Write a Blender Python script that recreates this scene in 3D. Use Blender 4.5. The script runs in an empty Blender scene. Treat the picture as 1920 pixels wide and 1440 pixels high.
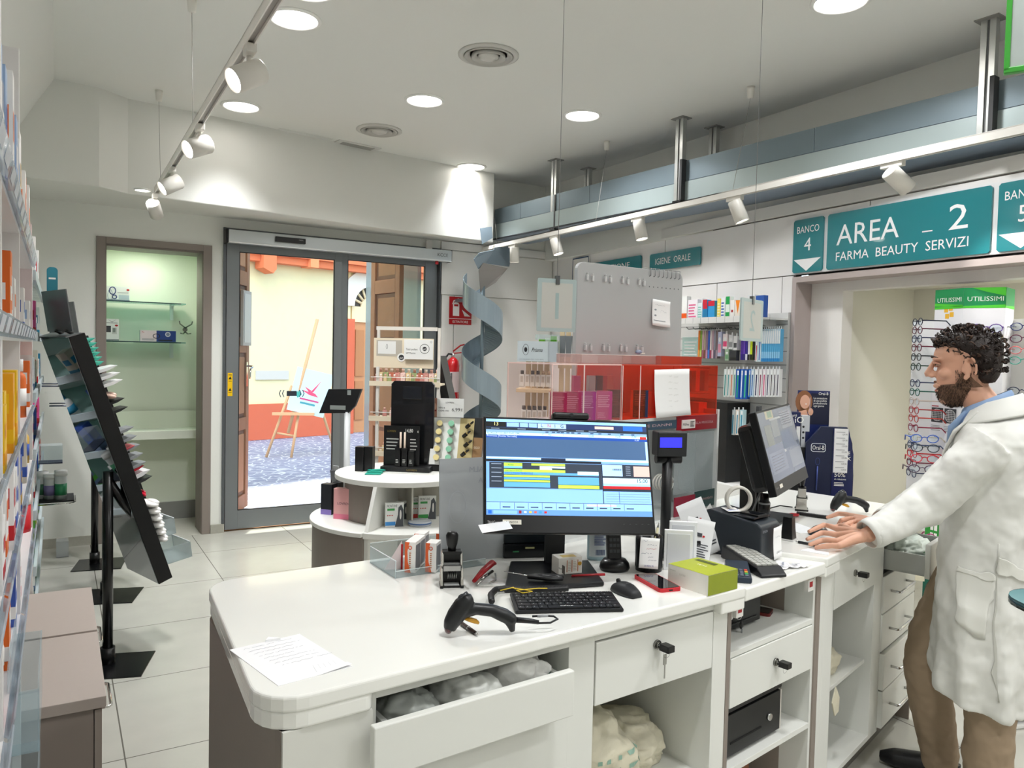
import bpy, bmesh, math, random
import numpy as np
from mathutils import Matrix, Vector, Euler
random.seed(7)
SC = bpy.context.scene
COL = SC.collection
R = math.radians
PI = math.pi
# ---------------------------------------------------------------- camera
CAMH = 1.60
FPX = 1438.53
def _axes(yaw, pitch, roll):
    cy, sy, cp, sp = math.cos(yaw), math.sin(yaw), math.cos(pitch), math.sin(pitch)
    fw = Vector((sy*cp, cy*cp, sp)); r0 = Vector((cy, -sy, 0)); u0 = r0.cross(fw)
    cr, sr = math.cos(roll), math.sin(roll)
    return r0*cr+u0*sr, u0*cr-r0*sr, fw
CR, CU, CF = _axes(R(30.6603), R(-2.2587), R(1.2970))
cd = bpy.data.cameras.new('camera'); cam = bpy.data.objects.new('camera', cd); COL.objects.link(cam)
cd.sensor_width = 36; cd.lens = FPX/1920*36; cd.clip_start = 0.02; cd.clip_end = 200
cam.matrix_world = Matrix(((CR.x, CU.x, -CF.x, 0), (CR.y, CU.y, -CF.y, 0), (CR.z, CU.z, -CF.z, CAMH), (0, 0, 0, 1)))
SC.camera = cam
# ---------------------------------------------------------------- exposure, world, sun
vs = SC.view_settings
SC.display_settings.display_device = 'sRGB'
vs.view_transform = 'Standard'; vs.look = 'None'; vs.gamma = 1; vs.use_curve_mapping = False
vs.exposure = 0.16
SC.cycles.use_denoising = True
SC.cycles.max_bounces = 10; SC.cycles.diffuse_bounces = 5; SC.cycles.transparent_max_bounces = 24
SC.cycles.transmission_bounces = 10; SC.cycles.caustics_reflective = False; SC.cycles.caustics_refractive = False
SC.cycles.sample_clamp_indirect = 6
w = bpy.data.worlds.new('sky'); SC.world = w; w.use_nodes = True
nt = w.node_tree
bg = nt.nodes['Background']
sky = nt.nodes.new('ShaderNodeTexSky'); sky.sky_type = 'NISHITA'; sky.sun_disc = False
sky.sun_elevation = R(55); sky.sun_rotation = R(200); sky.air_density = 1.0; sky.dust_density = 1.5
nt.links.new(sky.outputs[0], bg.inputs[0]); bg.inputs[1].default_value = 0.62
sl = bpy.data.lights.new('sun', 'SUN'); sun = bpy.data.objects.new('sun', sl); COL.objects.link(sun)
sl.energy = 11; sl.angle = R(0.6); sl.color = (1, .95, .86)
sun.rotation_euler = (R(-10), R(0), R(8))
CEIL = 3.38
def area(name, loc, size, power, color=(.98, .99, 1), rot=(0, 0, 0), shape='DISK', spread=180):
    l = bpy.data.lights.new(name, 'AREA'); o = bpy.data.objects.new(name, l); COL.objects.link(o)
    l.shape = shape; l.size = size; l.energy = power; l.color = color; l.spread = R(spread)
    o.location = loc; o.rotation_euler = rot
    return o
def spot(name, loc, direction, power, angle=50, color=(1, .96, .9)):
    l = bpy.data.lights.new(name, 'SPOT'); o = bpy.data.objects.new(name, l); COL.objects.link(o)
    l.energy = power; l.spot_size = R(angle); l.spot_blend = .6; l.shadow_soft_size = .035; l.color = color
    o.location = loc; o.rotation_euler = Vector(direction).to_track_quat('-Z', 'Y').to_euler()
    return o
# ---------------------------------------------------------------- pixel -> point on a real surface
def ray(x, y): return (CF*FPX+CR*(x-960)-CU*(y-720)).normalized()
def at(x, y, z):
    d = ray(x, y); t = (z-CAMH)/d.z
    return Vector((d.x*t, d.y*t, z))
def onp(x, y, P0, n):
    d = ray(x, y); o = Vector((0, 0, CAMH)); n = Vector(n); t = (Vector(P0)-o).dot(n)/d.dot(n)
    return o+d*t
# ---------------------------------------------------------------- materials
MC = {}
def lin(h):
    h = h.lstrip('#'); h = h if len(h) == 6 else ''.join(c*2 for c in h); v = [int(h[i:i+2], 16)/255 for i in (0, 2, 4)]
    return tuple((c/12.92 if c <= .04045 else ((c+.055)/1.055)**2.4) for c in v)
def M(hexc, rough=.5, metal=0., trans=0., emit=0., alpha=1., bump=0., bscale=40., ior=1.45, coat=0., vary=0., sub=0.):
    k = (hexc, rough, metal, trans, emit, alpha, bump, bscale, ior, coat, vary, sub)
    if k in MC: return MC[k]
    m = bpy.data.materials.new('mat_'+hexc.strip('#')); m.use_nodes = True
    n = m.node_tree; b = n.nodes['Principled BSDF']; c = lin(hexc)
    b.inputs['Base Color'].default_value = (*c, 1); b.inputs['Roughness'].default_value = rough
    b.inputs['Metallic'].default_value = metal; b.inputs['IOR'].default_value = ior
    b.inputs['Transmission Weight'].default_value = trans; b.inputs['Alpha'].default_value = alpha
    b.inputs['Coat Weight'].default_value = coat
    if sub: b.inputs['Subsurface Weight'].default_value = sub; b.inputs['Subsurface Radius'].default_value = (.01, .004, .002)
    if emit:
        b.inputs['Emission Color'].default_value = (*c, 1); b.inputs['Emission Strength'].default_value = emit
    if bump or vary:
        tc = n.nodes.new('ShaderNodeTexCoord'); t = n.nodes.new('ShaderNodeTexNoise'); t.inputs['Scale'].default_value = bscale
        t.inputs['Detail'].default_value = 4
        n.links.new(tc.outputs['Object'], t.inputs['Vector'])
        if bump:
            bp = n.nodes.new('ShaderNodeBump'); bp.inputs['Strength'].default_value = bump; bp.inputs['Distance'].default_value = .01
            n.links.new(t.outputs[0], bp.inputs['Height']); n.links.new(bp.outputs[0], b.inputs['Normal'])
        if vary:
            mx = n.nodes.new('ShaderNodeMixRGB'); mx.inputs[1].default_value = (*[v*(1-vary) for v in c], 1); mx.inputs[2].default_value = (*[min(1, v*(1+vary)) for v in c], 1)
            n.links.new(t.outputs[0], mx.inputs[0]); n.links.new(mx.outputs[0], b.inputs['Base Color'])
    MC[k] = m; return m
def glassy(hexc, alpha=.15, rough=.05):
    """thin clear sheet: mostly see-through, with a real reflection"""
    k = ('g', hexc, alpha, rough)
    if k in MC: return MC[k]
    m = bpy.data.materials.new('mat_sheet_'+hexc.strip('#')); m.use_nodes = True
    n = m.node_tree; n.nodes.clear(); o = n.nodes.new('ShaderNodeOutputMaterial')
    tr = n.nodes.new('ShaderNodeBsdfTransparent'); c = lin(hexc); tr.inputs[0].default_value = (*c, 1)
    pr = n.nodes.new('ShaderNodeBsdfPrincipled'); pr.inputs['Base Color'].default_value = (*c, 1); pr.inputs['Roughness'].default_value = rough
    lw = n.nodes.new('ShaderNodeLayerWeight'); lw.inputs[0].default_value = .5; pw = n.nodes.new('ShaderNodeMath'); pw.operation = 'POWER'; pw.inputs[1].default_value = 5
    fr = n.nodes.new('ShaderNodeMath'); fr.operation = 'MULTIPLY'; fr.inputs[1].default_value = .5; n.links.new(lw.outputs['Facing'], pw.inputs[0]); n.links.new(pw.outputs[0], fr.inputs[0])
    ad = n.nodes.new('ShaderNodeMath'); ad.operation = 'ADD'; ad.use_clamp = True; ad.inputs[1].default_value = alpha
    mx = n.nodes.new('ShaderNodeMixShader')
    n.links.new(fr.outputs[0], ad.inputs[0]); n.links.new(ad.outputs[0], mx.inputs[0]); n.links.new(tr.outputs[0], mx.inputs[1]); n.links.new(pr.outputs[0], mx.inputs[2])
    n.links.new(mx.outputs[0], o.inputs[0]); MC[k] = m; return m
# ---------------------------------------------------------------- mesh builder
TXT = {}
def text_mesh(s):
    if s in TXT: return TXT[s]
    cu = bpy.data.curves.new('t', 'FONT'); cu.body = s; cu.size = 1; cu.resolution_u = 2
    o = bpy.data.objects.new('t', cu); COL.objects.link(o)
    dg = bpy.context.evaluated_depsgraph_get(); me = bpy.data.meshes.new_from_object(o.evaluated_get(dg))
    V = [tuple(v.co) for v in me.vertices]; Fc = [tuple(p.vertices) for p in me.polygons]
    bpy.data.objects.remove(o); bpy.data.curves.remove(cu); bpy.data.meshes.remove(me)
    xs = [v[0] for v in V] or [0]; ys = [v[1] for v in V] or [0]
    TXT[s] = (V, Fc, min(xs), max(xs), min(ys), max(ys)); return TXT[s]
class MB:
    def __init__(s, mat=None): s.v = []; s.f = []; s.fm = []; s.mats = []; s.sm = []; s.cur = 0; s.smooth = False; s.X = None; s.m(mat)
    def m(s, mat):
        if mat is None: return s
        if mat not in s.mats: s.mats.append(mat)
        s.cur = s.mats.index(mat); return s
    def add(s, vs_, fs, smooth=None):
        b = len(s.v)
        if s.X is not None: vs_ = [tuple(s.X @ Vector(v)) for v in vs_]
        s.v += [tuple(v) for v in vs_]
        for f in fs: s.f.append(tuple(i+b for i in f)); s.fm.append(s.cur); s.sm.append(s.smooth if smooth is None else smooth)
        return s
    def box(s, x0, y0, z0, x1, y1, z1):
        x0, x1 = min(x0, x1), max(x0, x1); y0, y1 = min(y0, y1), max(y0, y1); z0, z1 = min(z0, z1), max(z0, z1)
        return s.add([(x0, y0, z0), (x1, y0, z0), (x1, y1, z0), (x0, y1, z0), (x0, y0, z1), (x1, y0, z1), (x1, y1, z1), (x0, y1, z1)],
                     [(0, 3, 2, 1), (4, 5, 6, 7), (0, 1, 5, 4), (1, 2, 6, 5), (2, 3, 7, 6), (3, 0, 4, 7)], False)
    def prism(s, pts, z0, z1, ax='z'):
        a = sum(pts[i][0]*pts[(i+1) % len(pts)][1]-pts[(i+1) % len(pts)][0]*pts[i][1] for i in range(len(pts)))
        if a < 0: pts = pts[::-1]
        n = len(pts)
        if ax == 'z': P = lambda p, z: (p[0], p[1], z)
        elif ax == 'y': P = lambda p, z: (p[0], -z, p[1])      # outline in x,z ; extruded from y=-z0 to y=-z1
        else: P = lambda p, z: (z, p[0], p[1])                 # outline in y,z
        return s.add([P(p, z0) for p in pts]+[P(p, z1) for p in pts], [tuple(range(n-1, -1, -1)), tuple(range(n, 2*n))]+[(i, (i+1) % n, n+(i+1) % n, n+i) for i in range(n)], False)
    def ringloft(s, rings, caps=True, closed=True, smooth=True):
        n = len(rings[0]); V = [p for r in rings for p in r]; Fc = []
        for k in range(len(rings)-1):
            for i in range(n if closed else n-1):
                j = (i+1) % n; Fc.append((k*n+i, k*n+j, (k+1)*n+j, (k+1)*n+i))
        if caps: Fc += [tuple(range(n-1, -1, -1)), tuple((len(rings)-1)*n+i for i in range(n))]
        return s.add(V, Fc, smooth)
    def cyl(s, p0, p1, r0, r1=None, n=16, caps=True):
        p0, p1 = Vector(p0), Vector(p1); r1 = r0 if r1 is None else r1; d = (p1-p0).normalized()
        a = d.orthogonal().normalized(); b = d.cross(a)
        rg = [[tuple(c+(a*math.cos(2*PI*i/n)+b*math.sin(2*PI*i/n))*r) for i in range(n)] for c, r in ((p0, r0), (p1, r1))]
        n0 = len(s.f); s.ringloft(rg, caps)
        if caps: s.sm[-1] = s.sm[-2] = False
        return s
    def lathe(s, prof, c=(0, 0, 0), n=20, sx=1, sy=1):
        rg = [[(c[0]+r*sx*math.cos(2*PI*i/n), c[1]+r*sy*math.sin(2*PI*i/n), c[2]+z) for i in range(n)] for r, z in prof]
        return s.ringloft(rg, True)
    def ell(s, c, r, n=16, k=10):
        rg = [[(c[0]+r[0]*math.sin(t)*math.cos(2*PI*i/n), c[1]+r[1]*math.sin(t)*math.sin(2*PI*i/n), c[2]-r[2]*math.cos(t)) for i in range(n)] for t in [PI*(j+.02)/(k+.04) if 0 < j < k else (.06 if j == 0 else PI-.06) for j in range(k+1)]]
        return s.ringloft(rg, True)
    def tube(s, pts, r, n=8, caps=True, flat=1.0):
        pts = [Vector(p) for p in pts]; rr = r if isinstance(r, (list, tuple)) else [r]*len(pts); rg = []
        up = None
        for i, p in enumerate(pts):
            d = (pts[min(i+1, len(pts)-1)]-pts[max(i-1, 0)]).normalized()
            if up is None: up = d.orthogonal().normalized() if abs(d.z) > .9 else Vector((0, 0, 1))
            a = d.cross(up)
            a = a.normalized() if a.length > 1e-6 else d.orthogonal().normalized()
            b = a.cross(d); up = b
            rg.append([tuple(p+(a*math.cos(2*PI*k/n)+b*flat*math.sin(2*PI*k/n))*rr[i]) for k in range(n)])
        return s.ringloft([g[::-1] for g in rg], caps)
    def quad(s, *p): return s.add(p, [tuple(range(len(p)))], False)
    def rect(s, x0, z0, x1, z1, y=0): return s.quad((x0, y, z0), (x1, y, z0), (x1, y, z1), (x0, y, z1))
    def top(s, x0, y0, x1, y1, z): return s.quad((x0, y0, z), (x1, y0, z), (x1, y1, z), (x0, y1, z))
    def disc(s, x, z, rx, rz=None, y=0, n=20):
        rz = rx if rz is None else rz
        return s.quad(*[(x+rx*math.cos(2*PI*i/n), y, z+rz*math.sin(2*PI*i/n)) for i in range(n)])
    def ring(s, x, z, r, w, y=0, n=24, rz=None):
        rz = rz or r
        V = []; Fc = []
        for i in range(n):
            c, q = math.cos(2*PI*i/n), math.sin(2*PI*i/n); V += [(x+r*c, y, z+rz*q), (x+(r-w)*c, y, z+(rz-w)*q)]
        for i in range(n):
            j = (i+1) % n; Fc.append((2*i, 2*j, 2*j+1, 2*i+1))
        return s.add(V, Fc, False)
    def text(s, t, x, z, h, y=0, al='l', wid=None, mirror=False, top=False, sl=0):
        V, Fc, x0, x1, y0, y1 = text_mesh(t); k = h/.72; kx = k
        if wid: kx = wid/max(1e-6, (x1-x0))
        W = (x1-x0)*kx; ox = {'l': 0, 'c': -W/2, 'r': -W}[al]
        out = []
        for v in V:
            u = (v[0]-x0)*kx; u = (W-u) if mirror else u
            q = v[1]*k
            out.append((x+ox+u+sl*q, z+q, y) if top else (x+ox+u+sl*q, y, z+q))
        return s.add(out, [f[::-1] for f in Fc] if mirror else Fc, False)
    def lines(s, x0, x1, z0, z1, n, y=0, fill=.45, rag=.3):
        st = (z1-z0)/n
        for i in range(n): s.rect(x0, z0+st*i, x1-(x1-x0)*random.uniform(0, rag), z0+st*(i+fill), y)
        return s
    def build(s, name, parent=None, loc=(0, 0, 0), rot=(0, 0, 0), bevel=0, seg=2, sharp=None):
        me = bpy.data.meshes.new(name); me.from_pydata(s.v, [], s.f)
        for m_ in s.mats: me.materials.append(m_)
        me.polygons.foreach_set('material_index', s.fm); me.polygons.foreach_set('use_smooth', s.sm); me.update()
        o = bpy.data.objects.new(name, me); COL.objects.link(o); o.location = loc; o.rotation_euler = rot
        if parent: o.parent = parent
        if bevel:
            b = o.modifiers.new('b', 'BEVEL'); b.width = bevel; b.segments = seg; b.limit_method = 'ANGLE'; b.angle_limit = R(35)
        return o
def tag(o, label, cat, group=None, kind=None):
    o['label'] = label; o['category'] = cat
    if group: o['group'] = group
    if kind: o['kind'] = kind
    return o
def thing(name, label, cat, loc=(0, 0, 0), rot=(0, 0, 0), group=None):
    o = bpy.data.objects.new(name, None); COL.objects.link(o); o.location = loc; o.rotation_euler = rot; o.empty_display_size = .05
    return tag(o, label, cat, group)
def copy_tree(o, parent=None, loc=None, rot=None, label=None, group=None):
    c = o.copy(); COL.objects.link(c); c.parent = parent
    for ch in o.children: copy_tree(ch, c)
    if loc is not None: c.location = loc
    if rot is not None: c.rotation_euler = rot
    if label: c['label'] = label
    if group: c['group'] = group
    return c
def struct(o): o['kind'] = 'structure'; return o
def rotm(ax, a, c=(0, 0, 0)):
    return Matrix.Translation(c) @ Matrix.Rotation(a, 4, ax) @ Matrix.Translation([-k for k in c])
def ordn(i): return ['first', 'second', 'third', 'fourth', 'fifth', 'sixth', 'seventh', 'eighth', 'ninth', 'tenth', 'eleventh', 'twelfth', 'thirteenth', 'fourteenth', 'fifteenth', 'sixteenth', 'seventeenth', 'eighteenth', 'nineteenth', 'twentieth', 'twenty-first', 'twenty-second', 'twenty-third', 'twenty-fourth'][i]
WHT = M('#f2f2ee', .5); WALLM = M('#e9e9e4', .7, bump=.03, bscale=60); PAPER = M('#f4f4f4', .7); BLK = M('#0c0c0d', .35); BLKM = M('#101012', .6)
TAUPE = M('#8d837b', .55, vary=.03, bscale=90); LACQ = M('#f1f1ec', .12, coat=.3); CABW = M('#e4e5e0', .4); STEEL = M('#b9bcc0', .25, 1.); CHROME = M('#d8d8d8', .08, 1.)
INK = M('#222428', .6); GREYINK = M('#85888c', .6); CLEAR = glassy('#f4fafa', .06); ACR = glassy('#eef4f6', .12)
RED = M('#b3151c', .4); TEAL = M('#1f7d86', .25, coat=.4)
# ================================================================= structure
DY = 6.93                      # inner face of the street wall
# ---- floor with 0.755 m tiles
def tile_mat():
    m = bpy.data.materials.new('floor_tile'); m.use_nodes = True; n = m.node_tree; b = n.nodes['Principled BSDF']
    tc = n.nodes.new('ShaderNodeTexCoord'); mp = n.nodes.new('ShaderNodeMapping'); mp.inputs['Location'].default_value = (-.2235+.755*2, -4.0095+.76*6, 0)
    br = n.nodes.new('ShaderNodeTexBrick'); br.offset = 0; br.squash = 1
    br.inputs['Scale'].default_value = 1; br.inputs['Mortar Size'].default_value = .0028; br.inputs['Mortar Smooth'].default_value = 0
    br.inputs['Brick Width'].default_value = .755; br.inputs['Row Height'].default_value = .76
    br.inputs['Color1'].default_value = (*lin('#c3c2b9'), 1); br.inputs['Color2'].default_value = (*lin('#bfbeb4'), 1); br.inputs['Mortar'].default_value = (*lin('#6e6c64'), 1)
    no = n.nodes.new('ShaderNodeTexNoise'); no.inputs['Scale'].default_value = 5; no.inputs['Detail'].default_value = 8
    mx = n.nodes.new('ShaderNodeMixRGB'); mx.blend_type = 'MULTIPLY'; mx.inputs[0].default_value = .18
    n.links.new(tc.outputs['Object'], mp.inputs[0]); n.links.new(mp.outputs[0], br.inputs['Vector']); n.links.new(tc.outputs['Object'], no.inputs['Vector'])
    n.links.new(br.outputs[0], mx.inputs[1]); n.links.new(no.outputs[0], mx.inputs[2]); n.links.new(mx.outputs[0], b.inputs['Base Color'])
    b.inputs['Roughness'].default_value = .22
    return m
struct(MB(tile_mat()).box(-3, -4, -.1, 8, DY+.02, 0).build('floor'))
# ---- ceiling: flat part, slope down on the left
CM = M('#e6e6e2', .8, bump=.02, bscale=30)
struct(MB(CM).box(-.02, -4, CEIL, 8, DY+.3, CEIL+.1).build('ceiling'))
struct(MB(CM).prism([(-.02, CEIL), (-.28, 2.92), (-.40, 2.2), (-.55, 2.2), (-.55, CEIL+.1), (-.02, CEIL+.1)], 4, -DY-.2, 'y').build('trim_1'))
struct(MB(WALLM).box(-.75, -4, 0, -.55, DY+.3, CEIL).build('wall_left'))
struct(MB(WALLM).box(-.75, -4.1, 0, 8, -3.9, CEIL).build('wall_back'))
# ---- soffit over the entrance
sof = [(-.6, 6.06), (-.236, 6.09), (.25, 6.13), (.44, 6.28), (1.458, 6.42), (2.425, 6.58), (3.73, 6.72), (3.73, 6.95), (-.6, 6.95)]
struct(MB(M('#e3e3de', .8)).prism(sof, 2.70, CEIL+.02).build('trim_2', bevel=.008))
# ---- street wall with niche and automatic door
WB = M('#e4e5df', .75, bump=.04, bscale=50)
b = MB(WB)
b.box(-.75, DY, 0, .33, DY+.3, CEIL)                  # left of niche
b.box(.33, DY, 2.41, 1.06, DY+.3, CEIL)               # above niche
b.box(1.06, DY, 0, 1.215, DY+.3, CEIL)                # pier
b.box(1.215, DY, 2.60, 3.25, DY+.3, CEIL)             # above door
b.box(3.25, DY, 0, 4.75, DY+.3, CEIL)
struct(b.build('wall_front'))
# clad panels right of the door
b = MB(M('#e6e5e1', .6)); b.box(3.27, DY-.02, 0, 3.40, DY, 2.165); b.box(3.41, DY-.02, 0, 4.56, DY, 2.165); b.box(3.25, DY-.02, 2.172, 4.56, DY, 2.605); b.box(3.25, DY-.03, 2.615, 4.56, DY, 2.69)
struct(b.build('trim_3', bevel=.002))
# niche: frame + box recess (built into the wall)
NW = M('#e3ead9', .75)
b = MB(NW)
b.box(.20, DY+.75, 0, 1.25, DY+.8, 2.6); b.box(.20, DY+.3, 0, .25, DY+.8, 2.6); b.box(1.2, DY+.3, 0, 1.25, DY+.8, 2.6); b.box(.2, DY+.3, 2.46, 1.25, DY+.8, 2.55)
b.m(M('#8b8b88', .5)); b.box(.25, DY+.72, 0, 1.2, DY+.75, .16); b.box(1.17, DY+.3, 0, 1.2, DY+.72, .16)
b.m(M('#bcbab0', .3)); b.box(.2, DY-.01, -.05, 1.22, DY+.8, .001)
struct(b.build('wall_niche'))
FR = M('#857b74', .5)
b = MB(FR)
b.box(.262, DY-.02, 0, .33, DY+.02, 2.455); b.box(1.055, DY-.02, 0, 1.125, DY+.02, 2.455); b.box(.33, DY-.02, 2.40, 1.055, DY+.02, 2.455)
b.m(M('#7d736c', .5)); b.box(.30, DY, 0, .335, DY+.3, 2.43); b.box(1.05, DY, 0, 1.085, DY+.3, 2.43); b.box(.335, DY, 2.385, 1.05, DY+.3, 2.43)
struct(b.build('trim_4', bevel=.003))
# skirting
b = MB(M('#a5a398', .5, vary=.1, bscale=60)); b.box(-.55, DY-.012, 0, .262, DY, .075); b.box(1.125, DY-.03, 0, 1.235, DY, .075)
struct(b.build('baseboard_front'))
# ---- sign wall (right of picture): clad panels on a slightly splayed line
SW0 = Vector((4.58, 6.93, 0)); SWd = (Vector((4.33, 2.2, 0))-SW0).normalized(); SWA = math.atan2(SWd.y, SWd.x)
SWn = Vector((-SWd.y, SWd.x, 0))      # into the wall
def swt(x, y): # px -> (s, z) along the sign wall
    p = onp(x, y, SW0, SWn); return (p-SW0).dot(SWd), p.z
b = MB(M('#ebe9e8', .55))
O0, O1 = 3.345, 6.2          # opening along s
seam = .004
for s0, s1 in ((0, 1.15), (1.15, 2.55), (2.55, 3.21)):
    b.box(s0+seam, 0, 0, s1-seam, .06, 2.185); 
for s0, s1 in ((0, 1.9), (1.9, 3.9), (3.9, 5.5), (5.5, 8.5)):
    b.box(s0+seam, 0, 2.192, s1-seam, .06, 2.605)
b.box(3.214, 0, 0, 3.31, .06, 2.185)
b.box(O1, 0, 0, 10.8, .06, 2.185)
b.m(M('#dddbd7', .6)); b.box(0, -.012, 2.615, 10.8, .06, 2.70)
b.m(M('#908d89', .7)); b.box(0, .02, 0, 3.31, .08, 2.62); b.box(0, .02, 2.192, 10.8, .08, 2.62)
ow = struct(b.build('wall_right', loc=SW0, rot=(0, 0, SWA), bevel=.0015))
struct(MB(WALLM).box(4.47, -4, 2.6, 4.9, DY+.3, CEIL).build('wall_right_upper'))
# passage behind the sign wall
b = MB(M('#b5a9a6', .5))
zt = 2.135; JD = .145
b.box(3.31, -.012, 0, 3.345, JD, zt+.04); b.box(O1, -.012, 0, O1+.04, JD, zt+.04); b.box(3.345, -.012, zt, O1, JD, zt+.04)
struct(b.build('trim_5', loc=SW0, rot=(0, 0, SWA), bevel=.002))
b = MB(M('#eeebe8', .7))
b.box(3.31, JD, 0, 3.607, JD+.1, 2.4); b.box(3.607, JD, 2.072, 5.9, JD+.1, 2.4); b.box(5.9, JD, 0, 7, JD+.1, 2.4)
b.m(M('#e2e0d4', .8)); b.box(3.5, JD+.1, 0, 3.607, .95, 2.4); b.box(3.5, .88, 0, 7, .98, 2.4); b.box(5.9, JD+.1, 0, 6, .9, 2.4); b.box(3.5, JD+.1, 2.12, 7, .95, 2.4)
struct(b.build('wall_passage', loc=SW0, rot=(0, 0, SWA)))
# ---- street
def cobble():
    m = bpy.data.materials.new('cobbles'); m.use_nodes = True; n = m.node_tree; b = n.nodes['Principled BSDF']
    tc = n.nodes.new('ShaderNodeTexCoord'); v = n.nodes.new('ShaderNodeTexVoronoi'); v.feature = 'DISTANCE_TO_EDGE'; v.inputs['Scale'].default_value = 7
    cr = n.nodes.new('ShaderNodeValToRGB'); cr.color_ramp.elements[0].position = .02; cr.color_ramp.elements[1].position = .07
    cr.color_ramp.elements[0].color = (*lin('#c9c9cc'), 1); cr.color_ramp.elements[1].color = (*lin('#84869c'), 1)
    n.links.new(tc.outputs['Object'], v.inputs['Vector']); n.links.new(v.outputs[0], cr.inputs[0]); n.links.new(cr.outputs[0], b.inputs['Base Color']); b.inputs['Roughness'].default_value = .8
    return m
struct(MB(cobble()).box(-6, DY+.5, -.1, 12, 20, -.005).build('ground_street'))
struct(MB(M('#b98e6a', .8, vary=.15, bscale=12)).box(1.24, DY+.02, -.1, 3.5, DY+.9, .004).build('trim_6'))
FW0 = Vector((2.93, 13.71, 0)); FWd = (Vector((4.38, 14.13, 0))-FW0).normalized(); FWA = math.atan2(FWd.y, FWd.x)
FWn = Vector((-FWd.y, FWd.x, 0))
def fwt(x, y):
    p = onp(x, y, FW0, FWn); return (p-FW0).dot(FWd), p.z
YL = M('#e6d9a6', .9, bump=.1, bscale=8, vary=.06); ORG = M('#d0603c', .85, bump=.1, bscale=10, vary=.06)
s_a, z_o = fwt(640, 500); s_d0, zz = fwt(657, 600); s_d1, _ = fwt(712, 600)
b = MB(YL); b.box(-8, 0, 0, s_d0, .4, 24); b.box(s_d1+.15, 0, 0, 10, .4, 24); b.box(s_d0, 0, 4.3, s_d1+.15, .4, 24)  # height is made up: raised far above view to shade the far street
b.m(M('#c9c3b4', .9)); s0, z0 = fwt(478, 712); s1, z1 = fwt(540, 695); b.box(s0, -.03, z0, s1, 0, z1)
b.m(ORG); b.box(-8, -.05, 0, s_d0-.12, 0, fwt(560, 755)[1]); b.box(s_d1+.2, -.05, 0, 10, 0, 1.0)
ob = struct(b.build('wall_street', loc=FW0, rot=(0, 0, FWA)))
# ================================================================= ceiling lamps and vents
LAMPE = M('#fffaf2', .5, emit=14)
def downlight(x, y, r, label, p, z=CEIL, sp=140):
    t = thing('recessed_downlight', label, 'ceiling light', (x, y, z), group='recessed ceiling downlights')
    MB(M('#f3f3f0', .3)).lathe([(r, 0), (r*1.12, 0), (r*1.12, -.004), (r, -.012), (r*.93, -.006), (r*.93, 0)], n=40).build('trim_ring', t)
    b = MB(LAMPE); b.quad(*[(r*.95*math.cos(-2*PI*i/32), r*.95*math.sin(-2*PI*i/32), -.004) for i in range(32)]); b.build('diffuser', t)
    area('downlight_lamp', (x, y, z-.03), r*1.8, p, spread=sp)
DP = 17
for (px, py, r, lab) in ((552, 35, .128, 'large bright recessed downlight just right of the white lamp rail near the camera'),
        (452, 199, .128, 'round recessed downlight just below the biggest rail spotlight'),
        (796, 188, .128, 'round recessed downlight between the two round air vents'),
        (1092, 216, .128, 'round recessed downlight nearest the grey overhead duct'),
        (884, 312, .128, 'round recessed downlight farthest away, above the entrance side'),
        (1576, 2, .128, 'round recessed downlight cut by the top edge, right of centre'),
        (578, -22, .128, 'round recessed downlight barely showing at the top edge beside the lamp rail')):
    p = at(px, py, CEIL); q_ = px in (884, 452); downlight(p.x, p.y, r, lab, DP*(.55 if q_ else 1), sp=85 if q_ else 140)
for x, y in ((3.2, .6), (1.1, .8), (2.1, -.6), (3.6, -1.6), (1.1, -2.2), (5.5, .6), (6.2, -1.5)): downlight(x, y, .128, 'round recessed downlight behind the camera', DP)
p = at(267, 355, 2.70); downlight(p.x, p.y, .05, 'small recessed spot in the lowered ceiling over the wall recess', 3, 2.70)
p = at(267, 355, 2.70)
area('niche_lamp', (.65, 7.1+.2, 2.44), .25, 5, (.93, 1, .85))
pp = SW0+SWd*5.1+SWn*.55; area('passage_fill', (pp.x, pp.y, 2.09), .25, 12, (1, .98, .92))  # unseen fill light, added to brighten the passage walls

VENT = M('#b9b7b2', .35)
for px, py, lab in ((916, 103, 'round ceiling air vent with concentric rings, the nearer one'), (711, 244, 'round ceiling air vent with concentric rings, the farther one')):
    p = at(px, py, CEIL); t = thing('ceiling_vent', lab, 'air vent', p, group='round ceiling vents')
    MB(M('#c9c7c2', .35)).lathe([(.155, 0), (.182, 0), (.182, -.006), (.155, -.014), (.145, -.006), (.15, 0)], n=48).build('rim', t)
    b = MB(VENT); b.lathe([(.14, 0), (.146, -.012), (.14, -.02), (.118, -.004), (.112, 0)], n=48); b.lathe([(.10, 0), (.104, -.022), (.098, -.026), (.078, -.008), (.07, 0)], n=48)
    b.build('ring', t)
    MB(M('#cfcdc8', .3)).lathe([(.0, -.03), (.03, -.03), (.06, -.018), (.062, 0), (.0, 0)], n=40).build('cone', t)
p = at(668, 273, CEIL); t = thing('ceiling_vent', 'small rectangular ceiling grille beside the farther round vent', 'air vent', p, (0, 0, R(8)))
MB(M('#d7d6d1', .5)).box(-.2, -.085, -.008, .2, .085, 0).build('frame', t)
b = MB(M('#a3a29d', .5))
for i in range(9): b.box(-.15, -.055+i*.0125, -.012, .15, -.055+i*.0125+.007, -.008)
b.build('grille', t)
p = at(566, 256, CEIL); tag(MB(M('#dededa', .7)).box(-.23, -.12, -.003, .23, .12, 0).build('access_panel', None, p, (0, 0, R(6))), 'flush square access panel in the ceiling left of the small grille', 'panel')
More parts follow.
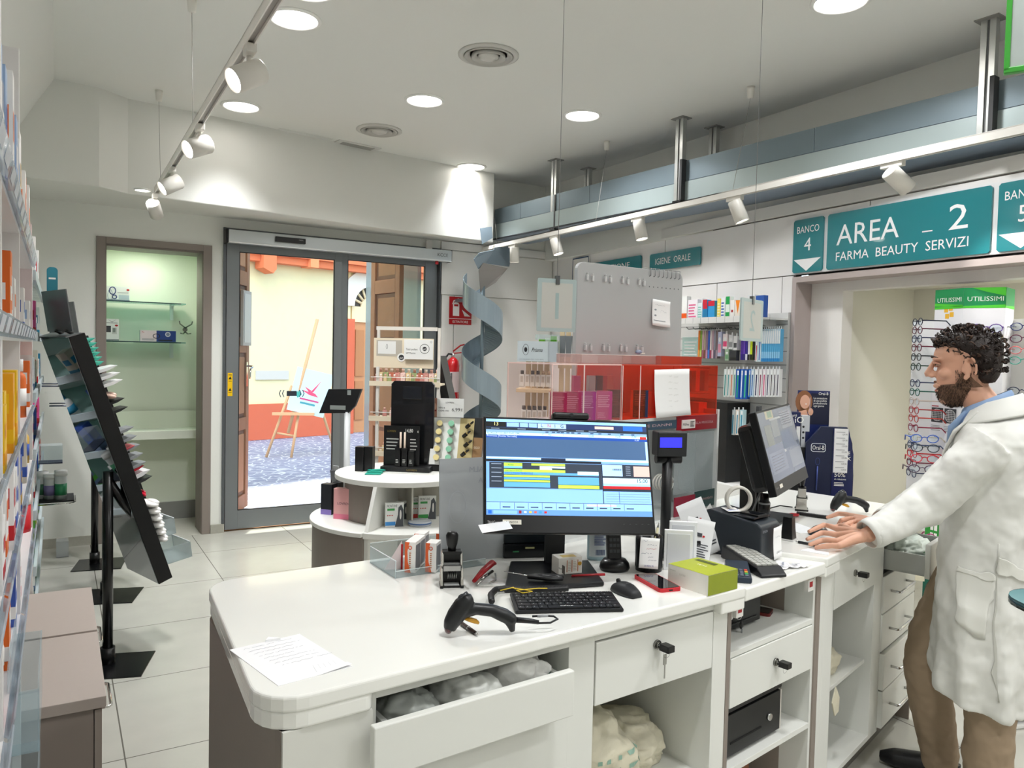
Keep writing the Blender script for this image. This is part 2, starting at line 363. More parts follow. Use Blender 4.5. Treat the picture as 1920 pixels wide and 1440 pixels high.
# ---- lamp rails
RW = M('#e9e6e0', .35); RWI = M('#c7c3bd', .4)
def rail(label, A, B, w=.034, h=.036):
    A, B = Vector(A), Vector(B); d = B-A; L = d.length; a = math.atan2(d.y, d.x)
    t = thing('lamp_rail', label, 'track', A, (0, 0, a))
    b = MB(RW); b.box(0, -w/2, 0, L, w/2, .006)
    b.m(M('#efece6', .25)); b.box(0, -w/2, -h, L, -w/2+.005, .006); b.box(0, w/2-.005, -h, L, w/2, .006); b.box(0, -.006, -h*.35, L, .006, 0)
    b.build('profile', t)
    b = MB(M('#aaa6a1', .5)); b.box(.02, -w/2+.006, -h*.6, L-.02, w/2-.006, -h*.35); b.build('conductor', t)
    for x in (0, L): MB(M('#dcd9d3', .4)).box(x-.006, -w/2-.002, -h-.002, x+.006, w/2+.002, .008).build('end_cap', t)
    return t
def spotlamp(label, P, dirv, group, power, side=1, off=.13, r=.046, ln=.125, angle=45, adl=.10, adir=(0, 1, 0)):
    P = Vector(P); t = thing('rail_spotlight', label, 'spotlight', P, (0, 0, math.atan2(-adir[0], adir[1])), group)
    wm = M('#dedbd4', .38)
    MB(wm).box(-.018, -adl/2, -.062, .018, adl/2, -.030).build('adapter', t, bevel=.003)
    MB(wm).cyl((0, adl*.25, -.062), (0, adl*.25, -off+.035), .008, n=12).build('stem', t)
    d = Vector(dirv).normalized(); q = d.to_track_quat('-Z', 'Y'); inv = Matrix.Rotation(-t.rotation_euler.z, 4, 'Z')
    C = Vector((0, adl*.25, -off))
    h = MB(M('#e2dfd8', .35)); h.lathe([(0, ln*.45), (r*.93, ln*.45), (r, ln*.41), (r, -ln*.55), (r*.93, -ln*.55), (r*.9, -ln*.46), (0, -ln*.46)], n=32)
    ho = h.build('lamp_head', t, C); qm = inv.to_quaternion() @ q; ho.rotation_mode = 'QUATERNION'; ho.rotation_quaternion = qm
    le = MB(M('#fff8ee', .5, emit=12)); le.lathe([(0, -ln*.5), (r*.9, -ln*.5), (r*.9, -ln*.47), (0, -ln*.47)], n=28)
    le.build('lens', ho)
    wp = P+Matrix.Rotation(t.rotation_euler.z, 4, 'Z').to_3x3() @ C
    spot('spot_lamp', wp+d*(ln*.55+.01), d, power, angle)
    return t
rail('white lamp rail hanging on wires over the left aisle', (.567, -1.2, 2.715), (.607, 6.02, 2.715))
for i, (px, py, dv, lab) in enumerate(((456, 88, (-.85, -.22, -.52), 'white rail spotlight over the left aisle, the nearest and largest'),
        (375, 238, (-.82, -.3, -.42), 'white rail spotlight over the left aisle, second from the camera'),
        (333, 318, (-.8, -.15, -.5), 'white rail spotlight over the left aisle, third from the camera'),
        (303, 368, (.3, .75, -.6), 'white rail spotlight at the far end of the left rail, turned away toward the recess'))):
    p = at(px, py, 2.675); spotlamp(lab, (.6 if i else .595, p.y, 2.715), dv, 'spotlights on the left rail', 5, adl=.07)
rail('long white lamp rail running below the grey overhead duct', (3.70, 6.86, 2.665), (3.70, .4, 2.665))
for px, py, dv, lab in ((962, 478, (.05, .05, -1), 'white rail spotlight at the far end of the right rail, hanging straight down'),
        (1040, 462, (.15, -.25, -.95), 'white rail spotlight second from the far end of the right rail'),
        (1196, 425, (.1, -.2, -.98), 'white rail spotlight in the middle of the right rail'),
        (1378, 385, (.25, -.25, -.9), 'white rail spotlight left of the BANCO 4 sign'),
        (1674, 320, (.75, -.3, -.62), 'white rail spotlight in front of the AREA 2 sign')):
    P0 = Vector((3.71, 0, 0)); q = onp(px, py, P0, (1, 0, 0))
    spotlamp(lab, (3.708, q.y, 2.665), dv, 'spotlights on the right rail', 16, adl=.12, off=.125, r=.045, ln=.14, adir=(0, -1, 0))
# wires with their ceiling cones
def wire(px, py, bot, label, wx=None):
    p = at(px, py, CEIL); t = thing('suspension_wire', label, 'cable', p, group='wires holding the lamp rails')
    MB(M('#e6e3dc', .4)).lathe([(.009, -.075), (.02, -.07), (.024, -.02), (.026, 0), (0, 0)], n=20).build('ceiling_cone', t)
    MB(M('#9c9a95', .4)).tube([(0, 0, -.07), Vector(bot)-p], .0016, n=6).build('cable', t)
wire(360, -4, (.598, 4.286, 2.725), 'thin wire and ceiling cone holding the left rail near its middle')
wire(298, 170, (.606, 5.80, 2.725), 'thin wire and ceiling cone holding the far end of the left rail')
for px, py, yy, lab in ((921, 337, 6.6, 'thin wire and ceiling cone at the far corner of the right rail'), (1138, 265, 5.0, 'thin wire and ceiling cone above the middle of the right rail'), (1408, 163, 3.55, 'thin wire and ceiling cone above the right rail, nearest the AREA 2 sign')):
    wire(px, py, (3.71, yy, 2.675), lab)
# ================================================================= overhead duct and its posts
DA = Vector((3.838, 6.90, 0)); DB = Vector((4.18, 2.2, 0)); Dd = (DB-DA).normalized(); DAng = math.atan2(Dd.y, Dd.x); Ln = 7.4
DU = M('#7d8c95', .38, .35, vary=.05, bscale=3); DL = M('#aebcbd', .32, .3, vary=.04, bscale=3); DBt = M('#8c9aab', .35, .1)
t = thing('overhead_conveyor_duct', 'long grey-blue metal duct hung under the ceiling along the sign wall', 'duct', DA, (0, 0, DAng))
def dj(x, y):
    q = onp(x, y, DA, (-Dd.y, Dd.x, 0)); return (q-DA).dot(Dd)
b = MB(DU); xs = [0, dj(976, 380), dj(1106, 345), dj(1528, 235), 6.4, Ln]
for i in range(5): b.box(xs[i]+.002, 0, 2.915, xs[i+1]-.002, .004, 3.065)
b.m(DBt); b.box(0, .004, 2.79, Ln, .44, 3.06)
b.build('upper_panel', t)
MB(DL).box(0, -.006, 2.765, Ln, .004, 2.909).build('lower_panel', t)
b = MB(DBt); b.box(0, .0, 2.755, Ln, .42, 2.772); b.m(M('#2c2f33', .5)); b.box(0, -.014, 2.757, Ln, -.004, 2.768); b.build('base_rail', t)
def post(label, p, zb, back=False):
    t = thing('duct_post', label, 'post', (p.x, p.y, zb), (0, 0, DAng), 'aluminium posts holding the duct')
    b = MB(M('#c4c6c4', .3, .7)); hh = CEIL-zb
    for x in (-.022, .022):
        b.box(x-.016, -.02, 0, x+.016, .02, hh)
    b.m(M('#77787a', .5)); b.box(-.008, -.012, 0, .008, .012, hh)
    b.build('profile', t, bevel=.002)
    MB(M('#8b8a86', .4)).box(-.06, -.05, hh-.006, .06, .05, hh).build('ceiling_plate', t)
    if not back:
        MB(M('#3a3b3d', .5)).box(.02, -.026, .0, .042, .03, .30).build('bracket', t)
        MB(BLK).box(-.04, -.03, -.02, .04, .03, .0).build('foot_cap', t)
for px, py, zb, lab, bk in ((1046, 301, 2.76, 'aluminium post in front of the duct, farthest of the three', 0), (1282, 223, 2.77, 'aluminium post in front of the duct, middle of the three', 0), (1862, 38, 2.78, 'aluminium post in front of the duct, nearest, beside the green sign', 0),
        (1106, 317, 3.065, 'short aluminium post behind the duct, far one', 1), (1354, 242, 3.065, 'short aluminium post behind the duct, near one', 1)):
    p = at(px, py, CEIL)
    if bk: p.x = min(p.x, 4.36)
    if not bk: p.x -= .022
    post(lab, p, zb, bk)
# ================================================================= spiral chute in the corner
c0 = onp(904, 640, (0, 6.5, 0), (0, 1, 0)); cx, cy = c0.x, 6.5
CH = M('#92a1aa', .32, .35); CHI = M('#6f7f88', .4, .35)
t = thing('spiral_chute', 'grey-blue metal spiral chute coming down in the corner by the entrance', 'chute', (cx, cy, 0))
b = MB(CH); Rr = .195; n = 96; pit = .69; a0 = R(118); turns = 2.62; zt0 = 2.14
Vv = []; Ff = []; th = .003
for i in range(n+1):
    f = i/n*turns; a = a0+f*2*PI; z = zt0-f*pit; hh = .235
    for r_, z_ in ((Rr, z), (Rr, z+hh), (Rr-th, z+hh), (Rr-th, z)): Vv.append((r_*math.cos(a), r_*math.sin(a), z_))
for i in range(n):
    for k in range(4): Ff.append((4*i+k, 4*i+4+k, 4*i+4+(k+1) % 4, 4*i+(k+1) % 4))
b.add(Vv, Ff, False); b.build('guard_wall', t)
b = MB(CHI); Vv = []; Ff = []
for i in range(n+1):
    f = i/n*turns; a = a0+f*2*PI; z = zt0-f*pit+.012
    for r_, z_ in ((.02, z+.07), (Rr-.004, z), (Rr-.004, z-.004), (.02, z+.066)): Vv.append((r_*math.cos(a), r_*math.sin(a), z_))
for i in range(n):
    for k in range(4): Ff.append((4*i+k, 4*i+4+k, 4*i+4+(k+1) % 4, 4*i+(k+1) % 4))
b.add(Vv, Ff, False); b.build('slide_floor', t)
MB(CHI).cyl((0, 0, .9), (0, 0, 2.36), .018, n=12).build('core_tube', t)
b = MB(M('#8797a3', .35, .35))
def pl3(*q):
    P = [onp(x, y, (0, Y, 0), (0, 1, 0))-Vector((cx, cy, 0)) for x, y, Y in q]
    nn = (P[1]-P[0]).cross(P[2]-P[0]).normalized()*.004
    k = len(P); b.add([tuple(p) for p in P]+[tuple(p+nn) for p in P], [tuple(range(k)), tuple(range(2*k-1, k-1, -1))]+[(i, k+i, k+(i+1) % k, (i+1) % k) for i in range(k)], False)
pl3((899, 474, 6.35), (928, 468, 6.35), (910, 494, 6.4), (897, 505, 6.4), (888, 486, 6.35))
pl3((928, 464, 6.45), (962, 458, 6.6), (955, 500, 6.5), (910, 494, 6.4))
pl3((900, 428, 6.62), (922, 425, 6.62), (924, 446, 6.6), (904, 458, 6.6))
b.m(M('#8f8b88', .45)); pl3((906, 493, 6.38), (952, 503, 6.48), (929, 530, 6.5), (901, 548, 6.5), (898, 507, 6.38))
b.build('funnel', t)
MB(M('#7d8890', .4, .5)).box(-.1, .1, 2.1, .12, .40, 2.13).build('wall_bracket', t)
# ================================================================= entrance: automatic door, header, niche things, wall signs
GF = M('#7f8386', .4, .45); GFD = M('#5d6164', .4, .4)
t = thing('automatic_door', 'grey aluminium sliding glass entrance door with open left leaf', 'door', (1.215, DY-.02, 0))
W = 2.04
b = MB(GFD); b.box(0, 0, 0, .022, .10, 2.62); b.box(W-.012, 0, 0, W+.005, .10, 2.60); b.box(0, .01, 2.53, W, .10, 2.62); b.build('outer_frame', t)
gl = glassy('#f6fbfb', .03)
def leaf(nm, x0, x1, y, z0, z1, gx0, gx1, gz0, gz1, par):
    b = MB(GF); b.box(x0, y, z0, gx0, y+.045, z1); b.box(gx1, y, z0, x1, y+.045, z1); b.box(gx0, y, z0, gx1, y+.045, gz0); b.box(gx0, y, gz1, gx1, y+.045, z1)
    b.m(M('#17181a', .5)); e = .006
    for q in ((gx0, gz0, gx0+e, gz1), (gx1-e, gz0, gx1, gz1), (gx0, gz0, gx1, gz0+e), (gx0, gz1-e, gx1, gz1)): b.box(q[0], y-.001, q[1], q[2], y+.02, q[3])
    o = b.build(nm, par, bevel=.002)
    MB(gl).box(gx0, y+.02, gz0, gx1, y+.028, gz1).build('glass_pane', o)
    return o
l1 = leaf('sliding_leaf', .03, 1.045, .02, .015, 2.50, .135, .975, .178, 2.425, t)
b = MB(M('#f2c200', .5)); b.rect(.045, 1.18, .085, 1.38, .018); b.m(BLK)
for z in (1.205, 1.305): b.quad((.052, .017, z+.02), (.078, .017, z+.02), (.065, .017, z+.045)); b.rect(.052, z+.002, .078, z+.006, .017)
b.rect(.052, 1.36, .078, 1.365, .017); b.build('warning_sticker', l1)
b = MB(M('#2e3554', .4)); 
for k in (0, 1):
    for sgn in (-1, 1):
        x = .60+sgn*(.065+k*.028); b.quad((x, .0395, 1.165), (x+sgn*.008, .0395, 1.165), (x+sgn*.022, .0395, 1.198), (x+sgn*.008, .0395, 1.23), (x, .0395, 1.23), (x+sgn*.014, .0395, 1.198))
b.m(M('#2d3340', .5)).rect(.555, 1.175, .645, 1.22, .0395); b.build('door_sticker', l1)
l2 = leaf('fixed_leaf', 1.0, 2.025, .055, .015, 2.50, 1.11, 1.895, .178, 2.44, t)
b = MB(M('#c3c8ca', .3, .35)); b.box(.02, -.12, 2.485, W+.055, -.005, 2.59); b.m(M('#eef0f0', .2, .3)); b.box(.02, -.125, 2.48, W+.055, -.11, 2.492)
b.m(BLKM); b.box(.0, -.115, 2.478, .02, 0, 2.595); b.box(W+.055, -.115, 2.48, W+.062, 0, 2.595)
hd = b.build('header_box', t, bevel=.004)
b = MB(BLK); b.box(.40, -.145, 2.52, .66, -.12, 2.565); b.m(M('#c9c9c9')).text('MARYL', .60, 2.545, .009, -.146); b.build('motion_sensor', t, bevel=.004)
b = MB(M('#5d6062', .5)).text('KCCE', 1.94, 2.525, .032, -.1265); b.build('maker_mark', t)
MB(M('#c2202c', .4)).lathe([(0, 0), (.016, 0), (.016, .03), (0, .03)], (1.955, -.08, 2.452), 16).build('red_button', t)
MB(M('#e1dfda', .5)).box(1.875, -.02, 2.59, 1.93, .02, 2.68).build('cable_duct', t)
# wooden street shutters folded open outside
WD = M('#a9714a', .5, bump=.1, bscale=30, vary=.18); WDd = M('#7a4c2e', .55, vary=.15, bscale=20); WDl = M('#b98256', .5, vary=.12, bscale=24)
def shutter(label, loc, ang, w):
    t = thing('wooden_door_leaf', label, 'door', loc, (0, 0, ang), 'old wooden entrance leaves')
    b = MB(WD); b.box(0, 0, .02, .09, .05, 2.95); b.box(w-.09, 0, .02, w, .05, 2.95)
    for z0, z1 in ((.02, .16), (.80, .92), (1.55, 1.70), (2.2, 2.34), (2.86, 2.95)): b.box(.09, 0, z0, w-.09, .05, z1)
    b.build('frame', t, bevel=.004)
    for z0, z1 in ((.16, .80), (.92, 1.55), (1.70, 2.20), (2.34, 2.86)):
        q = MB(WDd); q.box(.09, .018, z0, w-.09, .03, z1); q.m(WDl).box(.125, .006, z0+.04, w-.125, .03, z1-.04); q.build('raised_panel', t, bevel=.012, seg=1)
    return t
sa = shutter('carved wooden shop door leaf seen at the left side of the entrance glass', (1.30, DY+.33, 0), R(62), .72)
hb = MB(CHROME); hb.tube([(.62, -.01, 1.42), (.62, -.07, 1.42), (.60, -.075, 1.42), (.52, -.07, 1.39), (.515, -.07, 1.30)], .009, 8); hb.box(.6, -.012, 1.22, .64, 0, 1.46); hb.build('lever_handle', sa)
nb = MB(M('#c9ccd2', .4)); nb.box(.42, -.03, 1.62, .68, -.004, 2.15); nb.m(M('#dfe6ef', .3)).box(.45, -.034, 1.65, .65, -.03, 2.12); nb.build('notice_case', sa)
shutter('carved wooden shop door leaf seen through the right glass pane', (3.02, DY+.36, 0), R(97), .62)
# glass side screen right of right leaf
tag(MB(glassy('#b9c6cc', .35)).box(0, 0, 0, .012, 1.6, 2.9).build('glass_screen', None, (3.19, DY+.34, 0)), 'tall grey glass screen outside, right of the wooden leaf', 'screen')
# ---- easel with poster on the street
EW = M('#d9a878', .6)
e0 = at(546, 858, 0); t = thing('wooden_easel', 'pale wooden easel standing on the street cobbles', 'easel', (e0.x, e0.y, 0), (0, 0, R(-20)))
MB(EW).tube([(0, 0, 0), (.10, .16, .75)], .02, 6).build('leg', t); 
MB(EW).tube([(-.36, .05, 0), (-.02, .2, 1.05)], .02, 6).build('leg', t)
MB(EW).tube([(.62, .45, 0), (.25, .18, 1.2)], .02, 6).build('leg', t)
MB(EW).tube([(-.06, .12, .35), (.34, .16, 2.05)], .024, 6).build('mast', t)
b = MB(EW); b.box(-.28, .02, .62, .32, .09, .66); b.tube([(-.22, .12, .35), (.06, .12, .3)], .018, 6); b.build('ledge', t)
b = MB(M('#c4e8e8', .6)); b.box(-.26, .05, .665, .28, .07, 1.32)
b.m(M('#e0416a')); b.quad((-.09, .048, 1.06), (.0, .048, .98), (.02, .048, 1.02)); b.quad((0, .048, .98), (.13, .048, 1.2), (.05, .048, 1.0)); b.quad((-.12, .048, 1.0), (.08, .048, .99), (.14, .048, .94), (.0, .048, .95))
b.m(M('#2a9d8f')); b.quad((-.2, .048, .93), (-.15, .048, .87), (-.1, .048, .93), (-.15, .048, .99)); b.m(M('#c33b77')).rect(-.12, .86, .16, .885, .048); b.m(M('#3b8f9a')).rect(-.1, .80, .12, .83, .048)
tag(b.build('poster', None, t.location+Vector((.02, -.01, 0)), (R(-4), R(13), R(-20))), 'pale blue poster with a pink bird resting on the street easel', 'poster')
# ---- opposite facade: arched door + orange frieze
ac = (s_d0+s_d1)/2+.1; hw = (s_d1-s_d0)/2+.05; zs = fwt(690, 600)[1]
t = thing('arched_wooden_door', 'wooden double door under a fanlight across the street', 'door', FW0, (0, 0, FWA))
b = MB(M('#c98a56', .6, vary=.1)); b.box(ac-hw, .06, 0, ac+hw, .12, zs-.05)
for k in (-1, 0):
    for z0, z1 in ((.25, 1.0), (1.1, zs-.2)): b.m(M('#b67643', .6)).box(ac+k*hw+.1, .03, z0, ac+(k+1)*hw-.1, .07, z1)
b.build('door_panel', t)
b = MB(ORG); b.prism([(ac-hw-.22, 0), (ac-hw, 0), (ac-hw, zs), (ac-hw-.22, zs)], .0, .08, 'y'); b.prism([(ac+hw, 0), (ac+hw+.22, 0), (ac+hw+.22, zs), (ac+hw, zs)], .0, .08, 'y'); b.build('door_surround', t)
b = MB(M('#3a3026', .5)); b.prism([(ac+hw*math.cos(PI*i/20), zs+.25+hw*math.sin(PI*i/20)) for i in range(21)], -.10, -.08, 'y'); fl_ = b.build('fanlight_glass', t)
b = MB(M('#e9cfa0', .6))
for i in range(1, 8): a = PI*i/8; b.tube([(ac+.16*math.cos(a), .05, zs+.25+.16*math.sin(a)), (ac+hw*.97*math.cos(a), .05, zs+.25+hw*.97*math.sin(a))], .025, 6)
b.prism([(ac+.18*math.cos(PI*i/12), zs+.25+.18*math.sin(PI*i/12)) for i in range(13)], -.06, -.03, 'y'); b.box(ac-hw, .02, zs-.05, ac+hw, .1, zs+.25); b.build('fanlight_bars', t)
b = MB(M('#ded4c0', .8)); rr0 = hw; rr1 = hw+.34
for i in range(12):
    a0_, a1_ = PI*i/12, PI*(i+1)/12; b.prism([(ac+rr0*math.cos(a0_), zs+.25+rr0*math.sin(a0_)), (ac+rr1*math.cos(a0_), zs+.25+rr1*math.sin(a0_)), (ac+rr1*math.cos(a1_), zs+.25+rr1*math.sin(a1_)), (ac+rr0*math.cos(a1_), zs+.25+rr0*math.sin(a1_))], .0, .06, 'y')
b.build('stone_arch', t)
b = MB(M('#f0d9a8', .9)); b.prism([(ac+hw*math.cos(PI*i/20), zs+.25+hw*math.sin(PI*i/20)) for i in range(21)]+[(ac-hw-.01, 4.4), (ac+hw+.01, 4.4)], -.1, -.02, 'y')
b.build('lunette_wall', t)
b = MB(M('#e07a4c', .9)); q0 = fwt(475, 478)[0]; q1 = fwt(860, 530)[0]; zf = fwt(560, 500)[1]; 
b.box(q0-.5, -.22, zf, q1+1, 0, zf+.9); b.box(q0-.6, -.3, zf+.12, q1+1, -.2, zf+.24)
b.prism([(fwt(476, 480)[0], zf+.5), (fwt(476, 480)[0], zf-.12), (fwt(484, 506)[0]+.1, zf-.2), (fwt(500, 506)[0], zf-.12), (fwt(500, 490)[0], zf+.5)], .05, .34, 'y')
b.m(M('#f0935f', .9)).box(fwt(565, 490)[0], -.32, zf-.02, fwt(580, 490)[0], 0, zf+.6)
tag(b.build('stucco_frieze', None, FW0, (0, 0, FWA)), 'orange stucco frieze on the yellow facade across the street', 'facade')
# ---- things in the wall recess
NB = DY+.72
SHG = glassy('#bfe0dc', .25)
def nshelf(z, label, x0=.26, x1=.985):
    t = thing('glass_shelf', label, 'shelf', (0, 0, 0), group='glass shelves in the recess')
    MB(SHG).box(x0, NB-.26, z-.005, x1, NB-.005, z+.005).build('glass_pane', t)
    MB(M('#14343c', .3)).box(x0, NB-.262, z-.004, x1-.04, NB-.259, z+.004).build('front_edge', t)
    MB(M('#dfe6e2', .4)).box(.88, NB-.12, z-.012, .91, NB, z-.004).box(.88, NB-.03, z-.14, .91, NB, z-.01).build('bracket', t)
zn = [onp(x, y, (0, NB-.26, 0), (0, 1, 0)) for x, y in ((198, 562), (335, 571), (198, 638), (335, 644))]
za = (zn[0].z+zn[1].z)/2; zb_ = (zn[2].z+zn[3].z)/2
nshelf(za, 'upper glass shelf in the lit recess'); nshelf(zb_, 'lower glass shelf in the lit recess')
def nbox(px0, px1, py1, z, label, art, d=.1):
    p0 = onp(px0, 600, (0, NB-.22, 0), (0, 1, 0)); p1 = onp(px1, 600, (0, NB-.22, 0), (0, 1, 0)); w_ = p1.x-p0.x; h = onp((px0+px1)/2, py1, (0, NB-.22, 0), (0, 1, 0)).z-z-.006
    b = MB(M('#e9edec', .45)); b.box(0, 0, 0, w_, d, h); art(b, w_, h); tag(b.build('device_box', None, (p0.x, NB-.22, z+.006)), label, 'box')
def art1(b, w_, h):
    b.m(M('#3b4a7e')).ring(w_*.3, h*.68, .028, .008, -.001, rz=.035); b.ring(w_*.38, h*.25, .02, .008, -.001); b.m(M('#8d99b4')).ring(w_*.2, h*.35, .02, .004, -.001, rz=.05)
    b.m(GREYINK).rect(w_*.5, h*.55, w_*.95, h*.58, -.001); b.m(M('#b9c9d2')).rect(w_*.55, h*.1, w_*.98, h*.4, -.001); b.m(RED).disc(w_*.93, h*.78, .012, .008, -.001)
    b.m(M('#8a96a4')).rect(0, 0, w_, h*.08, -.001)
def art2(b, w_, h):
    b.m(M('#3a3c42')).rect(w_*.02, h*.38, w_*.42, h*.68, -.001); b.m(M('#c9cdcc')).rect(w_*.5, h*.3, w_*.85, h*.6, -.0015); b.m(M('#7f8a86')).rect(w_*.55, h*.38, w_*.75, h*.58, -.002)
    b.m(RED).disc(w_*.82, h*.7, .012, .008, -.001); b.m(GREYINK).rect(w_*.1, h*.8, w_*.9, h*.83, -.001); b.quad((w_*.2, -.001, h*.98), (w_*.5, -.001, h*.84), (w_*.8, -.001, h*.98), (w_*.5, -.001, h*.87)); b.rect(0, 0, w_, h*.06, -.001)
def art3(b, w_, h):
    b.m(M('#e2d5d8')).rect(0, 0, w_*.45, h, -.0005); b.m(M('#1f3f86')).rect(w_*.45, 0, w_, h, -.001); b.m(RED).text('Pic', w_*.05, h*.78, .012, -.001); b.m(GREYINK).lines(w_*.05, w_*.4, h*.1, h*.3, 2, -.001)
    b.m(M('#23252b')).ring(w_*.45, h*.5, .03, .006, -.002, rz=.022); b.rect(w_*.5, h*.08, w_*.9, h*.18, -.002); b.m(M('#dfe3ea')).disc(w_*.77, h*.68, .022, y=-.002); b.m(M('#7f8aa5')).disc(w_*.77, h*.68, .015, y=-.003)
nbox(197, 243, 537, za, 'white nebuliser box on the upper glass shelf of the recess', art1)
nbox(197, 223, 598, zb_, 'white blood pressure monitor box at the left of the lower recess shelf', art2)
nbox(263, 330, 620, zb_, 'blue and pale stethoscope box on the lower recess shelf', art3)
p = onp(347, 618, (0, NB-.02, 0), (0, 1, 0)); b = MB(M('#8f938c', .2, .9)); b.cyl((0, .02, 0), (0, -.01, 0), .02)
for sx in (-1, 1):
    b.tube([(0, -.01, .015), (sx*.02, -.03, .03), (sx*.05, -.05, .05), (sx*.055, -.06, .075)], .006, 6); b.tube([(0, -.01, -.02), (sx*.02, -.03, -.04), (sx*.045, -.045, -.035)], .006, 6)
tag(b.build('coat_hook', None, (p.x, NB-.02, p.z)), 'grey metal coat hook on the recess back wall', 'hook')
t = thing('wall_bench_shelf', 'white wall-mounted ledge low in the recess', 'shelf', (.25, 0, 0))
z0 = onp(300, 824, (0, NB-.28, 0), (0, 1, 0)).z; z1 = onp(300, 808, (0, NB-.28, 0), (0, 1, 0)).z; z2 = onp(300, 770, (0, NB-.02, 0), (0, 1, 0)).z
b = MB(M('#e6ecdd', .5)); b.box(0, NB-.28, z0, .90, NB, z1); b.build('ledge', t, bevel=.004)
MB(M('#e2e9d8', .5)).prism([(0, z1), (.90, z1), (.90, z2-.03), (.87, z2), (0, z2)], -NB+.005, -NB+.02, 'y').build('back_panel', t)
# ---- fire extinguisher sign and extinguisher on the street wall
x0, x1, z0, z1 = 3.35, 3.60, 1.88, 2.155
b = MB(M('#b5121b', .35)); b.box(0, 0, 0, .25, .004, z1-z0); b.m(M('#f6f2f0', .5))
b.rect(.0, .055, .25, .06, -.001); b.text('ESTINTORE', .125, .016, .024, -.001, 'c', wid=.17)
b.prism([(.04, .085), (.11, .085), (.11, .20), (.10, .215), (.085, .22), (.065, .22), (.05, .215), (.04, .20)], .0, .0015, 'y')
b.rect(.065, .22, .085, .245, -.001); b.quad((.03, -.001, .2), (.045, -.001, .24), (.105, -.001, .262), (.105, -.001, .245), (.055, -.001, .23), (.04, -.001, .2))
b.quad((.14, -.001, .15), (.17, -.001, .085), (.235, -.001, .085), (.2, -.001, .11)); b.m(M('#b5121b', .35)).rect(.052, .18, .098, .2, -.0025)
tag(b.build('fire_extinguisher_sign', None, (x0, DY-.024, z0)), 'red and white ESTINTORE sign beside the entrance', 'sign')
p = onp(848, 740, (0, DY-.12, 0), (0, 1, 0)); t = thing('fire_extinguisher', 'red fire extinguisher hanging under the ESTINTORE sign', 'fire extinguisher', (p.x, DY-.12, 1.11))
MB(M('#c0141d', .25, coat=.5)).lathe([(0, 0), (.06, 0), (.066, .03), (.066, .36), (.055, .41), (.025, .44), (0, .44)], n=28).build('cylinder', t)
b = MB(M('#d8c4c4', .5))
b.ringloft([[(.067*math.sin(a), -.067*math.cos(a), z) for a in [R(-50+10*k) for k in range(11)]] for z in (.1, .3)], False, False); b.build('label', t)
MB(BLKM).lathe([(.067, 0), (.069, .03), (0, .03), (0, 0)], n=24).build('foot_ring', t)
b = MB(M('#d2d2d0', .3, .8)); b.cyl((0, 0, .44), (0, 0, .48), .018); b.build('valve', t)
b = MB(RED); b.tube([(0, 0, .50), (.07, -.02, .56), (.11, -.03, .57)], .008, 6); b.tube([(0, 0, .48), (.08, -.02, .49), (.12, -.03, .475)], .007, 6); b.build('lever', t)
MB(BLK).tube([(0, 0, .47), (-.06, -.02, .475), (-.1, -.02, .42), (-.105, -.02, .3), (-.09, -.02, .15)], .009, 8).build('hose', t)
MB(M('#888')if 0 else STEEL).box(-.02, .05, .3, .02, .12, .42).build('wall_bracket', t)
# ================================================================= signs on the sign wall
def sign(nm, label, s0, s1, z0, z1, drawf, col=TEAL, d=.012, grp=None, fr=None):
    b = MB(col)
    w_, h = s1-s0, z1-z0; r = .012
    pts = [(r, 0), (w_-r, 0), (w_, r), (w_, h-r), (w_-r, h), (r, h), (0, h-r), (0, r)]
    b.prism(pts, 0, d, 'y'); drawf(b, w_, h, -d-.001)
    o = b.build(nm, None, SW0+SWd*s0-SWn*.008+Vector((0, 0, z0)), (0, 0, SWA)); tag(o, label, 'sign', grp); return o
LT = M('#f0f2f4', .4)
def arrow(b, w_, h, y): b.m(LT).quad((0.01, y, h*.25), (w_-.01, y, h*.25), (w_*.48, y, .008))
def f4(b, w_, h, y): b.m(LT).text('BANCO', w_/2, h*.74, .048, y, 'c', wid=w_*.74); b.text('4', w_/2, h*.40, .09, y, 'c'); arrow(b, w_, h, y)
def f5(b, w_, h, y): b.m(LT).text('BANCO', w_/2, h*.74, .048, y, 'c', wid=w_*.74); b.text('5', w_/2, h*.40, .09, y, 'c'); arrow(b, w_, h, y)
def fa(b, w_, h, y): b.m(LT).text('AREA', w_*.07, h*.42, .135, y, wid=w_*.42); b.rect(w_*.63, h*.44, w_*.69, h*.46, y); b.text('2', w_*.78, h*.42, .145, y, wid=.11); b.text('FARMA  BEAUTY  SERVIZI', w_*.07, h*.14, .058, y, wid=w_*.82)
b = MB(M('#e9e9ea', .4)); s4, z4a = swt(1489, 515); s5, _ = swt(1925, 470)
b.box(3.30, -.006, 2.192, 4.99, 0, 2.575); tag(b.build('sign_backboard', None, SW0, (0, 0, SWA)), 'white backing board carrying the teal BANCO and AREA signs', 'board')
sign('counter_sign', 'teal BANCO 4 sign with a white arrow, left of AREA 2', 3.315, 3.565, 2.20, 2.562, f4)
sign('area_sign', 'large teal sign reading AREA 2 FARMA BEAUTY SERVIZI', 3.60, 4.665, 2.20, 2.562, fa)
sign('counter_sign', 'teal BANCO 5 sign with a white arrow, cut by the right edge', 4.70, 4.96, 2.20, 2.562, f5)
def fi(b, w_, h, y): b.m(LT).text('IGIENE  ORALE', w_*.12, h*.33, .055, y, wid=w_*.7)
def fz(b, w_, h, y): b.m(LT).text('PREVENZIONE', w_*.1, h*.33, .055, y, wid=w_*.72)
sa_, sb_ = swt(1222, 480)[0], swt(1317, 465)[0]
sign('shelf_sign', 'teal IGIENE ORALE sign over the toothbrush wall', sa_, sb_, 2.35, 2.495, fi)
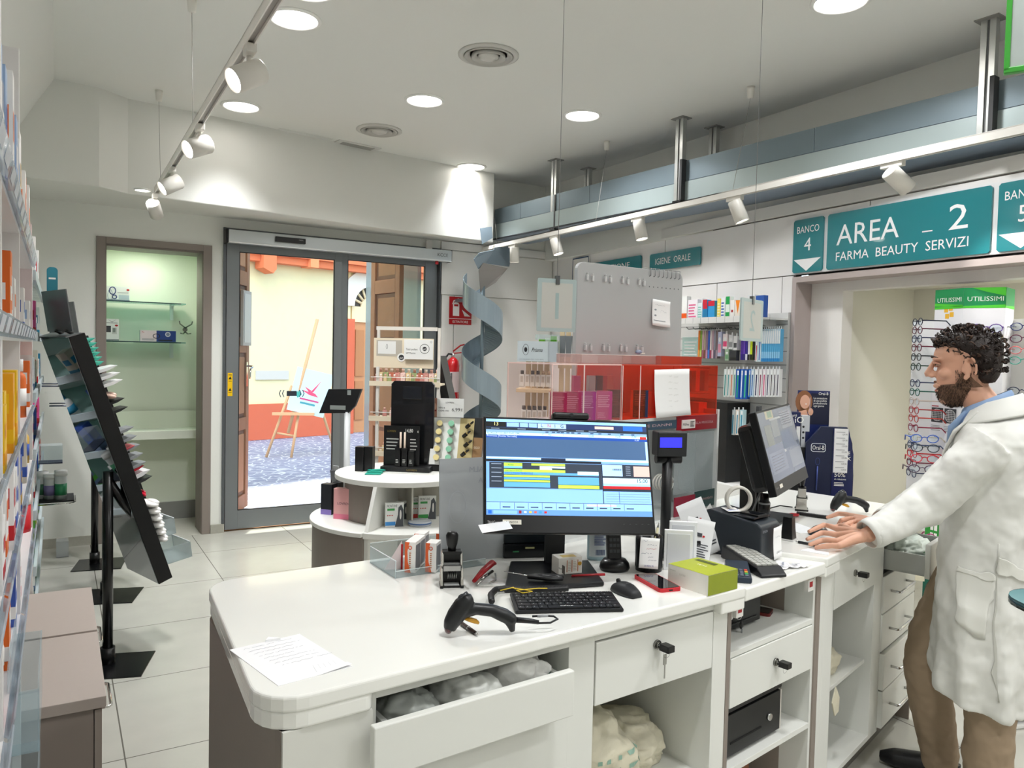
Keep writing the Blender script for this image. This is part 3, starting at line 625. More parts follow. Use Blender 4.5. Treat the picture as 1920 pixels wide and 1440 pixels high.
sc_, sd_ = swt(1100, 498)[0], swt(1205, 484)[0]
sign('shelf_sign', 'teal shelf sign half hidden by the grey pegboard back', sc_, sd_, 2.36, 2.505, fz)
def fo(b, w_, h, y):
    b.m(M('#2c4a6b', .4)); 
    for q in ((0, 0, .012, h), (w_-.012, 0, w_, h), (0, h-.012, w_, h)): b.rect(q[0], q[1], q[2], q[3], y)
se_, sf_ = swt(1077, 490)[0], swt(1107, 484)[0]
sign('outlined_sign', 'white square sign with a dark blue outline behind the pegboard', se_, sf_, 2.33, 2.585, fo, WHT)
# ================================================================= counters
def frame(o, ang):
    c, s_ = math.cos(ang), math.sin(ang)
    def loc(p): dx, dy = p[0]-o[0], p[1]-o[1]; return (dx*c+dy*s_, -dx*s_+dy*c)
    def wld(x, y, z=0): return Vector((o[0]+x*c-y*s_, o[1]+x*s_+y*c, z))
    return loc, wld
def rnd(pts, r, n=6):
    """round the corners of a plan outline"""
    out = []; k = len(pts)
    for i in range(k):
        p = Vector((*pts[i][:2], 0)); rr = pts[i][2] if len(pts[i]) > 2 else r
        a = (Vector((*pts[i-1][:2], 0))-p); b_ = (Vector((*pts[(i+1) % k][:2], 0))-p)
        if rr <= 0: out.append((p.x, p.y)); continue
        an = a.angle(b_); t = rr/math.tan(an/2); a.normalize(); b_.normalize(); A = p+a*t; B = p+b_*t
        bis = (a+b_).normalized(); C = p+bis*(rr/math.sin(an/2))
        v0 = A-C; v1 = B-C; th0 = math.atan2(v0.y, v0.x); dth = (math.atan2(v1.y, v1.x)-th0+PI) % (2*PI)-PI
        for j in range(n+1): th = th0+dth*j/n; out.append((C.x+rr*math.cos(th), C.y+rr*math.sin(th)))
    return out
T1, T2, T3 = .95, .935, .95
A1 = R(4.9); O1_ = (.467, 1.412); L1, W1 = frame(O1_, A1)
A2 = R(10.2); O2_ = (1.717, 1.539); L2, W2 = frame(O2_, A2)
A3 = R(17); O3_ = (2.182, 1.617); L3, W3 = frame(O3_, A3)
# worktops
def worktop(label, outline, zt, thick, extra, O, A):
    b = MB(LACQ); b.prism(outline, zt-thick, zt)
    for e in extra: b.prism(e, zt-.066, zt-thick+.001)
    return tag(b.build('worktop', None, (O[0], O[1], 0), (0, 0, A), bevel=.006, seg=3), label, 'countertop', 'white counter worktops')
o1 = rnd([(-.155, .005, .085), (1.235, 0, .012), (1.235, .78, .0), (-.045, .825, .09)], 0)
worktop('glossy white worktop with a big rounded end nearest the camera, carrying the lit monitor', o1, T1, .032,
        [rnd([(-.152, .008, .082), (.078, .006, .02), (.078, .80, 0), (-.043, .822, .085)], 0), [(1.13, .003), (1.232, .003), (1.232, .06), (1.13, .06)]], O1_, A1)
worktop('lower white worktop between the two taller ones, carrying the receipt printer', [(.0, 0), (.475, 0), (.53, .78), (-.05, .78)], T2, .04, [], O2_, A2)
worktop('white worktop where the pharmacist types, with the second monitor', rnd([(0, 0, .01), (1.19, 0, .05), (1.23, .73, .05), (-.22, .80, 0)], 0), T3, .032, [[(.0, .003), (.13, .003), (.13, .2), (-.05, .2)]], O3_, A3)
CW = CABW; CWI = M('#cfd1cb', .45); GAP = M('#4d4c49', .8)
def lock(par, x, y, z, key=True, hang=True):
    b = MB(M('#8d8d88', .25, .9)); b.cyl((x, y, z), (x, y-.006, z), .0125, n=20); b.cyl((x, y-.006, z), (x, y-.010, z), .007, n=14); lk = b.build('lock', par)
    if key:
        k = MB(BLK); k.box(x-.004, y-.045, z-.012, x+.022, y-.012, z+.006); k.m(STEEL).cyl((x, y-.012, z), (x, y-.004, z), .003)
        k.m(STEEL).ring(x+.008, z-.016, .013, .0015, y-.03)
        k.build('key', lk, bevel=.002)
        if hang:
            k = MB(M('#a9a9a5', .3, .9)); k.box(x-.004, y-.03, z-.045, x+.008, y-.028, z-.018); k.box(x+.0005, y-.03, z-.082, x+.004, y-.028, z-.045); k.build('spare_key', lk)
    return lk
# ---- near counter end body
t = thing('counter_end', 'taupe and white rounded end body under the near worktop', 'counter', W1(0, 0), (0, 0, A1))
b = MB(TAUPE); b.prism(rnd([(-.108, .02, 0), (-.11, .045, .02), (-.06, .75, .05), (.0, .75, 0), (.0, .02, 0)], 0), 0, T1-.066); b.build('side_panel', t)
b = MB(M('#dcdcd6', .35)); b.box(-.106, .012, .06, .076, .032, T1-.066); b.build('front_panel', t)
MB(M('#7a7470', .6)).box(-.09, .06, 0, .07, .7, .06).build('plinth', t)
# ---- cabinet 1: open drawer
t = thing('drawer_cabinet', 'white counter cabinet with its top drawer pulled open over bags', 'cabinet', W1(0, 0), (0, 0, A1), 'white counter cabinets')
b = MB(CW); b.box(.079, .03, .06, .092, .75, T1-.032); b.box(.60, .03, .06, .683, .75, T1-.032); b.box(.092, .03, .895, .60, .06, T1-.032); b.m(CWI).box(.092, .72, .06, .60, .75, .90); b.box(.092, .03, .06, .60, .72, .075); b.m(M('#6f6a66', .6)).box(.079, .08, 0, .683, .75, .06)
b.build('carcass', t, bevel=.001)
d = MB(CW); d.box(.055, -.04, .765, .56, -.020, .872); dr_ = d.build('drawer', t, bevel=.003)
d = MB(M('#b9bbb6', .4, .3)); d.box(.10, -.02, .77, .112, .60, .85); d.box(.545, -.02, .77, .557, .60, .85); d.box(.10, -.02, .768, .557, .60, .774); d.build('drawer_box', dr_)
MB(CW).box(.094, .026, .42, .598, .046, .735).build('drawer', t, bevel=.002)
MB(CW).box(.094, .026, .077, .598, .046, .412).build('drawer', t, bevel=.002)
# ---- cabinet 2: locked drawer, open compartment
t = thing('drawer_cabinet', 'white counter cabinet with a keyed drawer over a compartment of cream bags', 'cabinet', W1(0, 0), (0, 0, A1), 'white counter cabinets')
b = MB(CW); b.box(1.13, .03, .06, 1.19, .75, T1-.032); b.box(.683, .03, .893, 1.13, .06, T1-.032); b.box(.683, .03, .395, 1.13, .72, .41)
b.m(CWI).box(.683, .72, .06, 1.13, .75, .90); b.box(.683, .03, .06, 1.13, .72, .075); b.m(M('#6f6a66', .6)).box(.683, .08, 0, 1.19, .75, .06); b.m(TAUPE).box(1.19, .028, .0, 1.206, .75, T1-.034)
b.build('carcass', t, bevel=.001)
dd = MB(CW); dd.box(.687, .028, .728, 1.126, .048, .888); dr_ = dd.build('drawer', t, bevel=.002); lock(dr_, .90, .028, .842)
dd = MB(CWI); dd.box(.70, .048, .74, 1.11, .6, .86); dd.build('drawer_box', dr_)
# ---- middle cabinet
t = thing('open_cabinet', 'white middle counter cabinet with cash drawers on its shelves', 'cabinet', W2(0, 0), (0, 0, A2), 'white counter cabinets')
b = MB(CW); b.box(-.038, .03, .06, -.024, .75, T2-.04); b.box(.455, .03, .06, .478, .75, T2-.04); b.box(-.024, .03, .725, .455, .74, .742); b.box(-.024, .05, .56, .455, .5, .572)
b.box(-.024, .03, .372, .455, .74, .39); b.m(CWI).box(-.024, .735, .06, .455, .75, .895); b.box(-.024, .03, .06, .455, .735, .075); b.m(M('#6f6a66', .6)).box(-.038, .08, 0, .478, .75, .06)
b.m(CW).box(-.024, .03, .882, .455, .05, .897)
b.build('carcass', t, bevel=.001)
dd = MB(CW); dd.box(-.021, .028, .574, .452, .048, .722); dr_ = dd.build('drawer', t, bevel=.002); lock(dr_, .225, .028, .655, hang=False)
for x, lab in ((-.015, 0), (.40, 1)):
    b = MB(M('#e8e6e2', .5)); b.box(x, .02, .845, x+.036, .034, .882); b.m(M('#a61d22', .5)).rect(x+.008, .858, x+.028, .876, .0195); b.build('number_tag', t)
# cash drawers
def cash(label, x0, x1, z0, z1, y0, keys, slot):
    t = thing('cash_drawer', label, 'cash drawer', W2(x0, y0), (0, 0, A2), 'black cash drawers')
    w_ = x1-x0; h = z1-z0; BK = M('#17181a', .35)
    b = MB(BK); b.box(0, .008, z0+.008, w_, .42, z1); b.box(-.004, .0, z1-.014, w_+.004, .425, z1); b.build('housing', t, bevel=.002)
    b = MB(M('#121314', .4)); b.box(.006, -.002, z0+.012, w_-.006, .012, z1-.02)
    b.m(M('#050505', .8)).box(w_*.16, -.004, z0+h*.30, w_*.66, -.001, z0+h*.34) if slot else b.m(M('#1d1e20', .4)).box(w_*.1, -.006, z0+h*.2, w_*.9, -.001, z0+h*.24)
    f = b.build('drawer_front', t, bevel=.002)
    MB(CHROME).cyl((w_*(.78 if slot else .40), 0, z0+h*.45), (w_*(.78 if slot else .40), -.010, z0+h*.45), .011, n=20).build('lock', f)
    for x in (.02, w_-.03):
        MB(BLK).box(x, .02, z0, x+.02, .06, z0+.01).build('foot', t)
    if keys:
        k = MB(CHROME); x = w_*.52; k.tube([(x+.013*math.cos(a), -.014, z0+h*.42+.013*math.sin(a)) for a in [2*PI*i/14 for i in range(15)]], .0012, 5); k.m(BLK).ell((x+.006, -.018, z0+h*.42-.03), (.008, .004, .014), 10, 6); k.m(STEEL).box(x+.008, -.019, z0+h*.42-.075, x+.013, -.016, z0+h*.42-.04); k.build('key_ring', t)
cash('black cash drawer with hanging keys on the upper shelf of the middle cabinet', -.02, .285, .742, .875, .12, True, False)
cash('black cash drawer with a slot on the lower shelf of the middle cabinet', -.02, .325, .39, .55, .06, False, True)
# small phone on the shelf
def phone(label, loc, ang, body, sw=.066, sl_=.135, case=True):
    t = thing('mobile_phone', label, 'phone', loc, (0, 0, ang))
    b = MB(body); b.prism(rnd([(-sw/2, -sl_/2, .01), (sw/2, -sl_/2, .01), (sw/2, sl_/2, .01), (-sw/2, sl_/2, .01)], 0), 0, .0105); b.m(BLK).box(-.006, -sl_/2-.0006, .003, .006, -sl_/2, .007); b.build('case', t, bevel=.0025)
    b = MB(M('#0b0c10', .04, coat=1)); q = .0035; b.prism(rnd([(-sw/2+q, -sl_/2+q, .007), (sw/2-q, -sl_/2+q, .007), (sw/2-q, sl_/2-q, .007), (-sw/2+q, sl_/2-q, .007)], 0), .0104, .0114); b.build('screen', t)
p = W2(.36, .20); phone('red-edged black phone on the upper shelf of the middle cabinet', (p.x, p.y, .742), R(30), M('#6a1d1c', .4))
tag(MB(M('#c9c5bd', .6)).box(0, 0, 0, .012, .25, .13).build('thin_box', None, W2(.335, .07, .39), (0, 0, A2)), 'thin pale box standing beside the lower cash drawer', 'box')
tag(MB(M('#8a5a3f', .7)).box(0, 0, 0, .36, .4, .22).build('cardboard_box', None, W2(.02, .2, .075), (0, 0, A2)), 'brown box at the bottom of the middle cabinet', 'box')
# ---- right cabinet: taupe side, drawer with key, open compartment, stack of four drawers
t = thing('drawer_cabinet', 'white counter cabinet at the pharmacist with a keyed drawer above an open compartment', 'cabinet', W3(0, 0), (0, 0, A3), 'white counter cabinets')
b = MB(TAUPE); b.box(.0, .03, 0, .035, .70, T3-.066); b.m(CW); b.box(.035, .03, .11, .07, .70, T3-.034); b.box(.07, .03, .11, .156, .05, T3-.034); b.box(.07, .05, .11, .085, .70, T3-.034); b.box(.598, .03, .11, .69, .70, T3-.034); b.box(.085, .03, .11, .598, .70, .13); b.box(.085, .05, .42, .58, .70, .435)
b.m(CWI).box(.085, .68, .11, .598, .70, .90); b.m(M('#6e6a64', .6)).box(.02, .085, 0, 1.15, .68, .11); b.build('carcass', t, bevel=.001)
dd = MB(CW); dd.box(.158, .028, .732, .596, .048, .905); dr_ = dd.build('drawer', t, bevel=.002); lock(dr_, .36, .028, .825, hang=False)
t = thing('drawer_cabinet', 'white four-drawer unit with chrome handles beside the pharmacist, top drawer open', 'cabinet', W3(0, 0), (0, 0, A3), 'white counter cabinets')
b = MB(CW); b.box(.692, .03, .11, .704, .70, T3-.034); b.box(1.145, .03, .11, 1.16, .70, T3-.034); b.box(.704, .68, .11, 1.145, .70, T3-.034); b.box(.704, .05, .11, 1.145, .68, .124); b.m(TAUPE).box(1.16, .03, 0, 1.172, .70, T3-.034); b.build('carcass', t, bevel=.001)
def handle(par, x0, x1, y, z):
    MB(CHROME).tube([(x0, y, z), (x0, y-.03, z), (x0+.006, y-.036, z), (x1-.006, y-.036, z), (x1, y-.03, z), (x1, y, z)], .0055, 8).build('handle', par)
for k, (z0, z1) in enumerate(((.125, .275), (.280, .428), (.590-.155, .585), (.59, .74), (.75, .905))):
    if k == 4: continue
    oy = .012 if k < 2 else .024
    dr_ = MB(CW).box(.700, oy, z0, 1.148, oy+.02, z1).build('drawer', t, bevel=.003); handle(dr_, .80, 1.01, oy, (z0+z1)/2)
dr_ = MB(CW).box(.698, -.14, .765, 1.15, -.12, .90).build('drawer', t, bevel=.003)
dd = MB(M('#aeb0ad', .35, .5)); dd.box(.715, -.12, .775, .725, .5, .85); dd.box(1.125, -.12, .775, 1.135, .5, .85); dd.box(.715, -.12, .77, 1.135, .5, .776); dd.build('drawer_box', dr_)
# ---- bags (crumpled)
import mathutils.noise as nz
def bag(label, loc, size, ang, mat, seed, name='plastic_bag', grp=None, logo=None):
    n, k = 64, 40; sx, sy, sz = size; rg = []
    o_ = Vector((seed*1.7, seed*.9, seed*2.3))
    def rid(v): return 1-2*abs(nz.noise(v))
    for j in range(k+1):
        t_ = PI*j/k; ring = []
        for i in range(n):
            p = 2*PI*i/n; v = Vector((math.sin(t_)*math.cos(p), math.sin(t_)*math.sin(p), -math.cos(t_)))
            wv = v+.35*Vector((nz.noise(v*1.3+o_), nz.noise(v*1.3+o_*2), nz.noise(v*1.3-o_)))
            f = .80+.22*nz.noise(v*1.4+o_)+.13*rid(wv*2.1+o_)+.07*rid(wv*4.5-o_)+.035*rid(wv*9+o_)
            ring.append((max(-.52*sx, min(.52*sx, v.x*f*sx*.56)), max(-.5*sy, min(.5*sy, v.y*f*sy*.56)), max(0, min(sz, (v.z*f+.62)*sz/1.5))))
        rg.append(ring)
    b = MB(mat); b.ringloft(rg[1:-1], True)
    if logo:
        b.m(logo)
        for i in (44, 45, 46, 48, 49, 51, 52, 53, 55):
            for j in (14, 15, 17, 18, 20, 21, 23):
                if (i*j) % 3 == 0: continue
                P = [Vector(rg[j][i]), Vector(rg[j][i+1]), Vector(rg[j+1][i+1]), Vector(rg[j+1][i])]; nn = (P[1]-P[0]).cross(P[3]-P[0]).normalized()*.0012
                b.quad(*[tuple(x+nn) for x in P])
    return tag(b.build(name, None, loc, (0, 0, ang)), label, 'bag', grp)
BG1 = glassy('#dfe3de', .55, .35); BG2 = M('#d9d3bd', .5, bump=.3, bscale=25); BG3 = M('#e6e6e2', .45, bump=.3, bscale=30); GRN = M('#3d8a72', .6)
for i, (x, y, sx, sy, sz, m_, lab) in enumerate(((.19, .11, .15, .2, .10, M('#9fa39e', .4), 'crumpled grey-white plastic bag at the left of the open drawer'), (.33, .10, .15, .2, .11, M('#c6c8c3', .4), 'crumpled pale plastic bag in the middle of the open drawer'),
        (.33, .34, .3, .22, .115, M('#8f9591', .4), 'grey plastic bag at the back of the open drawer'), (.475, .10, .13, .20, .12, BG3, 'white bag with green print poking from the right of the open drawer'))):
    p = W1(x, y); bag(lab, (p.x, p.y, .775), (sx, sy, sz), A1+.3*i, m_, 3+i, 'plastic_bag', 'bags in the open drawer', GRN if i == 3 else None)
for i, (x, y, z, sx, sy, sz, lab) in enumerate(((.80, .20, .411, .26, .26, .22, 'cream bag with faded green print at the front left of the bag compartment'), (.82, .42, .411, .3, .25, .33, 'cream bag heaped at the back left of the bag compartment'), (.98, .26, .411, .25, .28, .13, 'flat cream bag at the right of the bag compartment'), (.93, .5, .411, .24, .2, .24, 'cream bag at the back of the bag compartment'))):
    p = W1(x, y); bag(lab, (p.x, p.y, z), (sx, sy, sz), A1+.5*i, BG2, 13+i, 'carrier_bag', 'cream bags in the counter compartment', M('#8fb0a0', .6) if i == 0 else None)
for i, (x, y, z, sx, sy, sz, lab) in enumerate(((.30, .17, .436, .26, .2, .12, 'cream bag on the middle shelf of the compartment by the pharmacist'), (.26, .4, .436, .22, .2, .15, 'cream bag at the back of the shelf by the pharmacist'), (.25, .22, .131, .24, .2, .10, 'white and green bag at the bottom of the compartment by the pharmacist'))):
    p = W3(x, y); bag(lab, (p.x, p.y, z), (sx, sy, sz), A3+.5*i, BG2 if i < 2 else BG3, 23+i, 'carrier_bag', 'bags in the far compartment', GRN if i == 2 else None)
p = W3(.9, .0); bag('translucent bag with green leaves print in the pulled-out top drawer', (p.x, p.y, .777), (.3, .16, .10), A3, M('#c3cdc4', .4), 31, 'plastic_bag', None, M('#3c7a44', .6))
p = W3(.27, .02); b = MB(BG2); b.prism([(0, 0), (.03, -.055), (.065, -.05), (.07, 0), (.03, .05)], 0, .004, 'y')
tag(b.build('bag_corner', None, W3(.17, .028, .40), (0, 0, A3)), 'corner of a cream bag hanging over the shelf edge', 'bag')
# ================================================================= things on the near worktop
def remesh(o, vox, sm=3, col=None):
    r = o.modifiers.new('r', 'REMESH'); r.mode = 'VOXEL'; r.voxel_size = vox; r.use_smooth_shade = True
    if sm: s_ = o.modifiers.new('s', 'SMOOTH'); s_.iterations = sm; s_.factor = .5
    return o
def tilt(ang, t, ro=0):
    return (Matrix.Rotation(ang, 3, 'Z') @ Matrix.Rotation(-t, 3, 'X') @ Matrix.Rotation(-ro, 3, 'Y')).to_euler()
PLB = M('#141518', .4); PLB2 = M('#1d1f22', .5)
def E_(h, s=.85): return M(h, .35, emit=s)
# ---- monitor 1 (lit)
t = thing('computer_monitor', 'lit black monitor showing a blue till program on the near worktop', 'monitor', (1.222, 1.72, 1.106), tilt(R(-20.3), R(20.9), R(-1.7)))
w_, h_ = .49, .33
b = MB(M('#0d0e11', .3)); b.box(-w_/2, 0, 0, w_/2, .022, h_); hs = b.build('housing', t, bevel=.003)
MB(PLB2).box(-.16, .022, .04, .16, .05, .26).build('back_cover', t, bevel=.01)
b = MB(M('#e8e4d8', .5)).rect(-w_/2+.052, .024, -w_/2+.104, .037, -.0015); b.m(INK).text('BANCO1', -w_/2+.062, .0275, .006, -.0022, wid=.032); b.build('name_sticker', t)
b = MB(M('#cfcfd0', .4)); b.text('ThinkCentre', -w_/2+.010, .026, .008, -.0012, wid=.036)
for i in range(5): b.m(M('#44464a')).rect(.15+.018*i, .028, .155+.018*i, .0295, -.0012)
b.build('maker_mark', t)
sb = MB(E_('#79a8e2')); X0, X1, Z0, Z1 = -w_/2+.007, w_/2-.007, .050, h_-.007
LY = [0]
def U(u0, v0, u1, v1, c, s=.85):
    LY[0] += 1; sb.m(E_(c, s)).rect(X0+(X1-X0)*u0, Z1-(Z1-Z0)*v1, X0+(X1-X0)*u1, Z1-(Z1-Z0)*v0, -.0006-.00002*LY[0])
def UT(s_, u, v, h, c='#10213f', al='l', wid=None):
    sb.m(E_(c, .7)).text(s_, X0+(X1-X0)*u, Z1-(Z1-Z0)*v, h, -.0022, al, wid=wid)
sb.rect(X0, Z0, X1, Z1, -.0005)
for q in ((0, 0, 1, .03, '#8fc0ee'), (0, .03, 1, .09, '#1c2f5c'), (0, .03, .12, .085, '#06080a'), (.125, .035, .2, .08, '#8fb7e0'), (.205, .035, .255, .08, '#8fb7e0'), (.26, .035, .31, .08, '#8fb7e0'), (.315, .035, .49, .085, '#a9cdf0'), (.67, .045, .79, .075, '#d9b9b0'), (.85, .035, .975, .085, '#1d62c4'),
          (0, .09, 1, .115, '#1c2430'), (0, .115, 1, .142, '#7fa6cf'), (0, .142, 1, .17, '#c4e6ea'), (0, .17, 1, .20, '#1747a0'), (.955, .145, .995, .175, '#b3231a'), (0, .20, .985, .40, '#3c5a80'), (.985, .2, 1, .42, '#a6c8ee'),
          (0, .405, .33, .42, '#c6e6e6'), (.33, .405, .48, .43, '#10203a'), (.48, .405, .70, .425, '#bfe0f0'), (.70, .405, 1, .43, '#c9ecd9'), (0, .43, .7, .455, '#0c1420'),
          (0, .455, .7, .73, '#74a4de'), (.018, .46, .7, .725, '#2a3442'), (.105, .465, .215, .50, '#aee04a'), (.105, .50, .215, .52, '#6ab0ee'), (.27, .465, .475, .487, '#b4e64e'), (.32, .492, .475, .512, '#cfe8f4'), (.32, .515, .395, .535, '#e6eef4'), (.105, .53, .475, .558, '#b4e64e'),
          (.105, .56, .68, .585, '#5aa2ea'), (.55, .54, .68, .575, '#cfeef4'), (.105, .59, .38, .61, '#b4e64e'), (.105, .615, .38, .635, '#5aa2ea'), (.105, .64, .38, .66, '#b4e64e'), (.105, .665, .38, .715, '#5aa2ea'), (.43, .60, .68, .68, '#5aa2ea'), (.43, .685, .68, .72, '#b4e64e'),
          (.705, .455, 1, .60, '#26303e'), (.705, .46, .83, .58, '#a8cdf2'), (.90, .47, 1, .58, '#cfb0a8'), (.705, .60, 1, .66, '#bfe4f2'), (.705, .66, 1, .685, '#9cc4ee'), (.705, .685, 1, .715, '#b3161a'), (.705, .715, 1, .74, '#1f2a3a'),
          (0, .735, .7, .87, '#84b6f4'), (.705, .745, 1, .87, '#8ab8f0'), (0, .872, 1, .945, '#8fbcf4'), (.60, .882, .78, .9, '#d8b8c8'), (0, .945, 1, 1, '#5f8fd0'), (.04, .955, .18, .99, '#7fb0ea'), (0, .868, 1, .873, '#20304e'), (.70, .455, .705, .87, '#0c1624')): U(*q)
for i in range(10): U(.08+i*.083, .875, .082+i*.083, .94, '#20304e'); U(.095+i*.083, .915, .14+i*.083, .925, '#16233c')
for i, x in enumerate((.03, .19, .34, .44, .55, .63)): U(x, .098, x+.05, .106, '#7f8fa5')
for i, x in enumerate((.36, .40, .43, .455, .49, .52, .56, .64, .69, .75, .83, .90)): U(x, .122, x+.02, .132, '#253a5c')
for i in range(5): U(.85, .475+i*.022, .88, .482+i*.022, '#8f9db0'); U(.03, .475+i*.045, .09, .482+i*.045, '#8f9db0')
for i in range(4): U(.72, .77+i*.025, .99, .7715+i*.025, '#1c2c48')
U(.80, .745, .802, .87, '#1c2c48'); U(.19, .955, .205, .985, '#8a1e2a'); U(.22, .96, .235, .98, '#c9d6e4'); U(.25, .96, .265, .98, '#d6b43c'); U(.28, .96, .295, .98, '#c9563c'); U(.31, .96, .325, .98, '#2f8fe0'); U(.34, .96, .355, .98, '#c22018'); U(.01, .955, .03, .99, '#1c5fd0')
for i in range(16): U(.77+.006*i, .50, .773+.006*i, .52, '#1c2430') if i < 9 else None
UT('13', .05, .072, .011, '#e8e0a0'); UT('L', .335, .075, .010); UT('N', .375, .075, .010, '#b8342a'); UT('I', .42, .075, .010); UT('G', .455, .075, .010)
UT('ALFAFLOR*COLLIRIO FL+FL 10ML', .005, .162, .0055, wid=.095); UT('Promessa [Ricetta Normale]', .005, .192, .0055, '#cfe0f4', wid=.085); UT('15,00', .92, .645, .011); UT('15,00', .63, .162, .0055); UT('15,00', .80, .162, .0055); UT('15,00', .90, .162, .0055); UT('1', .47, .162, .005); UT('C', .34, .162, .005); UT('Rip', .38, .162, .005)
UT('ACIDO OCTENIDINA TRIDERMA SOLUZ', .11, .58, .0045, wid=.08); UT('FARMACO ETICO', .11, .552, .0045); UT('ROSSI', .13, .493, .0045); UT('15,00', .92, .193, .0045, '#cfe0f4')
sb.build('screen', t)
b = MB(PLB2); nk_ = at(1040, 1064, T1); b.X = Matrix.Translation(nk_) @ Matrix.Rotation(R(-20), 4, 'Z'); b.box(-.03, 0, .01, .03, .018, .30); b.X = None; bo = b.build('stand_neck', t); bo.matrix_parent_inverse = (Matrix.Translation(t.location) @ t.rotation_euler.to_matrix().to_4x4()).inverted()
# stand base lies flat on the worktop (child placed in world space)
bo = MB(M('#111216', .28)); q = [at(945, 1113, T1), at(1133, 1100, T1), at(1103, 1058, T1), at(957, 1060, T1)]
bo.prism([(v.x, v.y) for v in q], T1+.001, T1+.014); bo = bo.build('stand_base', t, bevel=.004); bo.matrix_parent_inverse = (Matrix.Translation(t.location) @ t.rotation_euler.to_matrix().to_4x4()).inverted()
bo = MB(M('#b5202a', .4)); c0_, c1_ = at(1072, 1080, T1+.0145), at(1134, 1077, T1+.0145); bo.tube([c0_, c1_], .004, 6); bo = bo.build('red_strip', t); bo.matrix_parent_inverse = (Matrix.Translation(t.location) @ t.rotation_euler.to_matrix().to_4x4()).inverted()
# webcam
b = MB(BLK); b.box(-.055, -.005, 0, .055, .03, .020); b.m(M('#2b2d30', .2)).disc(0, .01, .006, y=-.006); Tm = Matrix.Translation(t.location) @ t.rotation_euler.to_matrix().to_4x4()
o = b.build('webcam', None, Tm @ Vector((.012, .0, h_+.001)), t.rotation_euler, bevel=.008, seg=3); tag(o, 'black webcam bar on top of the lit monitor', 'webcam')
# ---- handwritten notes
def scrib(b, x0, x1, z, h, y, n=9, col=None, top=False):
    """a line of illegible handwriting: a thin wavy stroke"""
    if col: b.m(col)
    rs = random.Random(int(x0*9999)+int(z*7777)); k = n*3; w__ = (x1-x0)/k; pz = 0
    for i in range(k):
        if rs.random() < .12: continue
        nz_ = rs.uniform(0, h); a, c = x0+i*w__, x0+(i+1)*w__
        P = [(a, pz), (c, nz_), (c, nz_+.0009), (a, pz+.0009)]; pz = nz_
        b.quad(*[((u, y, z+v) if not top else (u, z+v, y)) for u, v in P])
def note(name, label, loc, rot, w__, h, curl, draw, grp=None, m=PAPER):
    b = MB(m); n = 8; V = []; F_ = []
    for i in range(n+1):
        f = i/n; z = h*f; y = -curl*(1-f)**2
        V += [(-w__/2, y, z), (w__/2, y, z)]
    for i in range(n): F_.append((2*i, 2*i+1, 2*i+3, 2*i+2))
    V2 = [(v[0], v[1]+.0006, v[2]) for v in V]; k = len(V)
    b.add(V+V2, F_+[tuple(i+k for i in f[::-1]) for f in F_]+[(0, k, k+1, 1), (2*n, 2*n+1, k+2*n+1, k+2*n)], True)
    draw(b); return tag(b.build(name, None, loc, rot), label, 'paper', grp)
p0 = onp(930, 990, (1.11, 1.67, 1.12), (0, 1, 0))
note('paper_note', 'blank curled slip of paper stuck under the left corner of the lit monitor', Tm @ Vector((-.212, -.03, -.002)), tilt(R(-24), R(62), R(12)), .085, .04, .006, lambda b: None)
# ---- keyboard
def on_top(px, z=T1): return at(px[0], px[1], z)
kA = at(966.7, 1152, T1); kB = at(1169.8, 1148, T1); ka = math.atan2(kB.y-kA.y, kB.x-kA.x); KW = (kB-kA).length; kC = at(951.8, 1110, T1+.012); KD = .125
t = thing('keyboard', 'compact black keyboard in front of the lit monitor', 'keyboard', (kA.x, kA.y, T1), (R(3.2), 0, ka))
b = MB(M('#0f1012', .45)); b.box(0, 0, 0, KW, KD, .009); kb = b.build('base', t, bevel=.003)
b = MB(M('#e8e8e8', .5)); b.text('nilox', KW*.42, .0115, .008, .0148, wid=.033, top=True); b.build('maker_mark', t)
kc = M('#17181b', .5); kl = M('#b9bbbd', .5); nk = 0
for r_ in range(6):
    y0 = .008+r_*.0192; hh = .0165 if r_ < 5 else .011; x = .008
    ws = {0: [1, 1, 1, 1.3, 5.2, 1.3, 1, 1, 1, 1], 1: [2.0]+[1]*11+[1.7], 2: [1.7]+[1]*11+[2.0], 3: [1.4]+[1]*12+[1.3], 4: [1]*13+[1.7], 5: [1]*14+[.7]}[r_]
    sc = (KW-.016)/sum(ws)
    for wk in ws:
        b = MB(kc); b.box(x+.0008, y0, .009, x+wk*sc-.0012, y0+hh, .0125)
        if wk < 5: b.m(kl).top(x+wk*sc*.3, y0+hh*.55, x+wk*sc*.3+.0028, y0+hh*.72, .0127)
        if nk < 99: b.build('key', t); nk += 1
        x += wk*sc
# ---- mouse
def mouse(label, loc, ang, col=M('#202225', .5), txt=True):
    t = thing('computer_mouse', label, 'mouse', loc, (0, 0, ang)); b = MB(col)
    rg = []
    for i in range(13):
        f = i/12; y = -.052+.104*f; hw_ = .029*math.sin(PI*min(1, max(.06, f*.94+.06)))**.35; hz = .006+.026*math.sin(PI*(.15+.75*f))**1.2
        rg.append([(hw_*math.cos(a), y, max(0.0005, hz*math.sin(a)) if math.sin(a) > 0 else .0005) for a in [2*PI*k/20 for k in range(20)]])
    b.ringloft(rg, True); b.build('shell', t)
    MB(PLB2).cyl((-.003, .03, .026), (.003, .03, .026), .007, n=12).build('scroll_wheel', t)
    if txt: MB(M('#9a9c9e')).text('nilox', -.012, -.02, .006, .0338, top=True, wid=.022).build('maker_mark', t)
p = at(1172, 1112, T1); mouse('dark grey mouse right of the compact keyboard', p, ka+R(24))
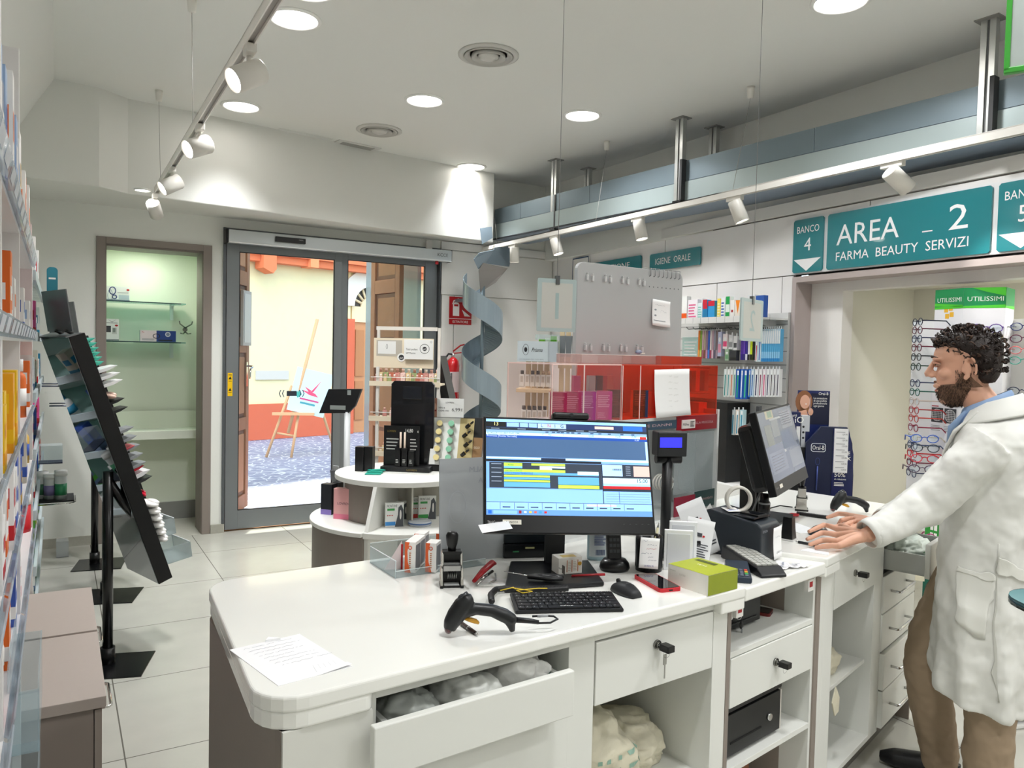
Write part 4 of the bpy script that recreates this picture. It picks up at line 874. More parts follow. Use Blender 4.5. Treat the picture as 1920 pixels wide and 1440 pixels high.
# ---- red phone
qa, qb, qc = at(1176, 1086, T1), at(1276, 1118, T1), at(1213, 1081, T1)
phone('phone in a red case lying right of the mouse', ((qa.x+qb.x+qc.x)/3+.012, (qa.y+qb.y+qc.y)/3-.012, T1), math.atan2(at(1240, 1124, T1).y-at(1176, 1087, T1).y, at(1240, 1124, T1).x-at(1176, 1087, T1).x)+PI/2, M('#c3202c', .45), .070, .148)
# ---- barcode scanner
def scanner(label, loc, ang, mat=M('#16181a', .38), grp='barcode scanners'):
    t = thing('barcode_scanner', label, 'scanner', loc, (0, 0, ang), grp)
    b = MB(mat); b.tube([(.014, 0, .016), (.018, 0, .030), (.029, 0, .048), (.045, 0, .072), (.058, 0, .086), (.066, 0, .090)], [.014, .0185, .022, .022, .016, .008], 16)
    b.tube([(.045, 0, .058), (.075, 0, .062), (.112, 0, .057), (.140, 0, .045), (.160, 0, .033), (.168, 0, .028)], [.018, .014, .0145, .0165, .0145, .008], 16)
    b.tube([(.150, 0, .036), (.158, 0, .020), (.161, 0, .006)], [.013, .010, .0065], 12)
    o = b.build('body', t); remesh(o, .0028, 3)
    MB(M('#c9942a', .4)).tube([(.05, 0, .040), (.062, 0, .037), (.074, 0, .033), (.082, 0, .028)], [.004, .006, .006, .003], 8).build('trigger', t)
    MB(M('#4a1a1c', .1, coat=1)).ell((.012, 0, .018), (.010, .015, .012), 14, 8).build('scan_window', t)
    MB(M('#303337', .25)).tube([(.026, -.0, .066), (.042, -.0, .088), (.054, 0, .101)], [.004, .010, .004], 8).build('top_inlay', t)
    return t
sA, sB = at(838, 1192, T1), at(957, 1188, T1); sang = math.atan2(sB.y-sA.y, sB.x-sA.x)
t = scanner('black barcode scanner lying on the near worktop, cord looping away', (sA.x-.01, sA.y, T1), sang)
b = MB(PLB); b.tube([(.165, 0, .034), (.20, 0, .030), (.222, 0, .026)], [.007, .006, .005], 10); b.tube([(.222, 0, .024), (.25, .0, .024), (.27, .012, .028), (.262, .02, .032), (.24, .02, .034), (.21, .018, .034)], .0025, 8)
b.m(M('#9a9c9e', .4)).tube([(.222, .018, .034), (.248, .02, .0335)], .0032, 8); b.build('cable_tail', t)
# coiled cord
pts = [at(922, 1128, T1+.03), at(920, 1115, T1+.02), at(930, 1105, T1+.014), at(948, 1103, T1+.012), at(975, 1104, T1+.010), at(1020, 1106, T1+.010), at(1068, 1103, T1+.010)]
fine = []
for i in range(len(pts)-1):
    for k in range(14): fine.append(pts[i].lerp(pts[i+1], k/14))
tag(MB(M('#141416', .5)).tube(fine, [.0085 if k % 2 else .0068 for k in range(len(fine))], 10).build('coiled_cable', None), 'thick black coiled cord running behind the compact keyboard', 'cable')
# yellow rubber bands
b = MB(M('#e6c73a', .5)); b.tube([at(938, 1107, T1+.018), at(960, 1102, T1+.022), at(985, 1106, T1+.021), at(998, 1109, T1+.019), at(980, 1112, T1+.02), at(968, 1107, T1+.022), at(1010, 1103, T1+.02), at(1026, 1103, T1+.016)], .0014, 6)
b.tube([at(945, 1108, T1+.004), at(958, 1098, T1+.01), at(966, 1104, T1+.022)], .0014, 6)
tag(b.build('rubber_band', None), 'yellow rubber bands around the coiled cord', 'rubber band')
# pens
def pen(label, A, B, col=PLB, r=.0045, tip=CHROME):
    A, B = Vector(A), Vector(B); t = thing('pen', label, 'pen', A); L = B-A
    MB(col).tube([L*.08, L*.5, L*.86], [r, r*1.05, r], 12).build('barrel', t); MB(tip).tube([L*.86, L*.97, L], [r*.95, r*.35, r*.12], 12).build('tip', t); MB(tip).tube([L*0, L*.08], [r*.5, r*.6], 10).tube([L*.48, L*.51], [r*1.15, r*1.15], 12).build('ring', t)
pen('brown and silver pen lying under the near barcode scanner', at(862, 1166, T1+.006), at(896, 1190, T1+.005), M('#3a2c28', .35))
# ---- self-inking stamp
def stamp(label, loc, ang, sc=1.0):
    t = thing('self_inking_stamp', label, 'stamp', loc, (0, 0, ang), 'self-inking stamps'); t.scale = (sc,)*3
    SV = M('#c6c4bd', .25, .7)
    for sgn in (-1, 1):
        x = sgn*.030
        b = MB(SV); b.box(x-.003, -.022, .004, x+.003, .020, .058); b.prism([(-.028, .003), (.026, .003), (.020, .03), (-.020, .03)], x-.004, x+.004, 'x'); b.build('side_frame', t, bevel=.0015)
        b = MB(SV); b.box(x*.92-.003, -.018, .062, x*.92+.003, .016, .102); b.build('upper_arm', t, bevel=.0015)
        MB(BLK).box(x-.005, -.030, .0, x+.005, .028, .008).build('rubber_foot', t, bevel=.002)
    b = MB(BLK); b.box(-.028, .010, .004, .028, .022, .060); b.box(-.028, -.022, .052, .028, .018, .066); b.box(-.028, .008, .062, .028, .016, .106); b.box(-.028, -.018, .098, .028, .016, .106); b.box(-.028, -.024, .002, .028, .022, .006); b.build('housing', t, bevel=.001)
    MB(M('#a8a8a6', .3, .6)).box(-.026, -.026, .050, .026, -.014, .066).build('cross_bar', t, bevel=.002)
    MB(M('#8f9190', .4)).box(-.024, -.014, .066, .024, .006, .070).build('ink_pad', t)
    b = MB(M('#9a9a98', .3, .7))
    for i in range(5): b.cyl((-.012+i*.006, -.002, .032), (-.0095+i*.006, -.002, .032), .011, n=14)
    b.m(M('#bfc1c0')).box(-.022, -.02, .006, .022, .01, .008); b.build('date_wheels', t)
    MB(BLK).lathe([(0, .106), (.011, .106), (.011, .116), (.014, .124), (.0165, .140), (.017, .152), (.013, .160), (.006, .163), (0, .163)], (0, -.001, 0), 20, sx=1.1, sy=.8).build('handle', t)
p = at(846, 1098, T1); stamp('silver and black self-inking stamp standing beside the near scanner', (p.x, p.y, T1), ka+R(2), .94)
# ---- stapler, white scrap, scissors-like tool
p = at(900, 1092, T1); q = at(944, 1070, T1); a = math.atan2(q.y-p.y, q.x-p.x)
t = thing('stapler', 'red plier stapler lying behind the silver stamp', 'stapler', p, (0, 0, a))
MB(M('#a5151f', .35)).tube([(-.035, 0, .012), (.02, 0, .030), (.07, 0, .040), (.085, 0, .034)], [.006, .010, .011, .006], 10, flat=.8).build('upper_arm', t)
MB(CHROME).tube([(-.035, -.012, .004), (.0, -.008, .012), (.06, -.006, .018)], [.003, .006, .005], 8).build('lower_arm', t)
MB(CHROME).tube([(.0, -.03, .003), (.03, -.034, .004), (.055, -.02, .006), (.07, -.01, .01)], .0025, 6).build('spring', t)
p = at(920, 1092, T1); b = MB(PAPER); b.prism([(-.04, -.03), (.05, -.025), (.052, .03), (-.035, .035)], 0, .0012); b.m(M('#d08a5a')); scrib(b, -.03, .03, -.01, .004, .0015, 6, top=True)
tag(b.build('paper_note', None, p, (0, 0, ka)), 'small white note under the red stapler', 'paper')
p = at(1010, 1085, T1+.02)
t = thing('scissors', 'black-handled scissors lying on the monitor stand base', 'scissors', p, (0, 0, R(-38)))
MB(CHROME).tube([(-.10, .01, .012), (-.02, 0, .006)], [.002, .006], 8, flat=.4).build('blade', t)
for s_ in (-1, 1): MB(PLB).tube([(-.03, .002*s_, .004), (.01, .012*s_, .006), (.04, .018*s_, .006), (.065, .008*s_, .006), (.05, -.002*s_, .006), (.01, .0*s_, .005)], .006, 8).build('handle', t)
# ---- small cartons
def carton(name, label, p, ang, w__, d, h, mats, draw=None, grp=None, rx=0):
    b = MB(mats); b.box(0, 0, 0, w__, d, h)
    if draw: draw(b, w__, d, h)
    return tag(b.build(name, None, p, (rx, 0, ang), bevel=.0008, seg=1), label, 'box', grp)
def dpro(b, w__, d, h):
    e = -.0006
    b.m(M('#b5632f'));
    for x in (.34, .55, .80): b.rect(w__*x, h*.12, w__*(x+.03), h*.85, e)
    b.m(M('#c9c4b8')); b.lines(w__*.4, w__*.52, h*.2, h*.8, 6, e); b.lines(w__*.62, w__*.76, h*.2, h*.8, 6, e); b.m(M('#c79a2a')).disc(w__*.9, h*.6, .006, y=e)
    b.m(M('#d8c17a')).top(w__*.2, d*.1, w__*.8, d*.6, h+.0006)
    b.X = rotm('Z', R(90)); b.m(M('#6d6a64')).rect(-d*.85, h*.25, -d*.45, h*.75, e); b.m(INK).text('PropoL', -d*.4, h*.4, .006, e); b.X = None
pp = at(1047, 1078, T1+.014); qq = at(1107, 1072, T1+.014); carton('carton', 'small white PropoL carton standing on the monitor base', pp, math.atan2(qq.y-pp.y, qq.x-pp.x)-R(2), .075, .05, .048, M('#efede6', .5), dpro)
def dgrn(b, w__, d, h):
    b.m(M('#a9b51f', .35)).top(0, 0, w__, d, h+.0006); b.m(M('#f2f2e0')).text('IDI', w__*.35, d*.5, .010, h+.0012, top=True, wid=.03); b.m(M('#4d5a14')).top(w__*.1, d*.75, w__*.6, d*.9, h+.0012); b.m(M('#b9b8ae')).text('tampon', w__*.05, h*.72, .005, -.0006); b.text('LUCIDI', w__*.3, h*.6, .005, -.0006)
    b.m(M('#8d9a1c', .3)); b.quad((w__+.0006, 0, 0), (w__+.0006, d, 0), (w__+.0006, d, h), (w__+.0006, 0, h))
b0, b1, b2 = at(1252, 1093, T1), at(1327, 1118, T1), at(1373, 1101, T1)
t_ = math.atan2(b1.y-b0.y, b1.x-b0.x); carton('carton', 'white and olive-green carton at the right end of the near worktop', b0, t_, (b1-b0).length, (b2-b1).length, .056, M('#ecebe3', .45), dgrn)
p = at(1352, 1100, T1); carton('carton', 'tiny white carton behind the olive-green carton', p, t_+R(60), .03, .05, .035, M('#e6e4da', .5), lambda b, w__, d, h: b.m(GREYINK).lines(.003, w__*.9, .004, h*.5, 4, -.0006))
# ---- cordless phone
p = at(1152, 1068, T1); t = thing('cordless_phone', 'black cordless phone in its charging cradle under the lit monitor', 'phone', p, (0, 0, R(-24)))
b = MB(M('#0e0f11', .3)); b.lathe([(0, 0), (.043, 0), (.047, .008), (.044, .022), (.034, .034), (0, .036)], n=28, sy=.85); b.build('cradle', t)
b = MB(M('#131416', .35)); b.X = rotm('X', R(-14)) ; b.box(-.022, -.012, .026, .022, .014, .175); b.m(M('#d9dccf', .3)); b.rect(-.014, .145, .014, .160, -.0125)
hs = b.build('handset', t, bevel=.006)
b = MB(M('#3a3c40', .4)); b.X = rotm('X', R(-14))
for r_ in range(5):
    for c_ in range(3): b.box(-.015+c_*.011, -.0138, .05+r_*.017, -.007+c_*.011, -.012, .06+r_*.017)
b.build('keypad', hs)
# ---- pen cup with pens and note
p = at(1216, 1068, T1); t = thing('pen_cup', 'black mesh pen cup behind the handwritten note', 'cup', p)
MB(M('#121316', .35, .3)).lathe([(.0, 0), (.040, 0), (.041, .105), (.039, .105), (.038, .004), (0, .004)], n=28).build('cup', t)
b = MB(M('#1c1e22', .3, .4))
for i in range(28): a = 2*PI*i/28; b.tube([(.0412*math.cos(a), .0412*math.sin(a), .01), (.0412*math.cos(a+.25), .0412*math.sin(a+.25), .098)], .0006, 4)
b.build('mesh', t)
for x, y, hx, hz, c_, lab in ((-.012, .01, -.035, .165, M('#8a8c8e', .3), 'grey pen in the black cup, left one'), (.01, .0, .012, .17, M('#a9abad', .3), 'silver pen in the black cup, right one'), (.02, .015, .05, .14, M('#c9c3a0', .4), 'pale yellow pen in the black cup')):
    pen(lab, p+Vector((x, y, .01)), p+Vector((hx, y, hz)), c_, .004)
def dn(b):
    ii = M('#56607a', .6); b.m(ii)
    for z, x0, x1 in ((.078, -.024, -.008), (.068, -.008, .020), (.042, -.024, .006), (.032, -.004, .014), (.022, -.002, .022)): scrib(b, x0, x1, z, .004, -.0032-(1-z/.09)**2*.006, 5)
    scrib(b, -.012, .02, .056, .004, -.0042, 6, RED); b.m(M('#2f3f9a')).text('QUEEN 95', -.014, .006, .005, -.0095, wid=.028)
note('paper_note', 'small handwritten note leaning against the black pen cup', at(1216, 1068, T1)+Vector((-.034, -.036, .018)), tilt(R(-28), R(4), R(-4)), .058, .09, .006, dn)
# ---- white leaning frames / folder
for dx, lab, hh in ((0, 'white folder standing behind the pen cup, front one', .125), (.03, 'white folder standing behind the pen cup, rear one', .14)):
    p = at(1244+dx*300, 1068-dx*300, T1); b = MB(M('#eceef0', .35)); b.box(0, 0, 0, .085, .012, hh); b.m(M('#d3d6da', .4)).box(.008, -.002, .01, .077, 0, hh-.01)
    tag(b.build('white_folder', None, p, (R(4), 0, R(-38)), bevel=.002), lab, 'folder')
# ---- hand gel bottle behind the monitor
p = at(1122, 1048, T1); t = thing('gel_bottle', 'pale blue hand gel bottle with a barcode behind the monitor', 'bottle', p, (0, 0, R(-25)))
MB(M('#a8c4cf', .2)).lathe([(0, 0), (.036, 0), (.038, .01), (.038, .12), (.03, .145), (.014, .16), (0, .16)], n=24, sy=.6).build('body', t)
b = MB(M('#d5dee2', .5)); b.ringloft([[(.0385*math.sin(a), -.0385*.6*math.cos(a)-.0005, z) for a in [R(-60+12*k) for k in range(11)]] for z in (.012, .11)], False, False); b.m(M('#2d4a86'))
for i in range(10): b.rect(-.014+i*.003, .018, -.0125+i*.003, .036, -.0245)
b.lines(-.02, .02, .05, .1, 8, -.0245); b.build('label', t)
# dark router + terminal boxes behind monitor
p = at(965, 1058, T1); b = MB(M('#14171a', .2)); b.box(0, 0, 0, .17, .09, .045); b.m(M('#2f7a4a', .3)); b.rect(.03, .02, .05, .024, -.0006); b.m(M('#a8a878', .3)).rect(.07, .03, .1, .036, -.0006)
tag(b.build('network_box', None, p+Vector((.0, .07, 0)), (0, 0, R(-20)), bevel=.004), 'glossy black electronic box behind the monitor stand', 'electronics')
b = MB(M('#1c2226', .15)); b.box(0, 0, 0, .15, .08, .03); tag(b.build('network_box', None, p+Vector((.005, .075, .046)), (0, 0, R(-18)), bevel=.003), 'second black box stacked on the electronic box behind the monitor stand', 'electronics')
# ---- customer display on pole
p = at(1246, 1040, T1); pc = onp(1240, 834, p, (CF.x, CF.y, 0)); 
t = thing('customer_display', 'black pole display with a bright blue readout right of the lit monitor', 'display', (p.x, p.y, T1), (0, 0, R(-22)))
hz = pc.z-T1; MB(PLB).cyl((0, 0, 0), (0, 0, hz-.04), .017, n=16).build('pole', t); MB(PLB).lathe([(0, 0), (.05, 0), (.05, .008), (.02, .014), (0, .014)], n=24).build('base', t)
b = MB(PLB2); b.box(-.045, -.03, hz-.035, .055, .03, hz+.045); b.build('head', t, bevel=.004); MB(PLB).cyl((-.04, 0, hz-.045), (.045, 0, hz-.045), .016, n=14).build('hinge', t)
b = MB(M('#2b2bd8', .3, emit=1.6)); b.rect(-.038, hz-.005, .036, hz+.028, -.031); b.build('readout', t)
# ---- grey frosted poster stand left of monitor
P1_, P2_ = at(826, 1072, T1), at(985, 1092, T1)
pa, pb = at(824, 1058, T1), at(992, 1040, T1)
hgt = onp(822, 868, (pa.x, pa.y, 0), (CF.x, CF.y, 0)).z-T1; an = math.atan2(pb.y-pa.y, pb.x-pa.x)
b = MB(glassy('#c3c7ca', .72, .25)); b.box(0, 0, 0, (pb-pa).length, .004, hgt+.01)
b.m(M('#8c9196', .5)); b.text('VICALM', .10, hgt-.035, .018, -.0005, mirror=True, wid=.09); b.text('GUA', .13, hgt-.07, .018, -.0005, mirror=True, wid=.05)
b.m(M('#a9aeb3', .5)); b.ring(.06, hgt*.55, .03, .002, -.0005, rz=.05)
tag(b.build('poster_holder', None, pa, (R(-3), 0, an)), 'frosted grey acrylic poster holder left of the lit monitor', 'holder')
# ---- clear tray with orange and white cartons
q0, q1, q2 = at(686, 1052, T1), at(748, 1083, T1), at(840, 1112, T1); A0 = Vector((q0.x, q0.y, T1))
t = thing('acrylic_tray', 'clear acrylic tray on the near worktop holding orange cartons', 'tray', (.83, 2.03, T1), (0, 0, R(2)))
AC2 = glassy('#f2f6f7', .10, .08); eg = M('#dfe8ea', .2)
b = MB(AC2); b.box(0, 0, 0, .30, .19, .003); b.box(0, 0, 0, .003, .19, .05); b.box(0, .187, 0, .30, .19, .06); b.box(.0, 0, 0, .30, .003, .02); b.m(eg); b.box(0, 0, .0495, .003, .19, .051); b.box(0, .187, .0595, .30, .19, .061); b.box(0, 0, .0195, .30, .003, .021); b.box(0, 0, 0, .0015, .0015, .05)
b.build('tray_shell', t)
ORM = M('#e8642c', .45)
def dor(b, w__, d, h):
    # spine facing the viewer (-y): white with orange arc at left; barcode lines
    e = -.0006
    b.m(ORM).rect(0, 0, w__*.22, h, e); b.prism([(w__*.2, 0), (w__*.6, 0), (w__*.3, h*.35), (w__*.25, h*.7), (w__*.45, h), (w__*.2, h)], .0006, .0008, 'y')
    b.m(M('#d9541f')).ring(w__*.5, h*.82, .006, .0025, e*2); b.m(M('#c77a4a')); b.lines(w__*.42, w__*.62, h*.15, h*.7, 8, e*2)
    b.X = rotm('Z', R(90), (w__, 0, 0)); b.m(M('#7b7e86')); 
    for i in range(12): b.rect(w__+.004+i*(d-.008)/12, h*.08, w__+.004+(i+.6)*(d-.008)/12, h*.9, -.0006)
    b.X = None
for i, (x, y, lab) in enumerate(((.045, .035, 'orange and white carton at the front left of the clear tray'), (.10, .010, 'orange and white carton at the front right of the clear tray'), (.085, .085, 'orange and white carton in the second row of the clear tray'), (.12, .13, 'orange and white carton at the back of the clear tray'), (.18, .10, 'orange and white carton at the far right of the clear tray'))):
    p = t.location+Matrix.Rotation(R(2), 3, 'Z') @ Vector((x, y, .0035)); carton('medicine_carton', lab, p, R(-42), .032, .05, .086+(.0 if i else .004), M('#f3f1ee', .4), dor, 'orange and white cartons in the tray')
p = t.location+Vector((.03, .08, .0035)); b = MB(M('#e6d6d6', .4)); b.prism([(-.03, 0), (.02, 0), (.02, .085)], 0, .003, 'y'); b.m(RED).box(.018, -.004, 0, .024, .0, .075); tag(b.build('leaflet', None, p, (0, 0, R(-20))), 'folded leaflet with a red edge at the left of the clear tray', 'leaflet')
# ---- handwritten sheet
c = [at(*q, T1) for q in ((522, 1287), (660, 1250), (625, 1190), (488, 1208))]
ax = math.atan2(c[1].y-c[0].y, c[1].x-c[0].x); w_ = (c[1]-c[0]).length; h_ = (c[3]-c[0]).length
b = MB(M('#f0f0f2', .6)); b.prism([(0, 0), (w_, 0), (w_-.01, h_), (-.012, h_)], 0, .001); b.quad((w_*.55, -.001, .0012), (w_, 0, .006), (w_, .02, .004), (w_*.6, .03, .0012))
GI = M('#9fa3aa', .7)
for i in range(8): scrib(b, .012+.004*i, .012+.004*i+w_*random.uniform(.4, .75), h_-.02-i*.018, .005, .0014, 8, GI, top=True)
b.m(GI)
for k in range(5): b.quad((w_*.55+k*.012, .015, .0014), (w_*.552+k*.012, .015, .0014), (w_*.60+k*.011, .05, .0014), (w_*.598+k*.011, .05, .0014))
b.m(PAPER).prism([(w_*.42, h_-.004), (w_*.62, h_-.01), (w_*.5, h_+.012)], .001, .006)
tag(b.build('handwritten_sheet', None, c[0], (0, 0, ax)), 'white sheet with faint handwriting near the rounded counter end', 'paper')
# ================================================================= middle and far worktop things
# receipt printer
PR = M('#262c33', .4)
a0, a1 = at(1425, 1057, T2), at(1462, 1046, T2); b0 = at(1326, 1038, T2)
pang = math.atan2(a1.y-a0.y, a1.x-a0.x); 
t = thing('receipt_printer', 'dark blue-grey receipt printer with a slip of paper in front', 'printer', (a0.x, a0.y, T2), (0, 0, R(14)))
b = MB(PR); pr = [(0, .0), (0, .115), (.012, .128), (.19, .150), (.215, .14), (.215, 0)]
b.prism(pr, 0, .13, 'x'); b.build('housing', t, bevel=.006, seg=3)
b = MB(M('#1b2026', .3)); b.box(.01, .03, .138, .12, .12, .142); b.build('lid_recess', t)
b = MB(M('#9a9ea4')); b.text('EPSON', .012, .098, .008, -.0012, wid=.03); b.build('maker_mark', t)
t2 = thing('card_reader_pod', 'small black glossy gadget on top of the receipt printer', 'gadget', t.location+Matrix.Rotation(R(14), 3, 'Z') @ Vector((.035, .03, .138)), (0, 0, R(5)))
MB(BLK).box(0, 0, 0, .055, .075, .010).build('body', t2, bevel=.002); MB(M('#14161a', .05)).box(.006, .008, .010, .049, .06, .0105).build('screen', t2)
t2 = thing('tape_roll', 'pale roll of sticky tape standing on the receipt printer', 'tape', t.location+Matrix.Rotation(R(14), 3, 'Z') @ Vector((.075, .125, .184)), (R(90), 0, R(-30)))
b = MB(M('#cfccc4', .35)); b.ringloft([[(r*math.cos(a), r*math.sin(a), z) for a in [2*PI*k/36 for k in range(36)]] for r, z in ((.046, -.009), (.046, .009), (.036, .009), (.036, -.009), (.046, -.009))], False); b.build('tape', t2)
t3 = p_ = t.location+Matrix.Rotation(R(14), 3, 'Z') @ Vector((.02, .13, .1465)); b = MB(PAPER); b.prism([(0, 0), (.05, -.01), (.06, .03), (.01, .045)], 0, .001); b.m(M('#6b7cb8')).prism([(.008, .01), (.05, .003), (.052, .009), (.01, .016)], .0011, .0013)
tag(b.build('paper_note', None, p_, (R(7), 0, 0)), 'small slips of paper on top of the receipt printer', 'paper')
def dsl(b):
    b.m(GREYINK); b.text('cassa', -.012, .115, .006, -.002); scrib(b, -.018, .018, .07, .006, -.003, 6); b.m(INK).text('QUEEN 95', -.018, .02, .007, -.0105, wid=.034)
note('paper_slip', 'narrow printed slip hanging on the front of the receipt printer', t.location+Matrix.Rotation(R(14), 3, 'Z') @ Vector((.085, -.012, .008)), tilt(R(14), R(-3), R(3)), .055, .105, .008, dsl)
# keypad
a0, a1 = at(1430, 1090, T2), at(1467, 1079, T2); 
t = thing('price_keypad', 'black keypad with rows of grey keys in front of the receipt printer', 'keypad', (1.838, 1.59, T2), (0, 0, R(-17)))
b = MB(PLB); b.prism([(0, 0), (0, .008), (.03, .026), (.24, .042), (.25, 0)], 0, .088, 'x'); b.build('base', t, bevel=.005, seg=3)
KX = rotm('X', math.atan2(.016, .21), (0, .03, .026))
for i in range(9):
    for j in range(4):
        kb = MB(M('#b4b5af', .5)); kb.X = KX; kb.box(.009+j*.0185, .040+i*.0215, .0262, .025+j*.0185, .058+i*.0215, .0305); kb.build('key', t)
# card terminal
p = at(1384, 1083, T2); t = thing('card_terminal', 'dark blue card payment terminal with coloured keys behind the olive-green carton', 'card terminal', p, (0, 0, R(-42)))
b = MB(M('#1e2c3c', .35)); b.prism([(-.06, 0), (-.06, .018), (.08, .034), (.09, 0)], -.035, .035, 'x'); b.build('body', t, bevel=.005)
b = MB(M('#15181c', .4)); b.X = rotm('X', R(6.5), (0, -.06, .018))
for j in range(4):
    for i in range(4):
        c_ = '#d03a2c' if (i, j) == (3, 3) else '#d8a62c' if (i, j) == (3, 2) else '#2fa04c' if (i, j) == (3, 1) else '#5f6a78'
        b.m(M(c_, .5)).box(-.026+i*.014, -.05+j*.014, .018, -.017+i*.014, -.041+j*.014, .0205)
b.build('keypad', t)
# chargers / black stands
def pod(label, p, ang, sc=1.):
    t = thing('charging_stand', label, 'charging stand', p, (0, 0, ang), 'black charging stands'); t.scale = (sc,)*3
    MB(M('#c9c9c9', .3)).box(-.026, -.026, 0, .026, .026, .006).build('base', t, bevel=.002)
    MB(M('#101012', .3)).ringloft([[(x*s_, y*s_, z) for x, y in ((-.022, -.022), (.022, -.022), (.022, .022), (-.022, .022))] for z, s_ in ((.006, 1), (.04, .85), (.085, .74))], True, True, False).build('tower', t, bevel=.002)
    MB(M('#5d5f63')).text('hygen', -.010, .04, .006, -.0198, wid=.02).build('maker_mark', t)
pod('black charging stand on a white foot right of the receipt printer', at(1478, 1012, T3), R(20))
pod('black charging stand behind the olive-green carton', at(1302, 1056, T2), R(-30), .9)
# loose receipts and cables on the middle worktop
p = at(1465, 1066, T2)
for i, (dx, dy, a, lab) in enumerate(((.0, .0, .2, 'crumpled till receipt on the lower worktop, front one'), (.03, .02, .7, 'crumpled till receipt on the lower worktop, middle one'), (.06, -.01, -.2, 'crumpled till receipt on the lower worktop, right one'))):
    b = MB(M('#e9e9ea', .6)); n = 6; V = []; 
    for j in range(n+1): V += [(-.035+.07*j/n, -.02, .001+.006*math.sin(j*1.9+i)**2), (-.035+.07*j/n, .02, .001+.008*math.cos(j*1.3+i)**2)]
    b.add(V, [(2*j, 2*j+2, 2*j+3, 2*j+1) for j in range(n)]); b.m(M('#9aa0ae')).top(-.02, -.004, .01, .002, .0095)
    tag(b.build('receipt', None, p+Vector((dx, dy, .001)), (0, 0, a)), lab, 'receipt')
for i, (c, ang, w_, h_, rz, lab) in enumerate((((1300, 1030), -30, .09, .15, -12, 'printed sheet leaning behind the white panels, left one'), ((1330, 1010), -20, .10, .19, 20, 'printed sheet leaning against the display, tilted right'), ((1352, 985), 10, .075, .14, 28, 'grey printed card leaning near the receipt printer'))):
    def dd_(b, w_=w_, h_=h_):
        b.m(M('#3d4046'))
        b.lines(-w_*.4, w_*.4, h_*.15, h_*.5, 7, -.009); b.rect(-w_*.42, h_*.62, w_*.1, h_*.70, -.004); b.m(RED).rect(w_*.12, h_*.62, w_*.2, h_*.66, -.004)
    p = at(c[0], c[1]+30, T2); note('printed_sheet', lab, p, tilt(R(ang), R(12), R(rz)), w_, h_, .008, dd_, m=M('#dfe0e1' if i < 2 else '#a9a9a6', .6))
p = at(1352, 1030, T2)
tag(MB(M('#d8d6d2', .4)).tube([p+Vector((-.03, 0, .004)), p+Vector((-.02, 0, .05)), p+Vector((.0, 0, .062)), p+Vector((.008, 0, .04)), p+Vector((.0, -.02, .012)), p+Vector((-.04, -.03, .006))], .004, 8).build('white_cable', None), 'white cable looping beside the receipt printer', 'cable')
tag(MB(BLK).tube([p+Vector((-.05, -.02, .004)), p+Vector((-.01, -.01, .03)), p+Vector((.03, 0, .05)), p+Vector((.04, -.03, .02)), p+Vector((.0, -.05, .006)), p+Vector((-.06, -.05, .005))], .0025, 6).build('black_cable', None), 'thin black cable looping beside the receipt printer', 'cable')
# ---- monitor 2
t = thing('computer_monitor', 'black monitor seen from the side in front of the pharmacist, screen painted with a reflection of shelves', 'monitor', (2.498, 2.016, 1.102), tilt(R(25.1), R(15.9), R(1.6)))
w_, h_ = .49, .32
MB(M('#0d0e11', .3)).box(-w_/2, 0, 0, w_/2, .03, h_).build('housing', t, bevel=.003)
b = MB(M('#0a0b0d', .35)); b.box(-w_/2+.03, .03, .02, w_/2-.06, .10, h_-.04); b.build('back_cover', t, bevel=.02)
sb = MB(M('#5d6878', .12, coat=1)); X0, X1, Z0, Z1 = -w_/2+.007, w_/2-.007, .05, h_-.007; sb.rect(X0, Z0, X1, Z1, -.0005); LY[0] = 0
def V2(u0, v0, u1, v1, c, k=0):  # one colour patch of the shelf reflection painted on the screen
    LY[0] += 1; sb.m(M(c, .14, coat=1)).quad(*[(X0+(X1-X0)*(u+k*(.5-v)), -.0006-.00002*LY[0], Z1-(Z1-Z0)*v) for u, v in ((u0, v1), (u1, v1), (u1, v0), (u0, v0))])
for q in ((0, 0, 1, .5, '#6f7984'), (0, .5, 1, 1, '#77829a'), (.2, 0, .42, .12, '#b9b391'), (.26, .01, .38, .10, '#7f9a78'), (.5, .35, .85, .62, '#4c6384'), (.86, .42, 1, .62, '#56687f'), (.3, .15, .5, .4, '#8a9090'), (.6, .05, .95, .32, '#8a9097'), (.62, .66, 1, .93, '#8f97a6'), (.05, .6, .5, .9, '#8a92a8'), (.1, .2, .28, .5, '#81877f'), (.28, .12, .6, .15, '#b4b8b4'), (.5, .62, .55, .66, '#c4c8cc')): V2(*q)
for i in range(6): V2(.62, .08+i*.035, .9, .09+i*.035, '#5d6674'); V2(.1, .65+i*.04, .42, .655+i*.04, '#646c82')
sb.build('screen', t)
b = MB(M('#e8e4d8', .5)).rect(-w_/2+.06, .022, -w_/2+.10, .036, -.0015); b.build('name_sticker', t)
MB(M('#9a9ca0')).text('ThinkCentre', -w_/2+.012, .025, .007, -.0012, wid=.034).build('maker_mark', t)
bp = at(1440, 975, T3); MI = (Matrix.Translation(t.location) @ t.rotation_euler.to_matrix().to_4x4()).inverted()
b = MB(M('#0e0f11', .35)); b.X = Matrix.Translation(Vector((2.47, 2.13, T3))) @ Matrix.Rotation(R(25), 4, 'Z'); b.box(-.1, -.08, 0, .14, .12, .012); b.box(-.03, .02, .012, .03, .04, .34); o = b.build('stand', t, bevel=.003); o.matrix_parent_inverse = MI
